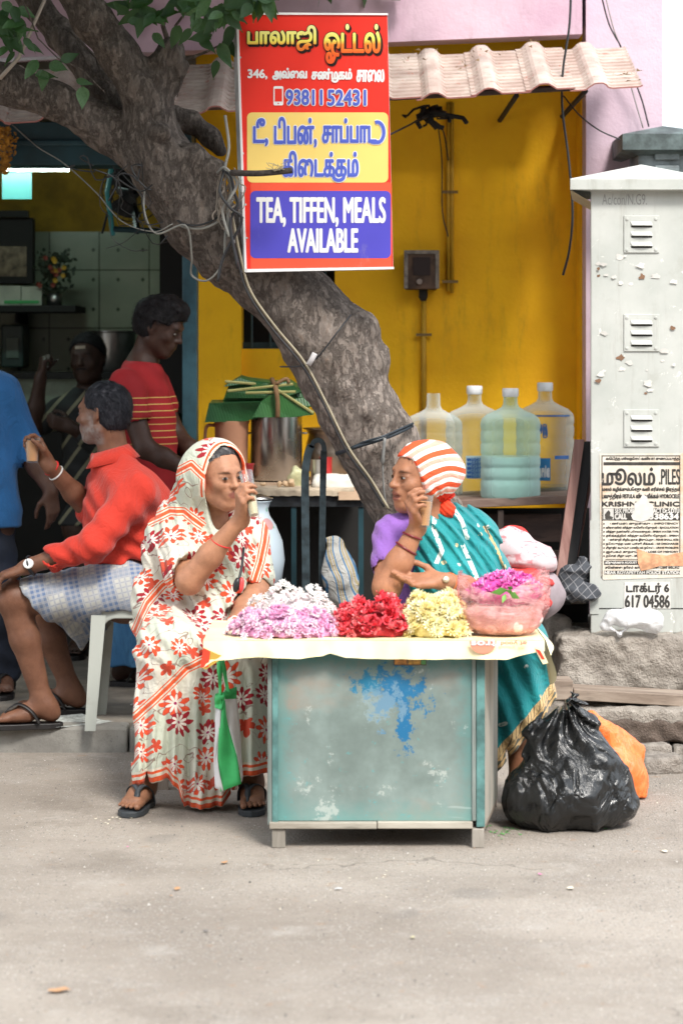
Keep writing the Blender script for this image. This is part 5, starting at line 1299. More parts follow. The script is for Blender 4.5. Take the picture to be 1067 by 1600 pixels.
def head_prims(c, R, s=1.0, fem=False, jaw=1.0, mouth=0.0):
    c = np.array(c, float); L = lambda x, y, z: c+R@(np.array((x, y, z))*s)
    r3 = lambda *r: tuple(q*s for q in r)
    p = [ELL(L(0, -.014, .030), r3(.073, .093, .083), R, .02),
         ELL(L(0, .022, .0), r3(.062, .068, .085), R, .03),
         ELL(L(0, .026, -.050), r3(.050*jaw, .062, .060), R, .03),
         ELL(L(0, .071, -.092), r3(.020, .018, .018), R, .028),
         CAP(L(-.028, .082, .024), L(.028, .082, .024), (.0105 if fem else .0125)*s, None, .02)]
    for sx in (-1, 1):
        p += [ELL(L(sx*.037, .064, -.022), r3(.023, .022, .021), R, .02),
              CAP(L(sx*.05*jaw, .0, -.055), L(sx*.018, .064, -.092), .020*s, .016*s, .03)]
    for sx in (-1, 1):
        p += [ELL(L(sx*.030, .096, .004), r3(.018, .014, .0125), R, .012, 's')]
    for sx in (-1, 1):
        p += [ELL(L(sx*.030, .0755, .003), r3(.0165, .0145, .0145), R, .004),
              CAP(L(sx*.044, .079, .0085), L(sx*.017, .0875, .0095), .0042*s, .0042*s, .006),
              CAP(L(sx*.043, .076, -.006), L(sx*.018, .085, -.006), .0035*s, .0035*s, .008)]
    p += [CAP(L(0, .088, .018), L(0, .107, -.020), .0075*s, .0105*s, .012),
          ELL(L(0, .1105, -.024), r3(.011, .0105, .009), R, .008)]
    for sx in (-1, 1):
        p += [ELL(L(sx*.0115, .099, -.0265), r3(.0085, .009, .0075), R, .006)]
    for sx in (-1, 1):
        p += [ELL(L(sx*.0065, .106, -.034), r3(.0034, .005, .003), R, .003, 's')]
    if fem:      # lines of age
        for sx in (-1, 1):
            p += [CAP(L(sx*.019, .098, -.030), L(sx*.031, .085, -.056), .0022*s, .0016*s, .010, 's'), CAP(L(sx*.020, .0905, -.014), L(sx*.040, .078, -.013), .0018*s, .0016*s, .007, 's'), CAP(L(sx*.030, .084, -.064), L(sx*.027, .083, -.078), .0016*s, None, .008, 's')]
        p += [CAP(L(-.028, .0915, .044), L(.028, .0915, .044), .0012*s, None, .006, 's'), CAP(L(-.024, .087, .056), L(.024, .087, .056), .0012*s, None, .006, 's')]
    m = mouth
    p += [ELL(L(0, .083, -.055), r3(.030, .018, .022), R, .018),
          CAP(L(-.018, .0935, -.0515), L(.018, .0935, -.0515), .0048*s, None, .006),
          CAP(L(-.015, .0925, -.062-m), L(.015, .0925, -.062-m), .0056*s, None, .006),
          CAP(L(-.022, .096, -.0565-m/2), L(.022, .096, -.0565-m/2), (.0018+m*.5)*s, None, .003, 's')]
    for sx in (-1, 1):
        e = R@np.array(Matrix.Rotation(sx*.35, 3, 'Z'))
        p += [ELL(L(sx*.076, -.004, -.002), r3(.0075, .019, .031), e, .006),
              ELL(L(sx*.082, .001, .002), r3(.004, .010, .017), e, .004, 's'),
              ELL(L(sx*.073, .002, -.030), r3(.006, .008, .010), R, .006)]
    return p
def hand_prims(W, f, n, side, curls=(.5, .5, .5, .5), thumb=.4, s=1.0, spread=.0, k=.0045):
    """W wrist; f wrist to knuckles; n the way the palm faces; side = direction of the thumb edge"""
    W = np.array(W, float); f = nrm(f); n = nrm(np.array(n)-np.dot(n, f)*f); t = nrm(np.cross(f, n)); t = t if np.dot(t, side) > 0 else -t
    p = []
    kn = []
    for i, (o, ln) in enumerate(((.027, .088), (.009, .091), (-.009, .087), (-.025, .079))):
        K = W+f*ln*s+t*o*s; kn.append(K)
        p.append(CAP(W+t*o*.55*s+f*.008, K, .0125*s, .0105*s, .014))
    p.append(ELL(W+f*.045*s+n*.004, (.034*s, .045*s, .014*s), np.stack([t, f, n], 1), .012))
    p.append(CAP(W-f*.02, W+f*.01, .023*s, .021*s, .02))
    L = (.072, .080, .074, .058)
    for i in range(4):
        a = 0; P0 = kn[i]; tot = curls[i]
        sp = (1.5-i)*spread
        d0 = nrm(f+t*sp)
        for j, (fr_l, cu) in enumerate(((.44, .9), (.31, 1.15), (.25, .75))):
            a += cu*tot*1.35
            d = d0*math.cos(a)+n*math.sin(a)
            P1 = P0+d*L[i]*fr_l*s
            r0 = (.0092-.0009*j-(.001 if i == 3 else 0))*s
            p.append(CAP(P0, P1, r0, r0-.0008*s, k))
            P0 = P1
    B = W+f*.018*s+t*.020*s+n*.004
    th = thumb
    d1 = nrm(f*.62+t*(.75-.45*th)+n*(.25+.7*th)); P1 = B+d1*.044*s
    d2 = nrm(f*.85+t*(.35-.45*th)+n*(.2+.75*th)); P2 = P1+d2*.034*s
    d3 = nrm(f*.9+t*(.15-.6*th)+n*(.1+.7*th)); P3 = P2+d3*.026*s
    p += [CAP(B, P1, .0145*s, .0115*s, .014), CAP(P1, P2, .0105*s, .0095*s, .005), CAP(P2, P3, .0092*s, .0078*s, .004)]
    return p
def foot_prims(A, d, s=1.0, h0=0.0):
    """A ankle, d heading of the foot (flat), h0 height of the sole"""
    A = np.array(A, float); d = nrm(np.array((d[0], d[1], 0))); t = np.array((-d[1], d[0], 0)); z0 = h0
    H = np.array((A[0], A[1], 0))
    hp = lambda a, b, z: H+d*a*s+t*b*s+np.array((0, 0, z0+z*s))
    p = [ELL(hp(-.035, 0, .028), (.030*s, .028*s, .028*s), None, .02), CAP(hp(-.02, 0, .05), hp(.06, 0, .040), .034*s, .028*s, .03),
         CAP(hp(.05, .018, .026), hp(.125, .022, .018), .024*s, .018*s, .02), CAP(hp(.04, -.018, .024), hp(.11, -.026, .016), .022*s, .016*s, .02), CAP(hp(.06, 0, .03), hp(.125, 0, .018), .026*s, .018*s, .02)]
    return p, hp
def toes(hp, s, side, k=.003):
    """side +1: the big toe is on the +t side"""
    p = []
    for i, (b, L, r) in enumerate(((.032, .178, .0120), (.012, .178, .0078), (-.0045, .171, .0074), (-.020, .161, .0070), (-.034, .148, .0066))):
        p.append(CAP(hp(.118-.012*i*.5, b*side, .016), hp(L, b*side*1.06, .012), r*s, r*.9*s, k))
    return p
def torso_prims(pel, chest, neck, shL, shR, hipL, hipR, wd=1.0, dp=1.0, belly=0.0):
    """wd/dp scale radii"""
    p = [CAP(pel, chest, .125*wd, .125*wd, .06), CAP(hipL, hipR, .10*wd, None, .05), CAP(np.array(pel)*.5+np.array(chest)*.5, chest, (.12+belly)*wd, .13*wd, .06),
         CAP(shL*.75+shR*.25, shR*.75+shL*.25, .072*wd, None, .07), CAP(chest, neck, .11*wd, .055*wd, .06), CAP(shL*.94+neck*.06, neck, .048*wd, .045, .05), CAP(shR*.94+neck*.06, neck, .048*wd, .045, .05)]
    return p
def limb(a, b, c, r1, r2, r3, r4, bend=.02):
    return [CAP(a, b, r1, r2, .03), CAP(b, np.array(b)*.6+np.array(c)*.4, r2*.98, r2*1.0*.95, .02), CAP(np.array(b)*.6+np.array(c)*.4, c, r3, r4, .02)]
def bounds(prims_pts, pad):
    a = np.array(prims_pts); return a.min(0)-pad, a.max(0)+pad
def tints(vs, base, head=None, extra=None, lips=(.20, .055, .05), brow=.25, palm=None):
    """natural colour of the skin: lips, brows, knuckles and creases darker"""
    col = np.tile(np.array(base, float), (len(vs), 1))
    n = fbm(vs, 20, 2, 3)[:, None]; col = col*(1+.10*n)
    if head is not None:
        c, R, s = head[:3]; q = (vs-np.array(c))@R/s
        mth = head[3] if len(head) > 3 else 0
        lm = sst(1.25, .85, np.sqrt((q[:, 0]/.021)**2+((q[:, 2]+.0565+mth/2)/(.0115+mth*.7))**2))*(q[:, 1] > .075)
        col = col*(1-lm[:, None]*.75)+np.array(lips)*lm[:, None]*.75
        for sx in (-1, 1):
            x = (q[:, 0]-sx*.031)/.019; zz = q[:, 2]-(.0235-.005*x*x*1.0)
            bm = sst(1.15, .6, np.sqrt(x*x*.8+(zz/.0046)**2))*(q[:, 1] > .05)
            col = col*(1-bm[:, None]*.66)
            em = sst(1.2, .5, np.sqrt(((q[:, 0]-sx*.030)/.024)**2+((q[:, 2]-.001)/.015)**2))*(q[:, 1] > .05)
            col = col*(1-em[:, None]*.22)
        cm = sst(.035, .01, np.abs(np.hypot(q[:, 0], q[:, 2]+.02)))*(q[:, 1] > .09)
        col = col*(1+cm[:, None]*.06)
    if extra is not None: col = extra(vs, col)
    return col
def eyes(parent, c, R, s, look=(0, 1, 0)):
    c = np.array(c, float); lk = nrm(look)
    for sx in (-1, 1):
        E = c+R@(np.array((sx*.030, .0775, .003))*s); d = R@lk; d = nrm(d*1.0)
        prof = [(.0125*s*math.sin(a), .0125*s*math.cos(a)) for a in [PI*i/12 for i in range(13)]]
        # the eyeball shows between the lids: an almond slice of a sphere
        F = R
        def eyept(u, v):
            a = (u-.5)*1.9; b_ = (v-.56)*.54*(1-(2*u-1)**2*.85)
            q = np.array((math.sin(a)*math.cos(b_)*1.0, math.cos(a)*math.cos(b_), math.sin(b_)))
            return E+F@(q*np.array((.0155, .0145, .0145))*s*1.02)
        w_ = MB().grid(eyept, 10, 6)
        ey = part('eye', w_, M_eyew, parent, smooth=True)
        ic = E+d*.0146*s
        pr_ = [ic-d*.001+nrm(np.cross(d, (0, 0, 1)))*.0066*s*math.cos(a)+np.array((0, 0, 1))*.0062*s*math.sin(a)+d*.0012 for a in [2*PI*i/14 for i in range(14)]]
        part('iris', MB().add([ic+d*.0010]+pr_, [(0, 1+i, 1+(i+1) % 14) for i in range(14)]), M_iris, ey)
def hairmesh(parent, c, R, s, mat, line, amp=.004, vol=.010, low=-.03, h=.005, bun=None, name='hair', extra=None):
    """line(q) > 0 where hair grows (q in head units)"""
    c = np.array(c, float); L = lambda x, y, z: c+R@(np.array((x, y, z))*s)
    pr_ = [ELL(L(0, -.014, .030), tuple((q+vol)*s for q in (.073, .093, .083)), R, .01), ELL(L(0, -.03, -.02), tuple((q+vol*.6)*s for q in (.062, .066, .06)), R, .03)]
    if bun is not None: pr_.append(ELL(L(*bun[0]), tuple(q*s for q in bun[1]), R, .01))
    if extra: pr_ += extra
    def f(P, d):
        q = (P-c)@R/s
        st = .5+.5*np.sin(q[:, 0]*260+q[:, 2]*90+18*vnoise(q, 14, 3))
        d = d+amp*fbm(q*np.array((3, 1, 1)), 22, 2, 4)-amp*.5*st*(.5+.5*vnoise(q, 30, 2))
        m = -line(q)*s
        return np.maximum(d, m)
    v_, q_ = sculpt(pr_, c-.19*s, c+.19*s, h, f)
    o = part(name, (v_, q_), mat, parent, smooth=True)
    r_ = np.random.RandomState(7); N_s = 1500
    i = r_.randint(0, len(v_), N_s); p0 = v_[i]; nn = (p0-c); nn /= np.linalg.norm(nn, axis=1)[:, None]
    dn = R@np.array((0, -.75, -.65)); dr = dn+r_.normal(0, .28, (N_s, 3)); dr -= nn*(dr*nn).sum(1)[:, None]*.93; dr /= np.linalg.norm(dr, axis=1)[:, None]
    sd2 = np.cross(dr, nn); L_ = r_.uniform(.010, .024, N_s)[:, None]; w2 = .0011
    a_ = p0+nn*.001; m1 = a_+dr*L_*.5+nn*.0035; e_ = a_+dr*L_+nn*r_.uniform(-.001, .006, (N_s, 1))
    vv = np.concatenate([a_-sd2*w2, a_+sd2*w2, m1+sd2*w2*.8, m1-sd2*w2*.8, e_]); k_ = np.arange(N_s)
    so2 = part('hair_strands', MB().add(vv.tolist(), [(int(x), int(x+N_s), int(x+2*N_s), int(x+3*N_s)) for x in k_]+[(int(x+3*N_s), int(x+2*N_s), int(x+4*N_s)) for x in k_]), mat, o); so2['kind'] = 'stuff'
    return o

def vec(*a): return np.array(a, float)
def sandal(parent, hp, s, side, mat, top=None):
    """flat sole in outline and thickness, Y strap over the foot"""
    ol = [(-.075, .0), (-.066, .024), (-.03, .034), (.03, .034), (.09, .047), (.15, .050), (.19, .036), (.203, .008), (.195, -.016), (.16, -.038), (.10, -.045), (.03, -.037), (-.03, -.033), (-.066, -.024)]
    n = len(ol)
    a = [hp(x, y*side, -.022) for x, y in ol]; b_ = [hp(x, y*side, -.002) for x, y in ol]
    fs = [tuple(range(n))[::-1], tuple(range(n, 2*n))]+[(i, (i+1) % n, n+(i+1) % n, n+i) for i in range(n)]
    o = part('sandal', MB().add(a+b_, fs), mat, parent, bevel=.003)
    tp_ = hp(.135, .018*side, .022)
    for q in ((-.0, .040), (.0, -.040)):
        P = cat_([hp(q[0]+.01, q[1]*side, .0), hp(.035, q[1]*side*.98, .040), hp(.075, q[1]*side*.45+.008*side, .064), hp(.11, .016*side, .052), tp_, hp(.145, .021*side, .002)], 4)
        vs = []
        for i, p in enumerate(P):
            t = nrm(P[min(i+1, len(P)-1)]-P[max(i-1, 0)]); u = nrm(np.cross(t, nrm(p-hp(.06, 0, -.02))))
            w_ = .009*s*(1.0 if i < len(P)*.7 else .55)
            nn = nrm(p-hp(.06, 0, -.02))*.003
            vs += [p+u*w_+nn, p+nn*1.6, p-u*w_+nn, p-nn*.3]
        m_ = len(P)
        part('strap', MB().add(vs, [(4*i+k, 4*i+(k+1) % 4, 4*i+4+(k+1) % 4, 4*i+4+k) for i in range(m_-1) for k in range(4)]), mat, o, smooth=True)
    return o
M_sand = simple('dark_rubber_sandal', (.035, .042, .048), .6, 0, .3, 30)
M_sandb = simple('black_leather_sandal', (.015, .013, .013), .5)
def glass(name_label, base, top, r0, r1, liq, lcol, group, mat=None, name='tea_glass'):
    base = np.array(base, float); top = np.array(top, float); ax = top-base; H = np.linalg.norm(ax)
    t = thing(name, name_label, 'glass', tuple(base), group)
    rr = lambda z: r0+(r1-r0)*z/H
    part('glass', MB().lathe(base, [(0, 0), (r0, 0), (r1, H), (r1-.0018, H), (r0-.0018, .006), (0, .006)], 28, ax), mat or M_glass, t, smooth=True, sharp=40)
    if liq: part('tea', MB().lathe(base, [(0, .007), (r0-.0022, .007), (rr(H*liq)-.0022, H*liq), (0, H*liq)], 28, ax), lcol, t, smooth=True, sharp=40)
    return t
g = G_('tumbler_glass'); g.out((.5, .52, .53), .06, 0, None, Specular_IOR_Level=1.0); M_glass = g.mat
tb_ = g.n('BsdfTransparent', None, _0=(.93, .95, .95)); lw_ = g.n('LayerWeight', None, Blend=.35); mx_ = g.n('MixShader', None, _0=g.m('ADD', .05, g.m('MULTIPLY', lw_.outputs[1], .38)))
g.t.links.new(g.b.outputs[0], mx_.inputs[2]); g.t.links.new(tb_.outputs[0], mx_.inputs[1]); g.t.links.new(mx_.outputs[0], g.t.nodes['Material Output'].inputs[0])
M_tea = simple('milk_tea', (.78, .36, .13), .3, 0, .1, 8, 0)
M_teaf = simple('pale_tea_foam', (.66, .52, .30), .35, 0, .15, 8, 0)
def band(parent, a, b, t, r, mat, name='bangle', th=.0035, tilt=0):
    """ring round the limb a-b at fraction t"""
    a = np.array(a, float); b = np.array(b, float); c = a+(b-a)*t; F = frame_z(b-a)
    pts = [c+F@np.array((r*math.cos(k*PI/12), r*math.sin(k*PI/12), tilt*math.cos(k*PI/12)*r)) for k in range(25)]
    return part(name, MB().tube(pts, th, 6, False), mat, parent, smooth=True)
def pdist(P, pts):
    """distance in the x,z plane to a polyline given in world points (signed: positive above/left of travel)"""
    d = np.full(len(P), 9.); sg_ = np.ones(len(P))
    for a, b in zip(pts[:-1], pts[1:]):
        a2 = np.array((a[0], a[2])); b2 = np.array((b[0], b[2])); ab = b2-a2
        q = P[:, [0, 2]]-a2; t = np.clip(q@ab/(ab@ab+1e-9), 0, 1); dd = np.linalg.norm(q-t[:, None]*ab, axis=1)
        s_ = np.sign(ab[0]*q[:, 1]-ab[1]*q[:, 0]); m = dd < d; d[m] = dd[m]; sg_[m] = s_[m]
    return d*sg_
def closeto(P, pts):
    a, b = np.array(pts[0]), np.array(pts[1]); c, e = np.array(pts[-2]), np.array(pts[-1])
    d = np.abs(pdist(P, pts)); q = P[:, [0, 2]]
    d[(q-a[[0, 2]])@(b-a)[[0, 2]] < 0] = 9; d[(q-e[[0, 2]])@(e-c)[[0, 2]] > 0] = 9
    return d

# ------------------------------------------------------------------ floral saree cloth
def mat_floral():
    g = G_('floral_saree_cloth')
    uv = g.attr('cuv').outputs[1]; sp = g.attr('stripe').outputs[2]
    wob = g.vm('SCALE', g.vm('SUBTRACT', g.noise(7, 2, .5, uv, 0, 1), (.5, .5, .5)), None); wob.node.inputs['Scale'].default_value = .035
    uvw = g.vm('ADD', uv, wob)
    base = g.mix(g.step(g.noise(3.2, 2, .5, uv), .42, .58), (.66, .62, .53), (.52, .55, .45))
    def flower(scale, off, npet, prob, seedv):
        q = g.vm('ADD', uvw, off)
        vn = g.n('TexVoronoi', {'feature': 'F1', 'voronoi_dimensions': '2D'}, Vector=q, Scale=scale, Randomness=.75)
        dl = g.vm('SUBTRACT', g.vm('SCALE', q, None), vn.outputs['Position'])
        dl.node.inputs[0].links[0].from_node.inputs['Scale'].default_value = 1.0
        s3 = g.n('SeparateXYZ', None, _0=dl); x, y = s3.outputs[0], s3.outputs[1]
        cr = g.n('SeparateColor', None, _0=vn.outputs['Color'])
        ang = g.m('ADD', g.m('ARCTAN2', y, x), g.m('MULTIPLY', cr.outputs[0], 6.28))
        r = g.m('MULTIPLY', g.m('SQRT', g.m('ADD', g.m('MULTIPLY', x, x), g.m('MULTIPLY', y, y))), scale)
        r = g.m('MULTIPLY', r, g.m('ADD', .85, g.m('MULTIPLY', cr.outputs[2], .5)))
        pet = g.m('POWER', g.m('ABSOLUTE', g.m('COSINE', g.m('MULTIPLY', ang, npet/2))), 1.0)
        pet2 = g.m('POWER', g.m('ABSOLUTE', g.m('SINE', g.m('MULTIPLY', ang, npet/2))), .9)
        on = g.m('GREATER_THAN', cr.outputs[1], prob)
        lim = g.m('ADD', .19, g.m('MULTIPLY', pet, .26)); lim2 = g.m('ADD', .07, g.m('MULTIPLY', pet2, .22))
        outer = g.m('MULTIPLY', g.m('LESS_THAN', r, lim), on)
        edge = g.m('MULTIPLY', g.m('LESS_THAN', g.m('ABSOLUTE', g.m('SUBTRACT', r, lim)), .012), on)
        inner = g.m('MULTIPLY', g.m('LESS_THAN', r, lim2), on)
        iedge = g.m('MULTIPLY', g.m('LESS_THAN', g.m('ABSOLUTE', g.m('SUBTRACT', r, lim2)), .014), on)
        return outer, edge, inner, iedge, cr.outputs[0], r, ang
    # ink scribble: thin dark contour lines
    nz = g.noise(11, 1.5, .5, uv, 1.2)
    ln = g.m('LESS_THAN', g.m('ABSOLUTE', g.m('SUBTRACT', nz, .47)), .0075)
    ln = g.m('MULTIPLY', ln, g.m('GREATER_THAN', g.noise(4.5, 1, .5, uv), .44))
    base = g.mix(g.m('MULTIPLY', ln, .75), base, (.19, .09, .07))
    # small sprigs
    o, e, i, ie, c, r, a = flower(16, (.31, .77, 0), 5, .72, 0)
    base = g.mix(o, base, (.55, .065, .03))
    o, e, i, ie, c, r, a = flower(10.4, (0, 0, 0), 9, .12, 0)
    red = g.mix(g.m('GREATER_THAN', c, .62), (.70, .075, .025), (.32, .010, .02))
    base = g.mix(o, base, red); base = g.mix(g.m('MULTIPLY', e, .6), base, (.25, .04, .03))
    base = g.mix(i, base, (.74, .66, .58)); base = g.mix(g.m('MULTIPLY', ie, .8), base, (.28, .02, .06))
    ctr = g.m('MULTIPLY', g.m('LESS_THAN', r, .045), i); base = g.mix(ctr, base, (.32, .02, .10))
    # border stripes
    s1 = g.m('LESS_THAN', g.m('ABSOLUTE', g.m('SUBTRACT', sp, .012)), .0085)
    s2 = g.m('LESS_THAN', g.m('ABSOLUTE', g.m('SUBTRACT', sp, .036)), .0045)
    pale = g.m('LESS_THAN', g.m('ABSOLUTE', g.m('SUBTRACT', sp, .022)), .026)
    base = g.mix(pale, base, (.68, .62, .50)); base = g.mix(g.m('MAXIMUM', s1, s2), base, (.72, .10, .03))
    wv = g.noise(240, 2, .5)
    cr = g.m('ABSOLUTE', g.m('SUBTRACT', g.noise(9, 5, .6, g.co((1, 1, .5)), 1.8), .5))
    return g.out(base, .85, 0, g.bump(g.m('ADD', g.m('MULTIPLY', wv, .06), g.m('ADD', g.m('MULTIPLY', cr, 2.0), g.m('MULTIPLY', g.noise(30, 4, .6), .3))), .7, .014), Sheen_Weight=.15, Specular_IOR_Level=.25)
M_floral = mat_floral()

# =========================================================== WOMAN in the floral saree
A = {}
A['pel'] = V(312, 980, 8.44); A['chest'] = V(325, 872, 8.40); A['neck'] = V(338, 815, 8.37); hA = V(341, 744, 8.29)
A['shR'] = V(276, 836, 8.38); A['elR'] = V(296, 908, 8.14); A['wrR'] = V(352, 826, 8.06)
A['shL'] = V(388, 838, 8.42); A['elL'] = V(402, 925, 8.30); A['wrL'] = V(358, 985, 8.04)
A['hipR'] = V(275, 985, 8.40); A['knR'] = V(262, 1012, 8.00); A['anR'] = V(224, 1232, 8.02)
A['hipL'] = V(350, 985, 8.40); A['knL'] = V(386, 1012, 8.00); A['anL'] = V(393, 1222, 8.04)
RA = headframe(math.radians(38), math.radians(-4), math.radians(2)); sA = .96
wa = thing('person', 'woman in red flowered white saree over her head, drinking from a tall glass', 'woman', (A['pel'][0], 8.25, 0))
TA = (.40, .20, .12)
glA0, glA1 = V(398, 808, 8.02), V(384, 737, 8.08)
nA = nrm((.88, .25, .35)); fA = nrm((-.05, -.55, .82)); A['wrR'] = glA0*.55+glA1*.45-fA*.068-nA*.036
pb = torso_prims(A['pel'], A['chest'], A['neck'], A['shL'], A['shR'], A['hipL'], A['hipR'], .95)
pb += [CAP(A['neck'], hA+RA@vec(0, -.02, -.05), .047, .05, .03)]
pb += limb(A['shR'], A['elR'], A['wrR'], .052, .044, .040, .024) + limb(A['shL'], A['elL'], A['wrL'], .050, .042, .038, .024)
pb += limb(A['hipR'], A['knR'], A['anR'], .08, .062, .052, .036)+limb(A['hipL'], A['knL'], A['anL'], .08, .062, .052, .036)
pb += head_prims(hA, RA, sA, True, .88)
hfw = nrm(V(383, 780, 8.06)-A['wrR'])
pb += hand_prims(A['wrR']+hfw*.0, fA, nA, vec(-.1, .6, .8), (.55, .6, .66, .74), .6, .95)
pb += hand_prims(A['wrL'], V(345, 1000, 7.9)-A['wrL'], vec(0, .3, -1), vec(-1, 0, 0), (.2, .2, .25, .3), .3, .95)
fR, hpR = foot_prims(A['anR'], (-.22, -1, 0), .98, .022); fL, hpL = foot_prims(A['anL'], (.08, -1, 0), .98, .022)
pb += fR+[CAP(A['anR'], hpR(-.01, 0, .06), .033, .034, .03)]+fL+[CAP(A['anL'], hpL(-.01, 0, .06), .033, .034, .03)]
pb += toes(hpR, .98, 1)+toes(hpL, .98, -1)
lo, hi = bounds([A[k] for k in A]+[hA, hA+.1, hpR(.2, 0, 0), hpL(.2, 0, 0)], .16)
bv, bf = sculpt(pb, lo, hi, .0041)
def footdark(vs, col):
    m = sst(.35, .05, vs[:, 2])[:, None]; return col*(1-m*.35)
part('body', (bv, bf), M_skin, wa, smooth=True, attrs={'tint': tints(bv, TA, (hA, RA, sA), footdark)})
eyes(wa, hA, RA, sA, (.22, 1, 0))
hairmesh(wa, hA, RA, sA, M_hairg, lambda q: np.minimum(.028-q[:, 1]+.9*np.maximum(q[:, 2]-.045, -.05)-.1*np.abs(q[:, 0]), q[:, 2]+.06-.1*q[:, 1])+.003*vnoise(q, 60, 2), vol=.006, bun=((0, -.1, .0), (.035, .03, .035)))
sandal(wa, hpR, .98, 1, M_sand); sandal(wa, hpL, .98, -1, M_sand)
M_redthread = simple('red_thread', (.55, .02, .02), .6)
band(wa, A['elR'], A['wrR'], .60, .0335, M_redthread, 'wrist_thread', .0028, .25); band(wa, A['elL'], A['wrL'], .62, .031, M_redthread, 'wrist_thread', .0022)
# saree: skirt, wrap and veil in one cloth
def A_hem(x):
    """height of the hem along the width"""
    px = x*FOC/8.0+CX
    return np.interp(px, [205, 218, 262, 282, 290, 330, 350, 366, 376, 420], [.075, .085, .110, .075, .015, .012, .02, .06, .115, .125])
kz = A['knR'][2]
cs_ = [CAP(V(264, 1018, 8.00), V(250, 1195, 8.01), .095, .100, .06), CAP(V(385, 1018, 8.00), V(388, 1190, 8.01), .095, .095, .06), CAP(V(322, 1030, 8.03), V(318, 1240, 8.0), .08, .09, .08),
       CAP(A['hipR'], A['knR']+vec(0, .0, -.0), .125, .095, .06), CAP(A['hipL'], A['knL']+vec(0, .0, 0), .125, .095, .06), CAP(V(312, 990, 8.42), V(320, 1020, 8.12), .13, .08, .06)]
tor = INF(torso_prims(A['pel'], A['chest'], A['neck']+vec(0, .0, -.05), A['shL'], A['shR'], A['hipL'], A['hipR'], .98), .016)
slv = [CAP(A['shR']+vec(.0, 0, .0), A['shR']*.24+A['elR']*.76, .074, .078, .04), CAP(A['shL'], A['shL']*.25+A['elL']*.75, .068, .058, .04)]
Lh = lambda x, y, z: hA+RA@(vec(x, y, z)*sA)
hood = [ELL(Lh(0, -.022, .032), (.092, .108, .098), RA, .03),
        CAP(Lh(-.01, -.05, -.0), V(292, 815, 8.44), .085, .10, .08), CAP(Lh(0, -.05, -.03), V(345, 835, 8.5), .085, .10, .08),
        CAP(Lh(-.075, -.03, -.02), V(262, 850, 8.42), .030, .075, .06), CAP(Lh(-.07, .0, -.03), V(292, 850, 8.33), .03, .05, .05),
        CAP(V(262, 850, 8.42), V(240, 960, 8.40), .07, .07, .06), CAP(V(240, 930, 8.42), V(258, 985, 8.25), .07, .07, .06)]
def A_open(P):
    q = (P-hA)@RA/sA
    # opening for the face: in front of a plane that runs from the hairline down behind the jaw
    f = np.stack([.78*q[:, 0], q[:, 1]-.018-.25*np.maximum(q[:, 2]-.02, 0)*0+.0, (q[:, 2]+.045)*.70], 1)
    e = np.sqrt((q[:, 0]/.096)**2+((q[:, 2]+.018)/.146)**2+((q[:, 1]-.140)/.160)**2)
    return (e-1)*.08
cs_ += tor+slv+hood
cs_ += [CAP(V(398, 850, 8.36), V(403, 905, 8.33), .045, .045, .04), CAP(V(360, 850, 8.28), V(345, 940, 8.24), .05, .08, .06)]
cs_ += [(A_open, .012, 's'), FN(lambda P: d_cap(P, A['elR']*.9+A['shR']*.1+vec(0, -.02, 0), A['wrR'], .058, .055), .004, 's'), FN(lambda P: d_cap(P, A['elL'], A['wrL'], .048, .045), .004, 's'), (lambda P: d_cap(P, A['neck']+vec(.02, -.06, .0), Lh(.02, .03, -.05), .035, .05), .02, 's'),
        (lambda P: d_ell(P, hA+RA@(vec(0, -.014, .03)*sA), (.081, .101, .091), RA), .004, 's')]
# hollow below the knees
cs_ += [(lambda P: np.maximum(np.minimum(np.minimum(d_cap(P, V(244, 1180, 8.03), V(240, 1290, 8.03), .065, .078), d_cap(P, V(388, 1180, 8.03), V(390, 1290, 8.03), .062, .07)), d_cap(P, V(320, 1200, 8.03), V(320, 1290, 8.03), .05, .06)), P[:, 2]-.17), .01, 's')]
def A_post(P, d):
    x, y, z = P[:, 0], P[:, 1], P[:, 2]
    sk_ = sst(.56, .40, z)
    ang = x*1.0
    wrp = .03*vnoise(P, 5, 3)
    d = d+sk_*(.3+.7*sst(.5, .05, z))*(.014*np.sin((x+wrp)*95)+.008*np.sin((x-wrp)*180+2))
    up = 1-sk_
    # folds that run diagonally from the left shoulder to the lap, and over the head to the elbow
    u = (x+.45*z)+.03*vnoise(P, 6, 8); d = d+up*(.0040*np.sin(u*100)+.0022*np.sin(u*210+1.3+5*vnoise(P, 5, 2)))*sst(1.18, .95, z)
    w2 = z+.9*x+.03*vnoise(P, 9, 5); d = d+.0045*np.sin(w2*75)*sst(.14, .05, np.abs(z-.56))
    return np.maximum(d+.006*fbm(P, 9, 3, 6), A_hem(x)+.004*vnoise(P, 12, 4)-z)
lo, hi = bounds([A[k] for k in A]+[hA, hA+vec(0, 0, .12)], .2); lo[2] = 0
sv, sf = sculpt(cs_, lo, hi, .0056, A_post)
D_ = 8.2
hemd = sv[:, 2]-A_hem(sv[:, 0])
stripe = np.where(hemd < .08, hemd, 9.)
qh = (sv-hA)@RA/sA
for ln in ([(222, 822), (262, 802), (285, 802), (318, 826)], [(268, 742), (298, 726), (318, 744), (336, 756)], [(296, 890), (250, 920), (228, 945), (205, 995)], [(425, 985), (380, 995), (330, 1015), (300, 1028), (262, 1065), (212, 1112)], [(416, 800), (412, 850), (406, 880), (396, 912)]):
    d_ = closeto(sv, [V(x, y, D_) for x, y in ln]); m = (d_ < .03) & (sv[:, 1] < 8.50); stripe[m] = np.minimum(stripe[m], np.maximum(d_[m]*2.3+.007, .007))
eo = A_open(sv); m = (eo < .035) & (qh[:, 2] > -.07); stripe[m] = np.minimum(stripe[m], eo[m]*2+.006)
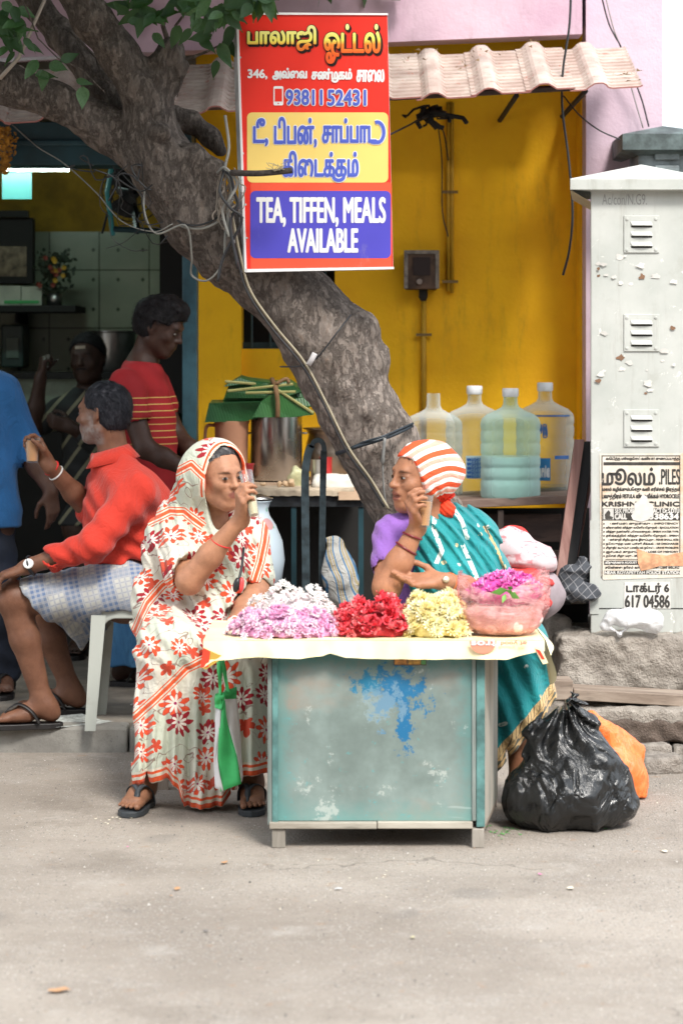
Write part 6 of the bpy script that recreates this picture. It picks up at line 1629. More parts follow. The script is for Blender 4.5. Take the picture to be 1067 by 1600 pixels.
cuv = np.stack([sv[:, 0]+.35*(sv[:, 1]-8.2), sv[:, 2]+.5*(sv[:, 1]-8.2), sv[:, 1]*0], 1)
part('saree', (sv, sf), M_floral, wa, smooth=True, attrs={'stripe': stripe, 'cuv': cuv})
gA = thing('tall_glass', 'tall glass with yellowish drink held at the mouth of the veiled woman', 'glass', tuple(glA0), 'tea glasses in hand')
ax_ = glA1-glA0; HA = np.linalg.norm(ax_)
part('glass', MB().lathe(glA0, [(0, 0), (.017, 0), (.0235, HA), (.0222, HA), (.0155, .007), (0, .007)], 28, ax_), M_glass, gA, smooth=True, sharp=40)
part('tea', MB().lathe(glA0, [(0, .008), (.0153, .008), (.0185, HA*.46), (0, HA*.46)], 24, ax_), M_teaf, gA, smooth=True, sharp=40)
# her stool
def lowstool(px, D, h, nm):
    c = V(px, 0, D); c[2] = 0
    t = thing('low_stool', nm, 'stool', tuple(c))
    part('seat', MB().box(c[0]-.15, c[0]+.15, D-.12, D+.15, h-.03, h), M_plank, t, bevel=.004)
    for sx in (-1, 1):
        for sy in (-1, 1): part('leg', MB().box(c[0]+sx*.12-.018, c[0]+sx*.12+.018, D+sy*.1-.018, D+sy*.1+.018, 0, h-.031), M_plankv, t)
lowstool(312, 8.46, .40, 'low wooden stool hidden under the veiled woman')
# =========================================================== WOMAN in teal with the striped headscarf
B = {}
hB = V(657, 746, 8.12); RB = headframe(math.radians(-60), math.radians(0), math.radians(-2)); sB = 1.0
B['pel'] = V(695, 1000, 8.32); B['chest'] = V(672, 885, 8.24); B['neck'] = V(672, 812, 8.18)
B['shR'] = V(615, 838, 8.13); B['elR'] = V(604, 918, 8.0); B['shL'] = V(738, 838, 8.28); B['elL'] = V(768, 925, 8.15); B['wrL'] = V(690, 908, 7.97)
B['hipR'] = V(660, 1005, 8.28); B['hipL'] = V(730, 1005, 8.32); B['knR'] = V(700, 1010, 7.98); B['knL'] = V(812, 1005, 8.02); B['anR'] = V(720, 1225, 8.02); B['anL'] = V(812, 1215, 8.05)
glB = V(661, 799, 7.98); nB = nrm((.85, .45, 0)); fB = nrm((-.30, -.62, .72)); B['wrR'] = glB-fB*.062-nB*.040
TB = (.37, .175, .10)
wb = thing('person', 'woman in teal saree and red striped headscarf, talking with a glass of tea in hand', 'woman', (B['pel'][0], 8.2, 0))
pb = torso_prims(B['pel'], B['chest'], B['neck'], B['shL'], B['shR'], B['hipL'], B['hipR'], 1.0)
pb += [CAP(B['neck'], hB+RB@vec(0, -.02, -.05), .050, .052, .03)]
pb += limb(B['shR'], B['elR'], B['wrR'], .054, .046, .042, .025)+limb(B['shL'], B['elL'], B['wrL'], .052, .044, .038, .026)
pb += limb(B['hipR'], B['knR'], B['anR'], .08, .062, .052, .036)+limb(B['hipL'], B['knL'], B['anL'], .08, .062, .052, .036)
pb += head_prims(hB, RB, sB, True, .96, .006)
pb += hand_prims(B['wrR'], fB, nB, vec(0, .3, 1), (.50, .56, .62, .68), .55, .98)
pb += hand_prims(B['wrL'], vec(-1, -.12, .02), vec(0, -.55, .8), vec(0, .5, .6), (.06, .14, .2, .26), .0, 1.0, .10)
fR, hpR = foot_prims(B['anR'], (.1, -1, 0), 1, .022); fL, hpL = foot_prims(B['anL'], (.2, -1, 0), 1, .022)
pb += fR+fL+toes(hpR, 1, 1)+toes(hpL, 1, -1)
lo, hi = bounds([B[k] for k in B]+[hB, hB+.1, hpR(.2, 0, 0), hpL(.2, 0, 0), V(600, 930, 7.9)], .16)
bv, bf = sculpt(pb, lo, hi, .0041)
part('body', (bv, bf), M_skin, wb, smooth=True, attrs={'tint': tints(bv, TB, (hB, RB, sB, .006), lips=(.22, .07, .06))})
eyes(wb, hB, RB, sB, (.0, 1, 0))
mth = hB+RB@(vec(0, .0915, -.0595)*sB)
part('mouth', MB().grid(lambda u, v: mth+RB@vec((u-.5)*.034, -.004-.010*(2*u-1)**2, (v-.5)*.007*(1-(2*u-1)**2)), 8, 2), plain('mouth_dark', (.05, .012, .012), .6), wb)
sandal(wb, hpR, 1, 1, M_sand); sandal(wb, hpL, 1, -1, M_sand)
M_bang = simple('dark_red_bangle', (.16, .01, .015), .3)
band(wb, B['elR'], B['wrR'], .62, .0375, M_bang, 'bangle', .004, -.1); band(wb, B['elR'], B['wrR'], .82, .0325, M_bang, 'bangle', .004, .1)
wt_ = B['wrL']+vec(.03, .0, .0)
band(wb, B['elL'], B['wrL'], .86, .0295, simple('orange_strap', (.55, .14, .04), .5), 'watch_strap', .006)
part('watch', MB().lathe(B['wrL']+vec(.012, -.028, .008), [(.0, .0), (.011, 0), (.012, .004), (.009, .006), (0, .006)], 18, (0.1, -.9, .35)), simple('watch_case', (.5, .42, .3), .3, .6), wb, smooth=True)
band(wb, B['neck'], hB+RB@vec(0, -.02, -.05), .05, .064, simple('gold_chain', (.55, .35, .08), .3, .8), 'necklace', .0016, .5)
# headscarf
kn = V(690, 783, 8.16)
def sc_cut(q): return q[:, 1]-(.040+.30*q[:, 2]+2.4*np.maximum(q[:, 2]-.066, 0))
def sc_post(P, d):
    q = (P-hB)@RB/sB
    k_ = P-kn; r = np.linalg.norm(k_, axis=1); ang = np.arctan2(k_[:, 2], k_[:, 0])
    d = d+.005*(np.abs(vnoise(P, 15, 7))-.3)+.0045*np.sin(ang*14+3*vnoise(P, 12, 3))*sst(.11, .03, r)+.0022*np.sin(ang*9+2)*sst(.25, .1, r)+.003*vnoise(P, 16, 1)
    return np.maximum(d, sc_cut(q)*.8)
sp_ = [ELL(hB+RB@vec(0, -.016, .034), (.087, .108, .094), RB, .02), ELL(hB+RB@vec(0, -.076, .016), (.082, .078, .084), RB, .05), CAP(hB+RB@vec(0, -.07, -.02), kn+vec(0, 0, .006), .06, .022, .05), ELL(hB+RB@vec(-.058, -.004, -.012), (.036, .045, .050), RB, .03), ELL(hB+RB@vec(.058, -.004, -.012), (.036, .045, .050), RB, .03)]
v_, q_ = sculpt(sp_, hB-.23, hB+.23, .0048, sc_post)
g = G_('striped_scarf_cotton'); s_ = g.attr('stripe').outputs[2]
fr_s = g.m('FRACT', g.m('DIVIDE', s_, .0455))
ba = g.ramp(fr_s, [(0, (.80, .76, .73)), (.26, (.80, .76, .73)), (.29, (.80, .33, .25)), (.52, (.80, .38, .29)), (.55, (.80, .76, .73)), (.66, (.80, .76, .73)), (.69, (.80, .09, .025)), (.97, (.80, .09, .025))])
inn = g.m('LESS_THAN', s_, .052); ba = g.mix(inn, ba, (.75, .035, .012))
wv = g.noise(200, 2, .5)
M_scarf = g.out(ba, .85, 0, g.bump(g.m('ADD', g.m('MULTIPLY', wv, .06), g.m('MULTIPLY', g.m('ABSOLUTE', g.m('SUBTRACT', g.noise(13, 5, .6, None, 1.5), .5)), 2)), .7, .012))
part('headscarf', (v_, q_), M_scarf, wb, smooth=True, attrs={'stripe': np.linalg.norm((v_-kn)*np.array((1, .6, 1)), axis=1)+.003*vnoise(v_, 10, 2)})
kp = [ELL(V(698, 796, 8.13), (.029, .026, .028), None, .01), CAP(V(692, 782, 8.14), V(698, 792, 8.13), .014, .02, .01), CAP(V(700, 800, 8.14), V(704, 812, 8.15), .018, .010, .01)]
v_, q_ = sculpt(kp, V(698, 796, 8.13)-.07, V(698, 796, 8.13)+.07, .0045, lambda P, d: d+.002*np.sin((P[:, 0]+P[:, 2])*260+6*vnoise(P, 20, 2)))
part('scarf_knot', (v_, q_), simple('orange_red_cotton', (.80, .05, .012), .85, 0, .12, 12), wb, smooth=True)
hairmesh(wb, hB, RB, sB, M_hairb, lambda q: np.minimum(.050-q[:, 1]+.75*np.maximum(q[:, 2]-.045, -.05), q[:, 2]+.05), vol=.004)
# blouse
M_purp = clothmat('purple_cotton', (.26, .12, .44))
tb_p = INF(torso_prims(B['pel'], B['chest'], B['neck']+vec(0, 0, -.055), B['shL'], B['shR'], B['hipL'], B['hipR'], 1.0), .010)
bl_ = tb_p+[CAP(B['shR'], B['shR']*.46+B['elR']*.54, .068, .064, .04), FN(lambda P: d_cap(P, B['shR']*.42+B['elR']*.58, B['elR'], .052, .06), .003, 's')]
def bl_post(P, d):
    u = P[:, 2]*1.0+.8*P[:, 0]+.02*vnoise(P, 9, 2); return d+.0022*np.sin(u*110+3*vnoise(P, 6, 4))+.003*vnoise(P, 13, 5)
v_, q_ = sculpt(bl_+[FN(lambda P: d_cap(P, B['neck']+vec(-.005, -.06, -.03), B['neck']+vec(.01, -.06, .06), .042, .06), .01, 's')], B['pel']*0+lo, hi, .0065, bl_post)
part('blouse', (v_, q_), M_purp, wb, smooth=True)
# teal saree: across the chest, over the far shoulder and down the arm; skirt to the right of the box
def mat_teal():
    g = G_('teal_saree_cloth'); uv = g.attr('cuv').outputs[1]; sp = g.attr('stripe').outputs[2]
    base = g.mix(g.step(g.noise(6, 3), .3, .7), (.006, .19, .21), (.012, .27, .285))
    vn = g.n('TexVoronoi', {'feature': 'F1', 'voronoi_dimensions': '2D'}, Vector=uv, Scale=17.0, Randomness=.75)
    cr = g.n('SeparateColor', None, _0=vn.outputs['Color'])
    spot = g.m('MULTIPLY', g.m('LESS_THAN', vn.outputs['Distance'], .12), g.m('GREATER_THAN', cr.outputs[0], .6))
    sc_ = g.mix(g.m('GREATER_THAN', cr.outputs[1], .7), (.62, .70, .66), (.62, .50, .28))
    base = g.mix(g.m('MULTIPLY', spot, g.step(g.noise(70, 3, .7, uv), .4, .48)), base, sc_)
    # gold band: rows of small motifs
    u = g.n('SeparateXYZ', None, _0=uv).outputs[0]
    inb = g.m('MULTIPLY', g.m('GREATER_THAN', sp, .0), g.m('LESS_THAN', sp, .052))
    wv = g.m('SINE', g.m('MULTIPLY', u, 190)); st2 = g.m('FRACT', g.m('MULTIPLY', sp, 70))
    gold = g.mix(g.m('LESS_THAN', g.m('ADD', g.m('MULTIPLY', wv, .25), st2), .42), (.55, .36, .16), (.10, .10, .07))
    top = g.m('GREATER_THAN', sp, .030); gold2 = g.mix(g.m('LESS_THAN', g.m('ABSOLUTE', wv), .35), (.60, .42, .20), (.16, .10, .05))
    gold = g.mix(top, gold, gold2)
    base = g.mix(inb, base, gold)
    inw = g.m('MULTIPLY', g.m('GREATER_THAN', sp, .1), g.m('LESS_THAN', sp, .1075)); base = g.mix(g.m('MULTIPLY', inw, g.step(g.noise(45, 3, .7, uv), .4, .46)), base, (.66, .72, .68))
    cr = g.m('ABSOLUTE', g.m('SUBTRACT', g.noise(10, 5, .6, g.co((1, 1, .6)), 1.8), .5))
    return g.out(base, .72, 0, g.bump(g.m('ADD', g.m('MULTIPLY', g.noise(180, 2), .06), g.m('MULTIPLY', cr, 2.0)), .7, .014), Sheen_Weight=.2, Specular_IOR_Level=.3)
M_tsar = mat_teal()
def B_edge(P):
    px = (P[:, 0])*FOC/8.1+CX; py = HY-(P[:, 2]-CAMZ)*FOC/8.1
    xe = np.interp(py, [790, 812, 850, 900, 1000], [672, 660, 650, 642, 640])
    return (xe-px)*8.1/FOC
def B_hem(P):
    a = V(862, 1098, 8.05); b_ = V(770, 1210, 8.0); t = (b_-a)[[0, 2]]; n = np.array((-t[1], t[0]))/np.linalg.norm(t); n = n if n[1] > 0 else -n
    return (P[:, [0, 2]]-a[[0, 2]])@n
up_ = INF(torso_prims(B['pel'], B['chest'], B['neck']+vec(0.01, .01, -.05), B['shL']+vec(.0, 0, .005), B['shR'], B['hipL'], B['hipR'], 1.0), .024)
up_ += [CAP(B['shL']+vec(0, 0, 0), B['shL']*.22+B['elL']*.78, .080, .074, .05), CAP(V(700, 815, 8.24), V(745, 835, 8.28), .05, .07, .04), CAP(V(690, 900, 8.12), V(745, 915, 8.12), .06, .075, .05), CAP(V(758, 880, 8.16), V(772, 905, 8.2), .07, .07, .03)]
up_ += [(lambda P: np.maximum(B_edge(P), (.52-P[:, 2])), .006, 'i')]
def B_post(P, d):
    u = P[:, 0]*.75-P[:, 2]*-.55+.025*vnoise(P, 5, 2)
    d = d+.0055*np.sin(u*170+3*vnoise(P, 6, 9))+.0032*np.sin(u*330+1+3*vnoise(P, 7, 3))+.004*vnoise(P, 9, 5)
    return d
v1, q1 = biggest(*sculpt(up_, lo, hi, .0058, B_post))
sk_ = [CAP(B['hipL'], B['knL']+vec(0, 0, 0), .12, .09, .05), CAP(B['hipR'], B['knR'], .12, .09, .05), CAP(B['knL']+vec(.0, 0.02, 0), V(805, 1110, 8.07), .092, .125, .05), CAP(B['knR'], V(712, 1170, 8.05), .09, .10, .05), CAP(V(805, 1110, 8.07), V(770, 1200, 8.06), .12, .10, .05), CAP(V(755, 1010, 8.1), V(755, 1180, 8.1), .09, .1, .08)]
sk_ += [(lambda P: d_cap(P, V(790, 1130, 8.07), V(770, 1260, 8.06), .09, .09), .01, 's'), ]
v2, q2 = sculpt(sk_, lo, hi+vec(.1, 0, 0), .006, lambda P, d: np.maximum(np.maximum(d+.008*np.sin((P[:, 0]+.35*P[:, 2]+.02*vnoise(P, 5, 1))*95)+.004*vnoise(P, 9, 5), -B_hem(P)), .05-P[:, 2]))
sv = np.concatenate([v1, v2]); sf = np.concatenate([q1, q2+len(v1)])
st = np.full(len(sv), 9.)
st[len(v1):] = B_hem(v2)
m = B_hem(v2) > .06; st[len(v1):][m] = 9
for ln in ([(708, 795), (722, 815), (732, 845)], [(722, 850), (735, 880), (745, 905)], [(680, 800), (677, 825), (690, 860), (680, 880)]):
    d_ = closeto(v1, [V(x, y, 8.1) for x, y in ln]); k_ = (d_ < .014) & (v1[:, 1] < 8.25); st[:len(v1)][k_] = .1+d_[k_]
d_ = np.abs(pdist(v1, [V(756, 822, 8.2), V(772, 850, 8.2), V(786, 890, 8.2)])); k_ = d_ < .006; st[:len(v1)][k_] = d_[k_]+.02
cuv = np.stack([sv[:, 0]+.6*(sv[:, 1]-8.1), sv[:, 2]+.3*(sv[:, 1]-8.1), 0*sv[:, 0]], 1)
part('saree', (sv, sf), M_tsar, wb, smooth=True, attrs={'cuv': cuv, 'stripe': st})
glass('tea glass held up by the woman in the striped headscarf', glB+vec(.0, 0, -.052), glB+vec(.004, 0, .053), .021, .030, .80, M_tea, 'tea glasses in hand')
lowstool(697, 8.36, .36, 'low wooden stool hidden under the woman in teal')

# =========================================================== MEN
def man(root, J, h, R, s, tone, hands, feet, wd=1.0, hres=.0065, body=True, look=(0, 1, 0), beard=None, soles=.114, shoes=None):
    p = torso_prims(J['pel'], J['chest'], J['neck'], J['shL'], J['shR'], J['hipL'], J['hipR'], wd)
    p += [CAP(J['neck'], h+R@(vec(0, -.02, -.05)*s), .056, .056, .03)]
    for a, b_, c in (('shR', 'elR', 'wrR'), ('shL', 'elL', 'wrL')): p += limb(J[a], J[b_], J[c], .052, .043, .040, .027)
    for a, b_, c in (('hipR', 'knR', 'anR'), ('hipL', 'knL', 'anL')): p += limb(J[a], J[b_], J[c], .085, .060, .056, .036)
    for k_ in ('knR', 'knL'): p.append(ELL(J[k_]+vec(0, -.0, 0), (.06, .06, .062), None, .03))
    p += head_prims(h, R, s)
    for hd in hands: p += hand_prims(*hd)
    pts = [J[k_] for k_ in J]+[h, h+.1]; sd_ = []
    for A_, d_, side in feet:
        f_, hp = foot_prims(A_, d_, 1.08, soles); p += f_+toes(hp, 1.08, side)+[CAP(A_, hp(-.01, 0, .06), .034, .036, .03)]; pts.append(hp(.2, 0, 0)); sd_.append((hp, side))
    lo_, hi_ = bounds(pts, .17); lo_[2] = max(lo_[2], 0)
    v_, q_ = sculpt(p, lo_, hi_, hres)
    def ex(vs, col):
        if beard is not None:
            q = (vs-h)@R/s
            m_ = sst(-.035, -.062, q[:, 2]+.25*np.maximum(q[:, 1]-.0, 0)*0)*sst(-.03, .0, q[:, 1])*sst(-.125, -.115, q[:, 2]); m_ = np.maximum(m_, sst(.058, .07, np.abs(q[:, 0]))*sst(.0, .02, q[:, 1])*sst(.02, -.02, q[:, 2])*sst(-.125, -.115, q[:, 2])); m_ = m_*(np.linalg.norm(q, axis=1) < .16)
            m_ = m_*np.clip(.62+.5*vnoise(vs, 130, 2), 0, 1); col = col*(1-.85*m_[:, None])+np.array(beard)*.85*m_[:, None]
        return col
    part('body', (v_, q_), M_skin, root, smooth=True, attrs={'tint': tints(v_, tone, (h, R, s), ex, lips=tuple(c*.8 for c in tone))})
    if look is not None: eyes(root, h, R, s, look)
    for hp, side in sd_: sandal(root, hp, 1.08, side, shoes or M_sandb)
    return lo_, hi_
def wrinkle(a=.004, sc=(0, 0, 1), fr=90, seed=1, b_=.004):
    sc = np.array(sc, float)
    def f(P, d):
        u = P@sc+.05*vnoise(P, 4.5, seed)
        return d+a*np.sin(u*fr+4*vnoise(P, 5, seed+3))*(.4+.6*np.abs(vnoise(P, 7, seed+5)))+b_*vnoise(P, 10, seed+7)
    return f

# --- seated man in the red shirt
S = {}
hS = V(163, 645, 9.27); RS = headframe(math.radians(-112), math.radians(-3), 0)
S['pel'] = V(198, 918, 9.30); S['chest'] = V(200, 800, 9.28); S['neck'] = V(180, 722, 9.28)
S['shL'] = V(213, 770, 9.12); S['elL'] = V(146, 852, 9.00); S['wrL'] = V(42, 886, 9.05)
S['shR'] = V(165, 762, 9.46); S['elR'] = V(142, 800, 9.42)
S['hipL'] = V(200, 925, 9.18); S['knL'] = V(22, 935, 9.12); S['anL'] = V(66, 1092, 9.14)
S['hipR'] = V(195, 925, 9.42); S['knR'] = V(62, 950, 9.50); S['anR'] = V(108, 1070, 9.50)
glS = V(51, 703, 9.25); nS = nrm((-.75, .1, .1)); fS = nrm((-.35, -.55, .7)); fS = nrm((-.45, .10, .78)); nS = nrm((-.62, -.78, .0)); S['wrR'] = glS-fS*.060-nS*.040
sm = thing('person', 'seated man in orange red shirt and checked lungi, seen from behind holding up tea', 'man', (S['pel'][0], 9.3, .1))
TS = (.18, .085, .052)
los, his = man(sm, S, hS, RS, 1.0, TS, [(S['wrR'], fS, nS, vec(0, -.6, 1), (.5, .55, .62, .7), .5, 1.0), (S['wrL'], vec(-1, -.05, -.35), vec(-.3, .1, -1), vec(-.3, 1, 0), (.25, .3, .34, .38), .3, 1.05)],
    [(S['anL'], (-1, -.12, 0), 1), (S['anR'], (-1, .0, 0), -1)], 1.05, .0058, beard=(.30, .29, .29))
hairmesh(sm, hS, RS, 1.0, M_hairbg, lambda q: np.minimum(.045-q[:, 1]+.5*(q[:, 2]-.04), np.where(q[:, 1] > -.012, q[:, 2]-.01-.3*np.maximum(q[:, 1], 0), q[:, 2]+.068))+.004*vnoise(q, 50, 1), vol=.009)
tor = INF(torso_prims(S['pel'], S['chest'], S['neck']+vec(0, 0, -.02), S['shL'], S['shR'], S['hipL'], S['hipR'], 1.05), .018)
sh_ = tor+[CAP(S['chest']+vec(.02, 0, 0), S['pel']+vec(.01, 0, .08), .155, .150, .05),
           CAP(S['shL'], S['elL'], .076, .062, .04), CAP(S['elL'], S['elL']*.42+S['wrL']*.58, .060, .050, .03), CAP(S['elL']*.47+S['wrL']*.53, S['elL']*.38+S['wrL']*.62, .055, .055, .008),
           CAP(S['shR'], S['elR'], .068, .06, .04), CAP(S['neck']+vec(-.02, 0, .015), S['neck']+vec(.0, 0, -.03), .070, .08, .02),
           FN(lambda P: d_cap(P, S['neck']+vec(-.02, 0, .0), hS+vec(0, 0, -.05), .058, .060), .004, 's'), FN(lambda P: d_cap(P, S['elL']*.37+S['wrL']*.63, S['wrL'], .045, .045), .003, 's'),
           (lambda P: VZ(878, 9.2)+.12*(P[:, 0]-S['pel'][0])-P[:, 2]-.006*np.sin(P[:, 0]*50), .004, 'i')]
# the sleeve must not be cut by the shirt tail
v_, q_ = sculpt(sh_, los-.06, his+.06, .0062, wrinkle(.0065, (.75, 0, .9), 64, 3, .006))
M_rsh = clothmat('orange_red_cotton_shirt', (.50, .035, .02))
sho = part('shirt', (v_, q_), M_rsh, sm, smooth=True)
cp = []
for a in np.linspace(-2.6, 2.6, 15):
    cp.append(S['neck']+vec(-.02, 0, .035)+vec(.066*math.sin(a+PI/2+PI), .068*math.cos(a+PI/2), .006*math.cos(a)))
col_ = MB()
ring0 = [S['neck']+vec(-.020+.070*math.cos(a), .068*math.sin(a), .048+.020*math.cos(a)) for a in np.linspace(-2.5, 2.5, 24)]
ring1 = [S['neck']+vec(-.012+.106*math.cos(a), .104*math.sin(a), -.004+.024*math.cos(a)) for a in np.linspace(-2.6, 2.6, 24)]
col_.add(ring0+ring1, [(i, i+1, 25+i, 24+i) for i in range(23)])
cl_ = part('collar', col_, M_rsh, sm, smooth=True); md = cl_.modifiers.new('t', 'SOLIDIFY'); md.thickness = .004
# lungi
g = G_('checked_lungi'); uv = g.attr('cuv').outputs[1]; s3 = g.n('SeparateXYZ', None, _0=uv); u, v = s3.outputs[0], s3.outputs[1]
def chk(c, per, wdt): return g.m('LESS_THAN', g.m('ABSOLUTE', g.m('SUBTRACT', g.m('FRACT', g.m('DIVIDE', c, per)), .5)), wdt)
base = g.mix(g.step(g.noise(3), .3, .7), (.40, .40, .37), (.50, .49, .44))
base = g.mix(g.m('MULTIPLY', chk(u, .125, .22), .75), base, (.07, .13, .27)); base = g.mix(g.m('MULTIPLY', chk(v, .14, .16), .55), base, (.08, .14, .28))
for per, wd_, c in ((.0208, .10, (.08, .06, .06)), (.0208, .22, (.36, .38, .42))):
    base = g.mix(g.m('MULTIPLY', chk(u, per, wd_), .6), base, c); base = g.mix(g.m('MULTIPLY', chk(v, per, wd_), .6), base, c)
M_lungi = g.out(base, .85, 0, g.bump(g.noise(150, 2), .3, .002))
lg = [CAP(S['hipL'], S['knL']+vec(.05, 0, 0), .125, .082, .05), CAP(S['hipR'], S['knR']+vec(.03, 0, 0), .125, .085, .06), CAP(S['pel']+vec(.0, 0, .02), S['pel']+vec(-.06, 0, -.0), .145, .13, .06),
      CAP(V(160, 950, 9.3), V(85, 955, 9.32), .08, .07, .08), CAP(V(150, 950, 9.36), V(118, 1005, 9.36), .05, .030, .06), CAP(V(100, 960, 9.4), V(110, 1000, 9.42), .06, .045, .06),
      (lambda P: np.where(P[:, 0] > VX(165, 9.2), .538-P[:, 2], -1), .002, 'i'), (lambda P: -((P[:, 0]-VX(44, 9.12))+.75*(P[:, 2]-VZ(930, 9.12))), .004, 'i'), (lambda P: P[:, 2]-VZ(868, 9.25)-.5*np.maximum(P[:, 0]-9, 0), .004, 'i'),
      FN(lambda P: d_cap(P, S['knL']+vec(-.1, 0, 0), S['knL']+vec(.08, 0, -.002), .074, .066), .004, 's')]
v_, q_ = sculpt(lg, los-.05, his+.06, .0062, wrinkle(.0045, (1, 0, -.55), 70, 9, .004))
part('lungi', (v_, q_), M_lungi, sm, smooth=True, attrs={'cuv': np.stack([v_[:, 0]*.96+.25*(v_[:, 2]), v_[:, 2]*1.0-.28*v_[:, 0]+.4*v_[:, 1], v_[:, 0]*0], 1)})
glass('tea glass raised by the man in the orange red shirt', glS+vec(0, 0, -.048), glS+vec(.002, 0, .048), .022, .030, .88, M_tea, 'tea glasses in hand')
M_wht = simple('white_plastic', (.62, .62, .60), .4, 0, .12, 12)
band(sm, S['elR'], S['wrR'], .80, .031, M_wht, 'bracelet', .004, .1); band(sm, S['elR'], S['wrR'], .90, .030, M_redthread, 'wrist_thread', .005, .1)
band(sm, S['elL'], S['wrL'], .93, .0335, plain('black_strap', (.015, .015, .017), .4), 'watch_strap', .007)
part('watch', MB().lathe(S['wrL']+vec(.012, -.030, .014), [(.0, .0), (.019, 0), (.020, .006), (.0165, .009), (0, .009)], 24, (-.1, -.9, .35)), simple('watch_white', (.72, .72, .70), .25, .2, .05), sm, smooth=True, sharp=40)

# --- white plastic stool under him
g = G_('scuffed_white_plastic'); n_ = g.noise(7, 5, .65); M_pls = g.out(g.mix(g.m('MULTIPLY', g.step(n_, .5, .75), .6), (.42, .44, .40), (.27, .26, .22)), .42, 0, g.bump(g.noise(30), .1, .002))
ps2 = thing('plastic_stool', 'dirty white plastic stool under the man in the checked lungi', 'stool', (VX(215, 9.25), 9.25, .092))
X0, X1, zs = VX(143, 9.1), VX(143, 9.1)+.40, VZ(948, 9.1)
stl = sculpt([BOX(((X0+X1)/2, 9.27, zs-.012), ((X1-X0)/2, .19, .014), None, .012), BOX(((X0+X1)/2, 9.27, zs-.04), ((X1-X0)/2-.004, .186, .040), None, .015, .004), (lambda P: d_box(P, ((X0+X1)/2, 9.27, zs-.075), ((X1-X0)/2-.012, .176, .055), None, .02), .003, 's'),
              (lambda P: d_cap(P, ((X0+X1)/2-.08, 8.8, zs-.115), ((X0+X1)/2+.08, 8.8, zs-.115), 9, 9) if False else d_box(P, ((X0+X1)/2, 9.27, zs-.10), (.155, .5, .055), None, .05), .004, 's')], (X0-.03, 9.05, zs-.12), (X1+.03, 9.49, zs+.03), .006)
part('seat', stl, M_pls, ps2, smooth=True)
for sx in (0, 1):
    for sy in (0, 1):
        xt = X0+.022 if sx == 0 else X1-.022; yt = 9.10 if sy == 0 else 9.44; xb = xt+(-.022 if sx == 0 else .022); yb = yt+(-.022 if sy == 0 else .02)
        vs = []
        sxx, syy = (1 if sx == 0 else -1), (1 if sy == 0 else -1)
        for (x, y, z, w_) in ((xt, yt, zs-.03, .055), (xb, yb, .092, .040)):
            o_ = (x-sxx*.02, y-syy*.02)
            for a, c in ((0, 0), (w_, 0), (w_, .006), (.006, .006), (.006, w_), (0, w_)): vs.append((o_[0]+sxx*a, o_[1]+syy*c, z))
        part('leg', MB().add(vs, [(i, (i+1) % 6, 6+(i+1) % 6, 6+i) for i in range(6)]+[tuple(range(6)), tuple(range(11, 5, -1))]), M_pls, ps2)

# --- waiter in the red T-shirt
W_ = {}
hW = V(250, 510, 10.15); RW = headframe(math.radians(72), math.radians(-24), 0)
W_['pel'] = V(228, 800, 10.2); W_['chest'] = V(212, 650, 10.18); W_['neck'] = V(222, 572, 10.17)
W_['shR'] = V(196, 608, 9.98); W_['elR'] = V(226, 700, 9.93); W_['wrR'] = V(302, 738, 9.90); W_['shL'] = V(240, 604, 10.36); W_['elL'] = V(275, 680, 10.33); W_['wrL'] = V(330, 735, 10.15)
W_['hipR'] = V(222, 815, 10.1); W_['hipL'] = V(232, 815, 10.3); W_['knR'] = V(215, 930, 10.1); W_['knL'] = V(222, 930, 10.35)
W_['anR'] = V(200, 1030, 10.3); W_['anL'] = V(235, 1030, 10.42)
wt = thing('person', 'young waiter in red T-shirt and blue lungi looking down over the counter', 'man', (W_['pel'][0], 10.2, .1))
TW = (.060, .032, .024)
lo_, hi_ = man(wt, W_, hW, RW, 1.0, TW, [(W_['wrR'], vec(1, .1, -.1), vec(.1, 0, -1), vec(0, 1, 0), (.3, .35, .4, .45), .4), (W_['wrL'], vec(1, -.1, -.2), vec(0, 0, -1), vec(0, -1, 0), (.3, .3, .3, .3), .4)],
    [(W_['anR'], (1, -.2, 0), 1), (W_['anL'], (1, 0, 0), -1)], 1.05, .007)
hairmesh(wt, hW, RW, 1.0, M_hairb, lambda q: np.minimum(.062-q[:, 1]+.35*(q[:, 2]-.04)+2*np.maximum(q[:, 2]-.05, 0), np.where(q[:, 1] > .0, q[:, 2]-.028+.0*q[:, 1], q[:, 2]+.062))+.006*vnoise(q, 45, 1), vol=.017, amp=.012, h=.005, extra=[ELL(hW+RW@vec(0, .035, .095), (.06, .06, .035), RW, .03)])
ts = INF(torso_prims(W_['pel'], W_['chest'], W_['neck']+vec(0, 0, -.03), W_['shL'], W_['shR'], W_['hipL'], W_['hipR'], 1.05), .014)
ts += [CAP(W_['shR'], W_['shR']*.58+W_['elR']*.42, .076, .072, .04), CAP(W_['shL'], W_['shL']*.58+W_['elL']*.42, .074, .070, .04), CAP(W_['chest'], W_['pel'], .14, .14, .04),
       FN(lambda P: d_cap(P, W_['shR']*.54+W_['elR']*.46, W_['elR'], .054, .06), .003, 's'), (lambda P: VZ(775, 10.2)-P[:, 2], .003, 'i'), FN(lambda P: d_cap(P, W_['neck'], hW, .062, .06), .004, 's')]
g = G_('red_tshirt'); s3 = g.n('SeparateXYZ', None, _0=g.co()); 
zz = s3.outputs[2]; xx_ = s3.outputs[0]
zt1, zt2 = VZ(612, 10.1)-.1, VZ(700, 10.1)-.1
ln = g.m('LESS_THAN', g.m('FRACT', g.m('MULTIPLY', zz, 36)), .14)
inr = g.m('MULTIPLY', g.m('LESS_THAN', zz, zt1), g.m('GREATER_THAN', zz, zt2))
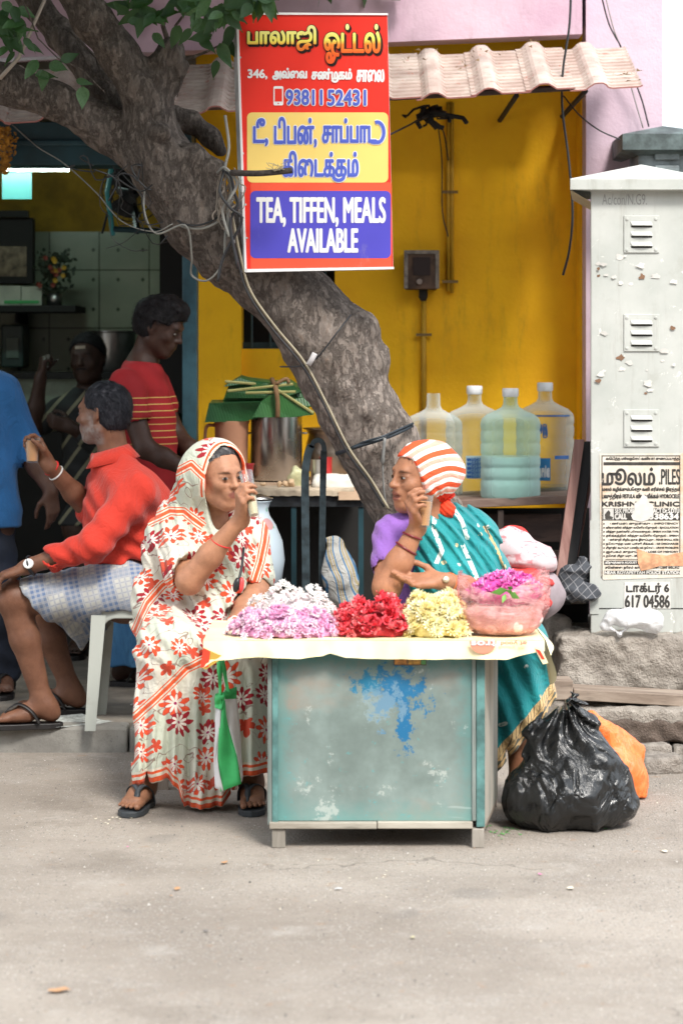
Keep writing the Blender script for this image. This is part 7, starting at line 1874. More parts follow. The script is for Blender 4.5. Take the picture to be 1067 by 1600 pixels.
dst = g.m('MULTIPLY', g.m('MULTIPLY', ln, inr), g.m('GREATER_THAN', g.m('ADD', xx_, g.m('MULTIPLY', g.noise(6), .1)), .0))
ba = g.mix(dst, g.mix(g.step(g.noise(5), .3, .7), (.26, .006, .010), (.36, .010, .015)), (.62, .42, .12))
v_, q_ = sculpt(ts, lo_-.05, hi_+.05, .0075, wrinkle(.005, (.6, 0, 1), 55, 5, .005))
part('tshirt', (v_, q_), g.out(ba, .8, 0, g.bump(g.noise(150), .2, .002)), wt, smooth=True)
M_blun = mat_wood('blue_checked_lungi', (.03, .12, .26), (.06, .20, .38), (1, 1, .1), 14)
lw = [CAP(W_['pel']+vec(0, 0, .03), W_['pel']+vec(-.01, 0, -.3), .15, .155, .05), CAP(W_['pel']+vec(-.02, 0, -.25), (VX(205, 10.3), 10.28, .20), .155, .145, .06), CAP(W_['pel']+vec(-.02, .1, -.25), (VX(235, 10.4), 10.4, .2), .13, .12, .06), (lambda P: .19-P[:, 2], .003, 'i'),
      (lambda P: P[:, 2]-VZ(768, 10.2), .003, 'i')]
v_, q_ = sculpt(lw, lo_-.05, hi_+.05, .008, wrinkle(.008, (1, .3, .1), 60, 6, .003))
part('lungi', (v_, q_), M_blun, wt, smooth=True)

# --- man at the back, raising his fist
K = {}
BK_ = 11.35
hK = V(137, 560, BK_); RK = headframe(math.radians(-14), math.radians(-2), math.radians(3))
K['pel'] = V(152, 810, BK_+.1); K['chest'] = V(150, 685, BK_+.05); K['neck'] = V(141, 618, BK_+.03)
K['shR'] = V(98, 645, BK_); K['elR'] = V(52, 668, BK_-.1); K['wrR'] = V(64, 590, BK_-.16); K['shL'] = V(190, 645, BK_); K['elL'] = V(165, 705, BK_-.15); K['wrL'] = V(112, 668, BK_-.24)
K['hipR'] = V(130, 820, BK_); K['hipL'] = V(172, 820, BK_); K['knR'] = V(128, 930, BK_); K['knL'] = V(174, 930, BK_); K['anR'] = V(126, 1010, BK_); K['anL'] = V(176, 1010, BK_)
mk = thing('person', 'man in dark striped shirt at the back of the shop with one fist raised', 'man', (K['pel'][0], BK_, .1))
lo_, hi_ = man(mk, K, hK, RK, 1.0, (.05, .028, .02), [(K['wrR'], vec(.15, -.1, 1), vec(.8, .3, 0), vec(.2, 1, 0), (.9, .9, .9, .9), .8), (K['wrL'], vec(-.9, -.2, .3), vec(-.2, .8, .2), vec(0, 0, 1), (.7, .7, .7, .7), .6)],
    [(K['anR'], (-.1, -1, 0), 1), (K['anL'], (.1, -1, 0), -1)], 1.0, .009, look=None)
hairmesh(mk, hK, RK, 1.0, M_hairb, lambda q: np.minimum(.058-q[:, 1]+1.2*(q[:, 2]-.062), np.where(q[:, 1] > .0, q[:, 2]-.01, q[:, 2]+.05)), vol=.010, h=.007)
part('moustache', MB().tube([hK+RK@vec(x, .101-.2*abs(x)-.006*(abs(x) > .02), -.043-.25*abs(x)) for x in (-.028, -.018, -.008, 0, .008, .018, .028)], [.002, .004, .005, .004, .005, .004, .002], 6), M_hairb, mk, smooth=True)
part('forehead_mark', MB().grid(lambda u, v: hK+RK@vec((u-.5)*.05, .0905-.35*((u-.5)*.05)**2*20-.0005+.004-(v*.014)*.25, .048+v*.014), 8, 2), simple('ash_paste', (.40, .34, .26), .9), mk)
ks = INF(torso_prims(K['pel'], K['chest'], K['neck']+vec(0, 0, -.02), K['shL'], K['shR'], K['hipL'], K['hipR'], 1.0), .014)
ks += [CAP(K['shR'], K['shR']*.35+K['elR']*.65, .066, .062, .04), CAP(K['shL'], K['elL'], .068, .06, .04), CAP(K['elL'], K['elL']*.4+K['wrL']*.6, .055, .048, .03), (lambda P: VZ(820, BK_)-P[:, 2], .003, 'i')]
g = G_('dark_striped_shirt'); u = g.n('SeparateXYZ', None, _0=g.co(rot=(0, .9, 0))).outputs[2]
ba = g.mix(g.m('LESS_THAN', g.m('FRACT', g.m('MULTIPLY', u, 14)), .22), (.012, .014, .014), (.20, .19, .12))
v_, q_ = sculpt(ks, lo_-.05, hi_+.05, .010, wrinkle(.005, (.5, 0, 1), 55, 5, .005))
part('shirt', (v_, q_), g.out(ba, .8), mk, smooth=True)
tr_ = [CAP(K['pel'], K['knR'], .14, .09, .05), CAP(K['pel'], K['knL'], .14, .09, .05), CAP(K['knR'], K['anR'], .085, .07, .05), CAP(K['knL'], K['anL'], .085, .07, .05)]
v_, q_ = sculpt(tr_, lo_-.05, hi_+.05, .012, None)
part('trousers', (v_, q_), M_dark, mk, smooth=True)

# --- standing man in blue at the left edge
N_ = {}
ND = 9.95
hN = V(-66, 500, ND); RN = headframe(math.radians(60), math.radians(-8), 0)
N_['pel'] = V(-38, 800, ND+.02); N_['chest'] = V(-42, 660, ND); N_['neck'] = V(-55, 570, ND)
N_['shR'] = V(-104, 618, ND-.05); N_['elR'] = V(-118, 720, ND); N_['wrR'] = V(-80, 790, ND-.15); N_['shL'] = V(5, 612, ND); N_['elL'] = V(43, 703, ND+.02); N_['wrL'] = V(80, 768, ND-.04)
N_['hipR'] = V(-62, 815, ND); N_['hipL'] = V(-15, 815, ND); N_['knR'] = V(-62, 950, ND); N_['knL'] = V(2, 950, ND); N_['anR'] = V(-62, 1055, ND+.05); N_['anL'] = V(5, 1052, ND+.1)
mn = thing('person', 'standing man in blue shirt and dark jeans cut off by the left picture edge', 'man', (N_['pel'][0], ND, .1))
lo_, hi_ = man(mn, N_, hN, RN, 1.0, (.10, .052, .036), [(N_['wrL'], vec(.12, 0, -1), vec(-.6, .6, 0), vec(-.5, -.6, 0), (.2, .3, .38, .42), .3), (N_['wrR'], vec(.3, -.3, -.9), vec(.6, .3, 0), vec(0, -1, 0), (.3, .3, .3, .3), .3)],
    [(N_['anR'], (.1, -1, 0), 1), (N_['anL'], (.15, -1, 0), -1)], 1.05, .0075)
hairmesh(mn, hN, RN, 1.0, M_hairb, lambda q: np.minimum(.06-q[:, 1], np.where(q[:, 1] > .0, q[:, 2]-.02, q[:, 2]+.06)), vol=.01, h=.008)
ns = INF(torso_prims(N_['pel'], N_['chest'], N_['neck']+vec(0, 0, -.02), N_['shL'], N_['shR'], N_['hipL'], N_['hipR'], 1.08), .016)
ns += [CAP(N_['shL'], N_['elL'], .078, .066, .04), CAP(N_['elL'], N_['elL']*.78+N_['wrL']*.22, .064, .058, .03), CAP(N_['shR'], N_['elR'], .07, .06, .04), CAP(N_['chest'], N_['pel']+vec(.02, 0, 0), .155, .165, .04), CAP(N_['pel']+vec(0, 0, 0), N_['pel']+vec(.01, 0, -.04), .165, .165),
       FN(lambda P: d_cap(P, N_['elL']*.76+N_['wrL']*.24, N_['wrL'], .046, .05), .003, 's'), (lambda P: VZ(822, ND)-P[:, 2], .003, 'i')]
v_, q_ = sculpt(ns, lo_-.05, hi_+.05, .0078, wrinkle(.006, (.75, 0, .6), 50, 8, .006))
part('shirt', (v_, q_), clothmat('blue_cotton_shirt', (.03, .15, .38)), mn, smooth=True)
tr_ = [CAP(N_['pel'], N_['knR'], .15, .095, .05), CAP(N_['pel'], N_['knL'], .15, .095, .05), CAP(N_['knR'], N_['anR']+vec(0, 0, .02), .085, .075, .05), CAP(N_['knL'], N_['anL']+vec(0, 0, .02), .085, .078, .05)]
v_, q_ = sculpt(tr_, lo_-.05, hi_+.05, .010, wrinkle(.006, (.3, 0, 1), 60, 2, .004))
part('trousers', (v_, q_), simple('dark_navy_denim', (.012, .018, .035), .8, 0, .3, 12), mn, smooth=True)
# ================================================================== FLOWER BOX
FD = 7.36
ct = thing('display_box', 'low worn teal and grey wooden box used as a flower stall table', 'box', (VX(587, FD), FD+.2, 0))
g = G_('worn_teal_panel'); co = g.co(); s3 = g.n('SeparateXYZ', None, _0=co); X_, Z_ = s3.outputs[0], s3.outputs[2]
n1 = g.noise(4, 5, .65); n2 = g.noise(16, 5, .7); n3 = g.noise(34, 5, .75)
base = g.mix(g.step(n1, .3, .7), (.135, .175, .16), (.235, .30, .28))
base = g.mix(g.m('MULTIPLY', g.step(g.noise(2.6, 4, .6, g.co((1, 1, 1.6))), .50, .66), .6), base, (.30, .215, .165))
exd = g.m('ABSOLUTE', g.m('SUBTRACT', X_, -.0)); ed = g.step(g.m('ADD', exd, g.m('MULTIPLY', n2, .14)), .30, .37)
base = g.mix(g.m('MULTIPLY', ed, .6), base, (.07, .23, .22))
zb4 = g.step(g.m('ADD', Z_, g.m('MULTIPLY', n2, .14)), .235, .12); base = g.mix(g.m('MULTIPLY', zb4, .6), base, (.12, .33, .31))
zt4 = g.step(g.m('ADD', Z_, g.m('MULTIPLY', n2, .16)), .60, .68); base = g.mix(g.m('MULTIPLY', zt4, .8), base, (.04, .20, .20))
base = g.mix(g.m('MULTIPLY', g.step(n3, .62, .68), .5), base, (.08, .34, .34))
base = g.mix(g.m('MULTIPLY', g.step(g.noise(9, 6, .75), .6, .66), .6), base, (.48, .52, .48))
def blob(cx, cz, rx, rz, amt):
    dx = g.m('DIVIDE', g.m('SUBTRACT', X_, cx), rx); dz = g.m('DIVIDE', g.m('SUBTRACT', Z_, cz), rz)
    r = g.m('SQRT', g.m('ADD', g.m('MULTIPLY', dx, dx), g.m('MULTIPLY', dz, dz)))
    return g.m('MULTIPLY', g.step(g.m('ADD', r, g.m('MULTIPLY', g.m('SUBTRACT', g.noise(30, 6, .8), .5), 5.5)), 1.0, .86), amt)
cxx = VX(587, FD)
b1 = blob(VX(618, FD)-cxx, VZ(1082, FD), .085, .075, 1); base = g.mix(b1, base, (.012, .14, .29))
b1 = blob(VX(573, FD)-cxx, VZ(1068, FD), .05, .035, 1); base = g.mix(b1, base, (.012, .16, .28))
b1 = blob(VX(632, FD)-cxx, VZ(1135, FD), .028, .07, 1); base = g.mix(b1, base, (.010, .13, .28))
b1 = blob(VX(596, FD)-cxx, VZ(1100, FD), .07, .05, .4); base = g.mix(b1, base, (.30, .40, .42))
scr = g.m('MULTIPLY', g.step(g.noise(11, 3, .5, g.co((.25, 1, 2), rot=(0, .25, 0))), .64, .68), g.step(Z_, .30, .20)); base = g.mix(g.m('MULTIPLY', scr, .35), base, (.46, .54, .52))
M_pan = g.out(base, .5, 0, g.bump(g.m('ADD', n1, g.m('MULTIPLY', n3, .4)), .25, .004))
M_til = simple('teal_painted_strip', (.09, .21, .20), .6, 0, .5, 12, .5)
M_stl = mat_wood('grey_green_strip', (.11, .13, .12), (.25, .29, .27), (1, 1, .12), 10)
M_grw = mat_wood('bare_grey_wood', (.22, .19, .15), (.40, .37, .31), (.12, 1, 1)); M_grwv = mat_wood('bare_grey_post', (.20, .18, .15), (.36, .33, .29), (1, 1, .15))
x0, x1 = VX(418, FD), VX(757, FD); zb_, zt_ = VZ(1283, FD), .612
part('front_panel', MB().box(VX(434, FD), VX(738, FD), FD+.008, FD+.016, zb_, zt_), M_pan, ct)
for a, b_ in ((418, 425), (425.5, 434.5)):
    part('corner_strip', MB().box(VX(a, FD), VX(b_, FD), FD-.001*(a > 420), FD+.03, zb_-.012, zt_), M_stl if a < 420 else M_til, ct, bevel=.002)
part('corner_strip', MB().box(VX(737, FD), VX(743.5, FD), FD+.001, FD+.03, zb_, zt_), M_stl, ct, bevel=.002)
part('corner_strip', MB().box(VX(744, FD), VX(757, FD), FD-.002, FD+.03, zb_-.018, zt_), M_til, ct, bevel=.002)
part('bottom_rail', MB().box(VX(421, FD), VX(588.5, FD), FD-.012, FD+.02, zb_-.022, zb_-.002), M_grw, ct, bevel=.003)
part('bottom_rail', MB().box(VX(589.5, FD), VX(738, FD), FD-.009, FD+.02, zb_-.022, zb_-.001), M_grw, ct, bevel=.003)
part('top_rail', MB().box(VX(434, FD), VX(738, FD), FD+.018, FD+.04, zt_-.05, zt_), M_grw, ct)
xa, xb = VX(757.5, FD), VX(757.5, FD)+.066
M_side = mat_wood('side_panel_wood', (.20, .22, .19), (.40, .36, .30), (1, 1, .15), 5)
part('side_panel', MB().hexa([(xa, FD+.0, zb_-.01), (xa-.012, FD+.012, zb_-.01), (xb-.012, FD+.44, zb_-.005), (xb, FD+.43, zb_-.005), (xa, FD, zt_), (xa-.012, FD+.012, zt_), (xb-.012, FD+.44, zt_), (xb, FD+.43, zt_)]), M_side, ct)
part('side_rail', MB().hexa([(xa-.004, FD-.0, zb_-.03), (xa-.016, FD+.01, zb_-.03), (xb-.016, FD+.44, zb_-.03), (xb-.004, FD+.43, zb_-.03), (xa-.002, FD, zb_-.011), (xa-.014, FD+.01, zb_-.011), (xb-.016, FD+.44, zb_-.006), (xb-.004, FD+.43, zb_-.006)]), M_plank, ct)
part('back_panel', MB().box(x0, xb-.013, FD+.44, FD+.452, zb_, zt_), M_grwv, ct); part('side_panel', MB().box(x0, x0+.01, FD+.031, FD+.439, zb_, zt_), M_side, ct)
part('floor_board', MB().box(x0+.011, xa-.02, FD+.032, FD+.438, zb_, zb_+.01), M_grw, ct)
for a, b_, dy in ((425, 446, 0), (737, 756, 0), (425, 446, .40), (737, 756, .40)):
    part('leg', MB().box(VX(a, FD), VX(b_, FD), FD+dy-.004, FD+dy+.032, 0, zb_-.0225 if dy == 0 else zb_), M_grwv, ct, bevel=.003)
part('table_top', MB().box(VX(326, FD), VX(846, FD), FD-.03, FD+.50, zt_+.001, zt_+.021), M_grw, ct, bevel=.003)
st = part('printed_sticker', MB().box(VX(615, FD), VX(666, FD), FD+.0055, FD+.0075, VZ(1040, FD), VZ(1024, FD)), plain('sticker_dark', (.10, .07, .05), .4), ct)
for a, c in ((616.5, (.55, .24, .06)), (637.5, (.62, .33, .07))): part('print', MB().box(VX(a, FD), VX(a+19.5, FD), FD+.0045, FD+.0053, VZ(1038.5, FD), VZ(1025, FD)), simple('sticker_print%d' % a, c, .4, 0, .6, 70), st)
part('print', MB().box(VX(658, FD), VX(665, FD), FD+.0045, FD+.0053, VZ(1038.5, FD), VZ(1032, FD)), plain('sticker_green', (.12, .35, .12)), st)
# plastic sheet over the top
zc = zt_+.0225
g = G_('cream_plastic_sheet'); n = g.noise(5, 4, .6)
M_sheetp = g.out(g.mix(g.step(n, .3, .7), (.86, .76, .42), (.90, .82, .55)), .35, 0, g.bump(g.noise(9, 4), .15, .006))
sheet_ = thing('plastic_sheet', 'cream yellow plastic sheet spread over the flower box and hanging at the front', 'sheet', (VX(590, FD), FD+.2, zc))
fx0, fx1, fy0, fy1 = VX(318, FD-.03), VX(850, FD-.03), FD-.036, FD+.51
rsx = random.Random(9)
def tops(u, v):
    x = fx0+(fx1-fx0)*u; y = fy0+(fy1-fy0)*v
    q = vec(x, y, 0)[None]; return (x, y, zc+.0022+.0018*float(vnoise(q, 14, 3)[0]))
part('top', MB().grid(tops, 60, 30), M_sheetp, sheet_, smooth=True)
def fronts(u, v):
    x = fx0+(fx1-fx0)*u; px = x*FOC/FD+CX
    bot = np.interp(px, [318, 335, 400, 470, 505, 515, 540, 600, 700, 790, 825, 850], [1041, 1029, 1024, 1026, 1022, 1018, 1024, 1027, 1027, 1027, 1018, 1014])
    zB = VZ(bot, FD)+.0; z = (zc+.002)*(1-v)+zB*v
    return (x, fy0-.004-.010*v-.006*math.sin(x*30)*v-.003*math.sin(x*90+1)*v, z)
part('front_flap', MB().grid(fronts, 110, 8), M_sheetp, sheet_, smooth=True)
def sides(u, v):
    y = fy0+(fy1-fy0)*u; z = zc+.002-(.16*(.45+.55*math.sin(PI*min(1, u*1.3)))+.015*math.sin(u*11))*v
    return (fx1+.004+.06*v*(.4+.6*u)+.010*math.sin(u*17)*v, y, z)
part('side_flap', MB().grid(sides, 30, 10), M_sheetp, sheet_, smooth=True)
M_rc = vinyl('sheet_red_print', (.72, .06, .03)); M_must = vinyl('sheet_mustard_print', (.55, .34, .06))
tri = lambda pl, d: MB().add([V(x, y, d) for x, y in pl], [tuple(range(len(pl)))[::-1]])
c_ = part('corner_flap', tri([(318, 1012), (340, 1022), (352, 1026), (322, 1046), (313, 1043)], FD-.052), M_must, sheet_); part('red_print', tri([(318, 1012), (329, 1018), (326, 1042), (313, 1043)], FD-.0535), M_rc, c_)
c_ = part('corner_flap', tri([(835, 1010), (846, 1013), (856, 1036), (848, 1038), (838, 1020)], FD-.045), M_sheetp, sheet_); part('red_print', tri([(836, 1014), (843, 1016), (851, 1030), (846, 1030)], FD-.0465), M_rc, c_)
M_pkp = vinyl('sheet_pink_print', (.80, .30, .20))
def fmap(x, y, lift): 
    xx = VX(x, FD-.05); u_ = (xx-fx0)/(fx1-fx0); 
    return vec(xx, fy0-.018-lift, VZ(y, FD-.05))
part('pink_disc', flat([p for p in arc(754, 1001, 21, 20, 0, 180, 14)]+[(733, 1000), (775, 1000)][::-1][:0], fmap, .0015), M_pkp, sheet_)
lettering('lettering', 'soɹʇ', (736, 1000, 774, 1009), M_swhite, sheet_, fmap, .7, .003)
lettering('lettering', 'pooʎ ʇɐ', (782, 1000, 822, 1008), M_pkp, sheet_, fmap, .5, .003)

# ------------------------------------------------------------------ flowers
def petal_mesh(name, rings, mat):
    """rings: (count, length, width, rise, curl)"""
    mb = MB()
    for ri, (n, L, w_, rise, curl) in enumerate(rings):
        for k in range(n):
            a = 2*PI*k/n+ri*.37; ca, sa = math.cos(a), math.sin(a); r0 = .1*L
            def pt(t, s):
                r = r0+L*t*math.cos(rise)-curl*L*t*t*.5; z = L*t*math.sin(rise)+curl*L*t*t*.6+ri*.0008
                w2 = w_*math.sin(PI*min(.93, .25+.68*t))*s
                return (r*ca-w2*sa, r*sa+w2*ca, z-abs(s)*w_*-.25)
            b_ = [pt(0, -.5), pt(0, .5), pt(.5, -.5), pt(.5, .5), pt(1, -.45), pt(1, .45)]
            mb.add(b_, [(0, 1, 3, 2), (2, 3, 5, 4)])
    return newmesh(name, mb.v, mb.f, mat, False)
def mat_petal(name, c1, c2, c3=None):
    g = G_(name); r = g.n('ObjectInfo').outputs['Random']; n = g.noise(60, 3, .6)
    st = [(0, c1), (.6, c2)]+([(1, c3)] if c3 else [])
    b_ = g.mix(g.m('MULTIPLY', g.step(n, .45, .65), .35), g.ramp(r, st), tuple(min(1, c*1.25) for c in c1))
    g.b.inputs['Subsurface Weight'].default_value = .15; g.b.inputs['Subsurface Radius'].default_value = (.006, .004, .004); g.b.inputs['Subsurface Scale'].default_value = .3
    return g.out(b_, .55)
FM = {'white_blossom': [petal_mesh('white_blossom', [(7, .012, .006, .25, 0), (6, .010, .005, .9, .2), (4, .007, .004, 1.3, .1)], mat_petal('white_petals', (.85, .80, .78), (.85, .84, .80), (.80, .66, .68)))],
      'pink_blossom': [petal_mesh('pink_blossom', [(8, .013, .006, .2, 0), (7, .011, .005, .8, .3), (4, .007, .004, 1.2, .1)], mat_petal('pink_petals', (.70, .30, .52), (.84, .58, .72), (.87, .78, .82)))],
      'red_rose': [petal_mesh('red_rose', [(5, .022, .020, .35, .1), (5, .018, .017, .8, .5), (4, .013, .012, 1.15, .5), (3, .008, .008, 1.4, .3)], mat_petal('red_petals', (.66, .03, .05), (.78, .10, .13), (.82, .34, .34)))],
      'yellow_bloom': [petal_mesh('yellow_bloom', [(11, .019, .007, .15, 0), (10, .016, .007, .6, .2), (8, .012, .005, 1.0, .3), (5, .007, .004, 1.3, .1)], mat_petal('yellow_petals', (.86, .72, .32), (.88, .82, .50), (.88, .86, .70)))],
      'magenta_petal': [petal_mesh('magenta_petal', [(4, .014, .009, .5, .3), (3, .010, .007, 1.1, .2)], mat_petal('magenta_petals', (.66, .06, .40), (.82, .28, .60), (.86, .56, .74)))]}
rfz = random.Random(90)
def heap(kind, n, hull, label, cat, group, rad, fillmat):
    """hull(u,v) -> top surface point and normal; individuals of one flower spread over the heap"""
    me = FM[kind][0]
    for i in range(n):
        p, nn = hull(rfz.random(), rfz.random())
        p = np.array(p)+np.array([rfz.gauss(0, .002) for _ in range(3)])
        z = Vector(nrm(np.array(nn)+np.array([rfz.gauss(0, .5) for _ in range(3)]))); x = z.orthogonal().normalized(); x = Matrix.Rotation(rfz.uniform(0, 6.3), 3, z) @ x; y = z.cross(x)
        o = bpy.data.objects.new(kind, me); COL.objects.link(o)
        o.matrix_world = Matrix.Translation(Vector(p)) @ Matrix((x, y, z)).transposed().to_4x4() @ Matrix.Scale(rfz.uniform(.85, 1.2), 4)
        OFF[o.name] = p; tagit(o, label, cat, group)
def moundhull(cx, cy, rx, ry, h, z0, bias=.0):
    def f(u, v):
        a = u*2*PI; 
        r = v**.30*1.0
        if rfz.random() < .72: a = -PI*u
        x, y = cx+rx*r*math.cos(a), cy+ry*r*math.sin(a); k_ = (1-r**2.6)
        z = z0+h*max(0, k_)**.6*(1+.12*math.sin(x*60)); return (x, y, z), (r*math.cos(a)*1.2, r*math.sin(a)*1.2, .5+k_)
    return f
def mound(name, cx, cy, rx, ry, h, z0, mat, label):
    v_, q_ = sculpt([ELL((cx, cy, z0), (rx*.93, ry*.91, h*(.93 if name[0] == 'w' else .86)), None, .01), (lambda P: z0-.0-P[:, 2], .002, 'i')], (cx-rx-.03, cy-ry-.03, z0-.01), (cx+rx+.03, cy+ry+.03, z0+h+.03), .006, lambda P, d: d+.005*vnoise(P, 55, 2)+.003*vnoise(P, 110, 3))
    return solo(name, label, None, (v_, q_), mat, kind='stuff', smooth=True)
Zs = zc+.005
def PC(px, D): return VX(px, D)
heaps = [('pink_blossom', 290, PC(447, 7.46), 7.465, .180, .110, .078, Zs, 'pink and lilac blossom loose in the left heap on the flower box', simple('pink_heap', (.60, .26, .46), .7, 0, .3, 50)),
         ('white_blossom', 230, PC(455, 7.60), 7.61, .155, .105, .132, Zs, 'white blossom loose in the heap behind the pink one', simple('white_heap', (.80, .72, .72), .7, 0, .1, 50)),
         ('red_rose', 150, PC(588, 7.5), 7.51, .130, .135, .098, Zs, 'red rose head in the middle heap on the flower box', simple('red_heap', (.45, .02, .03), .7, 0, .4, 50)),
         ('yellow_bloom', 170, PC(680, 7.5), 7.50, .115, .135, .118, Zs, 'pale yellow bloom in the heap beside the pink plastic bag', simple('yellow_heap', (.74, .62, .26), .7, 0, .2, 50))]
for kind, n, cx, cy, rx, ry, h, z0, lab, fm_ in heaps:
    heap(kind, n, moundhull(cx, cy, rx, ry, h, z0), lab, 'flower', {'pink_blossom': 'pink blossoms', 'white_blossom': 'white blossoms', 'red_rose': 'red roses', 'yellow_bloom': 'yellow blooms'}[kind]+' heaped on the flower box', 0, None)
    mound(kind.split('_')[0]+'_petal_heap', cx, cy, rx, ry, h*.93, z0-.001, fm_, lab.split(' ')[0]+' petals packed beneath the blossoms of the heap')
# bag with petals
bx_, by_ = PC(785, 7.47), 7.47
pbag = thing('petal_bag', 'open pink see-through plastic bag full of magenta petals at the right end', 'bag', (bx_, by_, Zs))
def bagprof(t):
    return np.interp(t, [0, .12, .4, .7, .9, 1], [.09, .118, .136, .143, .140, .137])
def bagpt(u, v):
    a = 2*PI*u; r = bagprof(v); c, s = math.cos(a), math.sin(a)
    q = vec(c*3, s*3, v*2)[None]; w_ = .008*float(vnoise(q, 1.6, 5)[0])+.0035*math.sin(a*9+v*4)*v+.003*math.sin(a*23-v*9)
    zt4 = .140+.045*max(0, c)+.018*math.sin(a*2.3+1)+.035*max(0, -c)
    return (bx_+(r+w_)*c*1.0, by_+(r+w_)*s*.82, Zs+.003+zt4*v)
g = G_('pink_clear_film'); n = g.noise(9, 5, .7, g.co((1, 1, 2.5)), 1.5)
g.out((.86, .52, .50), .18, 0, g.bump(n, .9, .012)); tb2 = g.n('BsdfTransparent', None, _0=(.96, .72, .72)); mx2 = g.n('MixShader', None, _0=g.m('ADD', .18, g.m('MULTIPLY', g.step(n, .42, .62), .42)))
g.t.links.new(tb2.outputs[0], mx2.inputs[1]); g.t.links.new(g.b.outputs[0], mx2.inputs[2]); g.t.links.new(mx2.outputs[0], g.t.nodes['Material Output'].inputs[0])
part('film', MB().grid(bagpt, 90, 26), g.mat, pbag, smooth=True)
g2 = G_('petals_in_bag'); n = g2.noise(16, 5, .75, g2.co((1, 1, 2.2))); v_, q_ = sculpt([ELL((bx_, by_, Zs+.055), (.122, .10, .058), None, .02), ELL((bx_, by_, Zs+.035), (.105, .088, .034), None, .02)], (bx_-.15, by_-.14, Zs-.005), (bx_+.15, by_+.14, Zs+.16), .006, lambda P, d: d+.006*vnoise(P, 40, 2))
part('petals', (v_, q_), g2.out(g2.ramp(n, [(.3, (.30, .25, .12)), (.45, (.58, .42, .38)), (.6, (.72, .62, .58)), (.75, (.48, .12, .22))]), .7), pbag, smooth=True)
def baghull(u, v):
    a = u*2*PI; r = math.sqrt(v)*.94; x, y = bx_+.118*r*math.cos(a)+.012, by_+.098*r*math.sin(a)
    return (x, y, Zs+.128+.058*(1-r*r)), (math.cos(a)*r*.6, math.sin(a)*r*.6, 1)
heap('magenta_petal', 230, baghull, 'magenta petal cluster in the open pink plastic bag', 'petal', 'magenta petals in the pink bag', 0, None)
v_, q_ = sculpt([ELL((bx_+.01, by_, Zs+.125), (.115, .094, .050), None, .02)], (bx_-.15, by_-.14, Zs+.03), (bx_+.15, by_+.14, Zs+.2), .006, lambda P, d: d+.005*vnoise(P, 50, 2))
solo('magenta_petal_heap', 'magenta petals packed below the top layer in the pink bag', None, (v_, q_), simple('magenta_heap', (.55, .06, .30), .7, 0, .4, 60), kind='stuff', smooth=True)
lfm = simple('bright_sprig', (.14, .34, .06), .5)
spg = thing('leaf_sprig', 'small green leaf sprig lying against the magenta petal bag', 'leaf', tuple(V(786, 925, 7.33)))
for (a, b_, w_) in (((794, 922), (766, 926), 7), ((794, 921), (800, 916), 5), ((794, 925), (812, 936), 6), ((790, 927), (784, 943), 4), ((800, 925), (790, 922), 4)):
    p, q = V(*a, 7.345), V(*b_, 7.325); n_ = nrm(np.cross(q-p, (0, 1, .4)))*w_*7.34/FOC
    part('leaf', MB().add([p, p*.55+q*.45+n_, q, p*.55+q*.45-n_, p*.5+q*.5+vec(0, -.004, 0)], [(0, 1, 4), (1, 2, 4), (2, 3, 4), (3, 0, 4)]), lfm, spg, smooth=True)

# ------------------------------------------------------------------ bags on the ground
def crumple(P, seed, s=9, sharp=1.0):
    r = 0; a = 1; t = 0
    for i in range(4):
        r = r+a*(1-np.abs(vnoise(P, s*(1.9**i), seed+i))*2); t += a; a *= .52
    return r/t
g = G_('black_polythene'); c5 = g.co((1, 1, .7)); v1_ = g.voro(9, g.vm('ADD', c5, g.vm('SCALE', g.noise(6, 3, .6, None, 0, 1), None)), 'DISTANCE_TO_EDGE'); n = g.noise(11, 6, .72, c5, 2.0); n2 = g.noise(40, 4, .7)
M_black = g.out((.010, .011, .012), g.m('ADD', .10, g.m('MULTIPLY', n2, .14)), 0, g.bump(g.m('ADD', g.m('MULTIPLY', g.m('ABSOLUTE', g.m('SUBTRACT', g.noise(5, 3, .5, c5, 1.5), .5)), 4.0), g.m('MULTIPLY', n, .35)), .8, .022), Specular_IOR_Level=.6)
D_ = 7.72
blk = thing('rubbish_bag', 'full shiny black plastic rubbish bag tied at the top beside the flower box', 'bag', (VX(880, D_), D_, 0))
c_ = V(880, 1235, D_)
pr_ = [ELL(V(885, 1240, D_), (.205, .17, .12), None, .05), ELL(V(850, 1255, D_), (.13, .14, .085), None, .05), ELL(V(895, 1190, D_), (.150, .125, .13), None, .06), ELL(V(945, 1262, D_), (.10, .12, .075), None, .05),
       CAP(V(890, 1180, D_), V(898, 1120, D_), .10, .045, .06), CAP(V(897, 1125, D_), V(900, 1102, D_), .034, .020, .03), CAP(V(899, 1106, D_), V(894, 1094, D_), .020, .026, .015), CAP(V(830, 1150, D_-.03), V(880, 1120, D_-.01), .02, .028, .03), CAP(V(815, 1180, D_-.03), V(835, 1146, D_-.03), .012, .02, .02),
       (lambda P: .002-P[:, 2], .01, 'i')]
v_, q_ = sculpt(pr_, (VX(780, D_)-.1, D_-.22, -.01), (VX(990, D_)+.08, D_+.22, VZ(1080, D_)+.03), .0065, lambda P, d: d-.034*(crumple(P*np.array((1, 1, .55)), 3, 7)-.45)+.010*np.sin(np.arctan2(P[:, 0]-c_[0], P[:, 2]-VZ(1085, D_))*16+5*vnoise(P, 5, 2))*sst(.12, .32, P[:, 2]))
part('bag', (v_, q_), M_black, blk, smooth=True)
g = G_('orange_polythene'); n = g.noise(10, 6, .7, g.co((1, 1, .6)), 2)
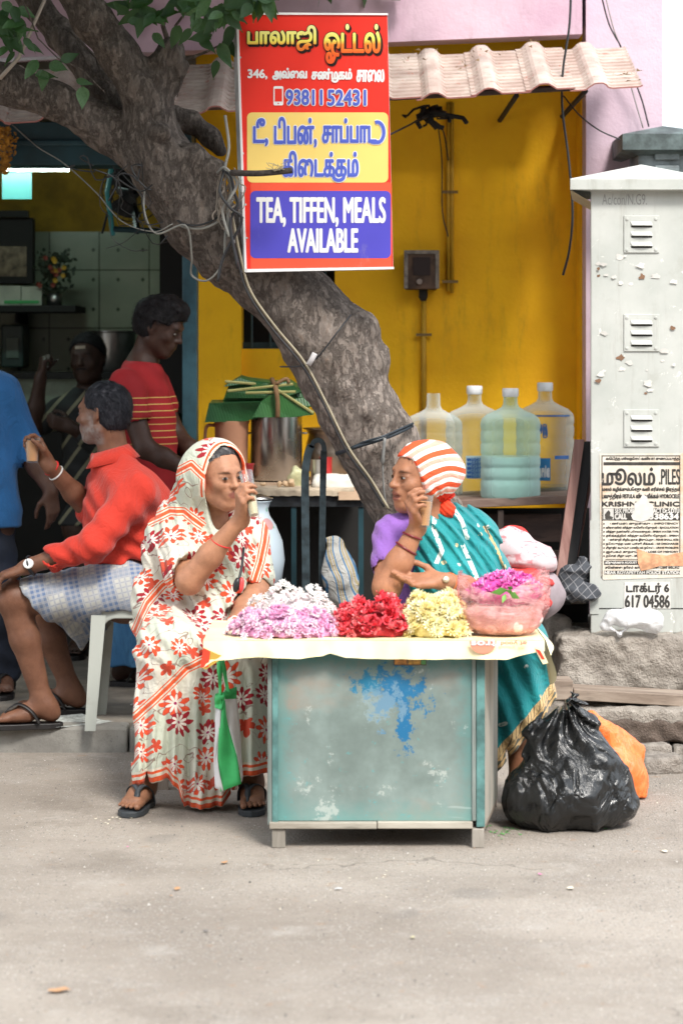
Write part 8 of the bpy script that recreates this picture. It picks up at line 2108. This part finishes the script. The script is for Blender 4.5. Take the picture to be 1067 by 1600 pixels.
M_oran = g.out(g.mix(g.step(n, .35, .7), (.80, .16, .03), (.86, .26, .07)), .28, 0, g.bump(n, .8, .014)); M_oran.node_tree.nodes['Principled BSDF'].inputs['Subsurface Weight'].default_value = .3; M_oran.node_tree.nodes['Principled BSDF'].inputs['Subsurface Scale'].default_value = .03
D_ = 8.22
pr_ = [ELL(V(968, 1218, D_), (.088, .09, .10), None, .04), BOX(V(970, 1232, D_), (.078, .07, .068), None, .03, .04), CAP(V(965, 1190, D_), V(932, 1130, D_), .075, .022, .05), CAP(V(932, 1135, D_), V(924, 1118, D_), .020, .018, .02), CAP(V(1000, 1170, D_), V(950, 1150, D_), .02, .04, .05), (lambda P: .002-P[:, 2], .01, 'i')]
v_, q_ = sculpt(pr_, (VX(905, D_)-.05, D_-.16, -.01), (VX(1020, D_)+.04, D_+.16, VZ(1105, D_)+.03), .0058, lambda P, d: d-.014*(crumple(P*np.array((1, 1, .6)), 13, 10)-.45))
obg = thing('orange_bag', 'translucent orange plastic carrier bag slumped behind the black bag', 'bag', (VX(965, D_), D_, 0)); part('bag', (v_, q_), M_oran, obg, smooth=True)
# white bag on the plinth
g = G_('white_polythene'); n = g.noise(14, 6, .7, None, 2)
g.out((.82, .82, .83), .25, 0, g.bump(n, .8, .01)); tb3 = g.n('BsdfTransparent', None, _0=(.97, .97, .97)); mx3 = g.n('MixShader', None, _0=g.m('ADD', .45, g.m('MULTIPLY', n, .5)))
g.t.links.new(tb3.outputs[0], mx3.inputs[1]); g.t.links.new(g.b.outputs[0], mx3.inputs[2]); g.t.links.new(mx3.outputs[0], g.t.nodes['Material Output'].inputs[0])
D_ = 9.2
pr_ = [ELL(V(990, 968, D_), (.095, .05, .042), None, .03), ELL(V(1015, 972, D_), (.05, .045, .04), None, .03), CAP(V(955, 962, D_), V(945, 978, D_), .022, .014, .03), CAP(V(945, 978, D_), V(966, 990, D_-.02), .010, .010, .01), CAP(V(966, 990, D_-.02), V(985, 978, D_), .010, .016, .01)]
v_, q_ = sculpt(pr_, V(935, 1010, D_)-vec(0, .1, 0), V(1050, 940, D_)+vec(0, .1, 0), .0055, lambda P, d: d-.018*(crumple(P, 23, 15)-.45))
solo('white_carrier_bag', 'crumpled white plastic carrier bag lying on the cement plinth', 'bag', (v_, q_), g.mat, smooth=True)
# green and white shopping bag hanging by the floral saree
D_ = 7.80
sb_ = thing('shopping_bag', 'green and white shopping bag hanging by its handles in front of the floral saree', 'bag', tuple(V(357, 1234, D_)))
M_grn = simple('green_nonwoven', (.06, .55, .16), .6, 0, .12, 20); M_gw = simple('white_nonwoven', (.74, .72, .72), .7, 0, .1, 10)
def sheet3(name, pl, mat, th=.003, sub=False):
    vs = [V(x, y, d) for x, y, d in pl]; n = len(vs)
    o = part(name, MB().add(vs, [tuple(range(n))[::-1]]), mat, sb_); m_ = o.modifiers.new('t', 'SOLIDIFY'); m_.thickness = th; return o
d0, d1, d2 = D_-.05, D_+.005, D_-.02
def quadg(name, fn, nu, nv, mat): 
    o = part(name, MB().grid(fn, nu, nv), mat, sb_, smooth=True); m_ = o.modifiers.new('t', 'SOLIDIFY'); m_.thickness = .0025; return o
def ruled(L0, L1):      # two edges as polylines of (px,py,D); u across, v down
    A0 = cat_([V(*p) for p in L0], 6); A1 = cat_([V(*p) for p in L1], 6)
    def f(u, v):
        i = min(int(v*(len(A0)-1)), len(A0)-1); p = A0[i]*(1-u)+A1[i]*u
        return p+vec(0, .006*math.sin(v*9+u*3)+.003*math.sin(u*8+v*4), 0)
    return f, len(A0)-1
f, n_ = ruled([(336.5, 1104, d0), (337, 1150, d0), (335, 1190, d0), (337, 1231, d0)], [(346, 1108, d0-.015), (344, 1150, d0-.02), (341, 1190, d0-.025), (350, 1236, d0-.035)]); quadg('front_side', f, 4, n_, M_gw)
f, n_ = ruled([(345, 1092, d0-.016), (343.5, 1130, d0-.02), (341, 1180, d0-.025), (345, 1237, d0-.035)], [(352, 1096, d0-.01), (356, 1130, d0-.012), (370, 1180, d0-.014), (377, 1224, d0-.02)]); quadg('gusset', f, 6, n_, M_grn)
f, n_ = ruled([(352, 1093, d0-.009), (356, 1130, d0-.011), (370, 1180, d0-.013), (377, 1222, d0-.019)], [(370, 1092, d1-.03), (374, 1130, d1-.03), (377, 1180, d1-.03), (379, 1214, d1-.03)]); quadg('back_side', f, 5, n_, M_gw)
f, n_ = ruled([(336.5, 1084, d0), (336.3, 1094, d0), (336.5, 1106, d0)], [(352, 1082, d0-.012), (351, 1094, d0-.014), (347, 1109, d0-.016)]); quadg('top_band', f, 4, n_, M_grn)
f, n_ = ruled([(351, 1079, d0+.004), (351.5, 1086, d0+.008), (352, 1097, d0+.010)], [(369.5, 1074, d1), (369.5, 1082, d1), (369.5, 1093, d1)]); quadg('top_band', f, 4, n_, M_grn)
f, n_ = ruled([(339, 1028, d0), (340, 1045, d0), (341, 1065, d0), (343, 1086, d0-.008)], [(345, 1028, d0), (346.5, 1045, d0), (346.5, 1065, d0), (347, 1086, d0-.008)]); quadg('handle', f, 2, n_, M_grn)
f, n_ = ruled([(344, 1022, d0+.012), (346, 1040, d0+.012), (350, 1060, d0+.012), (354, 1082, d0+.006)], [(350, 1022, d0+.012), (352, 1040, d0+.012), (355.5, 1060, d0+.012), (360, 1081, d0+.006)]); quadg('handle', f, 2, n_, M_grn)
# small purse strap of the veiled woman
pu = thing('purse', 'small black and red folded purse tucked at the waist of the floral saree', 'purse', tuple(V(374, 925, 8.05)))
f_ = MB().tube(cat_([V(380, 860, 8.13), V(378, 885, 8.09), V(373, 905, 8.06), V(370, 920, 8.05)]), [.004]*7+[.006]*6+[.010]*6, 8)
part('strap', MB().tube(cat_([V(381, 856, 8.12), V(378, 885, 8.07), V(374, 905, 8.04)]), .0045, 6), M_blk, pu, smooth=True)
v_, q_ = sculpt([ELL(V(370, 914, 8.03), (.012, .014, .026), rotm(0, .2, 0), .01)], V(370, 914, 8.03)-.05, V(370, 914, 8.03)+.05, .004); part('pouch', (v_, q_), M_blk, pu, smooth=True)
v_, q_ = sculpt([ELL(V(377, 914, 8.035), (.010, .014, .027), rotm(0, .1, 0), .01)], V(377, 914, 8.03)-.05, V(377, 914, 8.03)+.05, .004); part('pouch', (v_, q_), simple('coral_red', (.72, .06, .06), .5), pu, smooth=True)

# grit lying on the road
def grit(n, seed):
    r_ = np.random.RandomState(seed); D = r_.uniform(5.2, 9.0, n); x = r_.uniform(-1.3, 1.35, n)
    s = r_.gamma(2.0, .0005, n)+.0008; vs = []; fs = []
    T = np.array(((1, 0, 0), (-.5, .87, 0), (-.5, -.87, 0), (0, 0, .9)))
    P = np.stack([x, D, np.full(n, .0005)], 1)
    vs = (P[:, None, :]+T[None]*s[:, None, None]*r_.uniform(.6, 1.3, (n, 4, 1))).reshape(-1, 3)
    b = np.arange(n)[:, None]*4; f = np.concatenate([b+np.array(((0, 1, 3))), b+np.array(((1, 2, 3))), b+np.array(((2, 0, 3)))])
    return vs, f
for sd, n_, nm, c in ((1, 5200, 'grey_grit', (.17, .16, .15)), (2, 3600, 'pale_grit', (.50, .47, .43)), (3, 900, 'dark_grit', (.05, .045, .04))):
    solo(nm, 'fine %s scattered over the road surface' % nm.replace('_', ' '), None, grit(n_, sd), simple(nm, c, .85, 0, .4, 30, 0), (0, 7, 0), kind='stuff')
# ------------------------------------------------------------------ ground litter
rg = random.Random(55)
def gp(px, py, z=0.0): 
    D = FOC*(CAMZ-z)/(py-HY); return vec(VX(px, D), D, z)
def litter(name, label, cat, px, py, s, mat, z=.0, group=None, n=7, asp=.6, curl=.25):
    c = gp(px, py, z); mb = MB(); a0 = rg.uniform(0, 3)
    vs = [c+vec(0, 0, .006)]
    for k in range(n):
        a = 2*PI*k/n; r = s*rg.uniform(.7, 1.1); x, y = r*math.cos(a), r*asp*math.sin(a)
        vs.append(c+vec(x*math.cos(a0)-y*math.sin(a0), x*math.sin(a0)+y*math.cos(a0), .004+curl*s*rg.random()))
    mb.add(vs, [(0, 1+k, 1+(k+1) % n) for k in range(n)])
    return solo(name, label, cat, mb, mat, smooth=True, group=group)
M_dl = simple('tan_dry_leaf', (.48, .27, .14), .8); M_pp = simple('pale_petal_litter', (.72, .66, .52), .7); M_pk3 = simple('pink_petal_litter', (.75, .12, .40), .6); M_gl = simple('green_scrap', (.10, .35, .08), .6)
litter('dry_leaf', 'tan dry leaf on the road at the lower left corner', 'leaf', 92, 1551, .028, M_dl); litter('dry_leaf', 'dry brown leaf on the road below the woman in floral saree', 'leaf', 351, 1350, .020, M_dl)
litter('dry_leaf', 'curled dry leaf left of the flower box front', 'leaf', 277, 1391, .017, M_dl); litter('dry_leaf', 'tiny leaf fragment just below the curled leaf', 'leaf', 268, 1402, .008, M_dl)
litter('pale_petal', 'pale crumpled petal on the road below the black bag', 'petal', 890, 1390, .018, M_pp); litter('pale_petal', 'cream petal at the right edge of the road', 'petal', 1037, 1332, .016, M_pp)
litter('pink_petal', 'bright pink petal on the road right of the flower box', 'petal', 843, 1368, .011, M_pk3); litter('pink_petal', 'tiny pink petal on the road at the left', 'petal', 200, 1325, .006, M_pk3)
litter('pale_petal', 'pale bluish petal on the road in front of the flower box', 'petal', 529, 1391, .012, simple('bluish_petal', (.66, .68, .72), .6)); litter('pebble', 'small dark pebble on the road', 'pebble', 322, 1457, .010, simple('dark_pebble', (.14, .13, .13)), asp=.8)
litter('faded_flower', 'faded yellowish flower on the road in front of the flower box', 'flower', 645, 1467, .012, simple('faded_yellow', (.50, .45, .28))); litter('leaf_scrap', 'small green scrap next to the black rubbish bag', 'leaf', 945, 1297, .012, M_gl)
litter('paper_scrap', 'white torn paper scrap on the pavement beside the stool leg', 'paper', 210, 1104, .022, M_paper2, .094, None, 5, .7, .6)
nw = MB().add([gp(83, 1132, .094)+vec(0, 0, .003), gp(90, 1120, .094)+vec(0, 0, .003), gp(128, 1118, .094)+vec(0, 0, .008), gp(160, 1126, .094)+vec(0, 0, .003), gp(178, 1129, .094)+vec(0, 0, .006), gp(140, 1135, .094)+vec(0, 0, .003), gp(88, 1138, .094)+vec(0, 0, .004)], [(0, 6, 5, 4, 3, 2, 1)])
solo('newspaper_sheet', 'crumpled printed newspaper sheet under the plastic stool', 'paper', nw, simple('newsprint', (.46, .48, .45), .8, 0, .5, 45))
mb = MB(); mb2 = MB(); mb3 = MB()
for i in range(170):
    m_, px, py, s = rg.choice([(mb, rg.gauss(190, 22), rg.gauss(1281, 4), .006), (mb, rg.gauss(1000, 60), rg.gauss(1235, 25), .004), (mb, rg.uniform(0, 1067), rg.uniform(1250, 1560), .0035), (mb2, rg.uniform(0, 1067), rg.uniform(1240, 1590), .004), (mb3, rg.gauss(785, 20), rg.gauss(1297, 4), .006), (mb, rg.gauss(545, 60), rg.gauss(1388, 20), .004)])
    if m_ is mb and px > 860 and py < 1215: continue
    c = gp(px, py, .003); a = rg.uniform(0, 6.3); u = vec(math.cos(a), math.sin(a), .1)*s; v_ = vec(-math.sin(a), math.cos(a), .2)*s*.7
    m_.add([c-u, c+v_, c+u, c-v_], [(0, 1, 2, 3)])
solo('petal_crumbs', 'tiny pale petal crumbs scattered on the road', None, mb, M_pp, kind='stuff'); solo('leaf_crumbs', 'tiny brown crumbs scattered on the road', None, mb2, simple('brown_crumbs', (.30, .17, .09)), kind='stuff'); solo('green_crumbs', 'green plant crumbs beside the black rubbish bag', None, mb3, M_gl, kind='stuff')
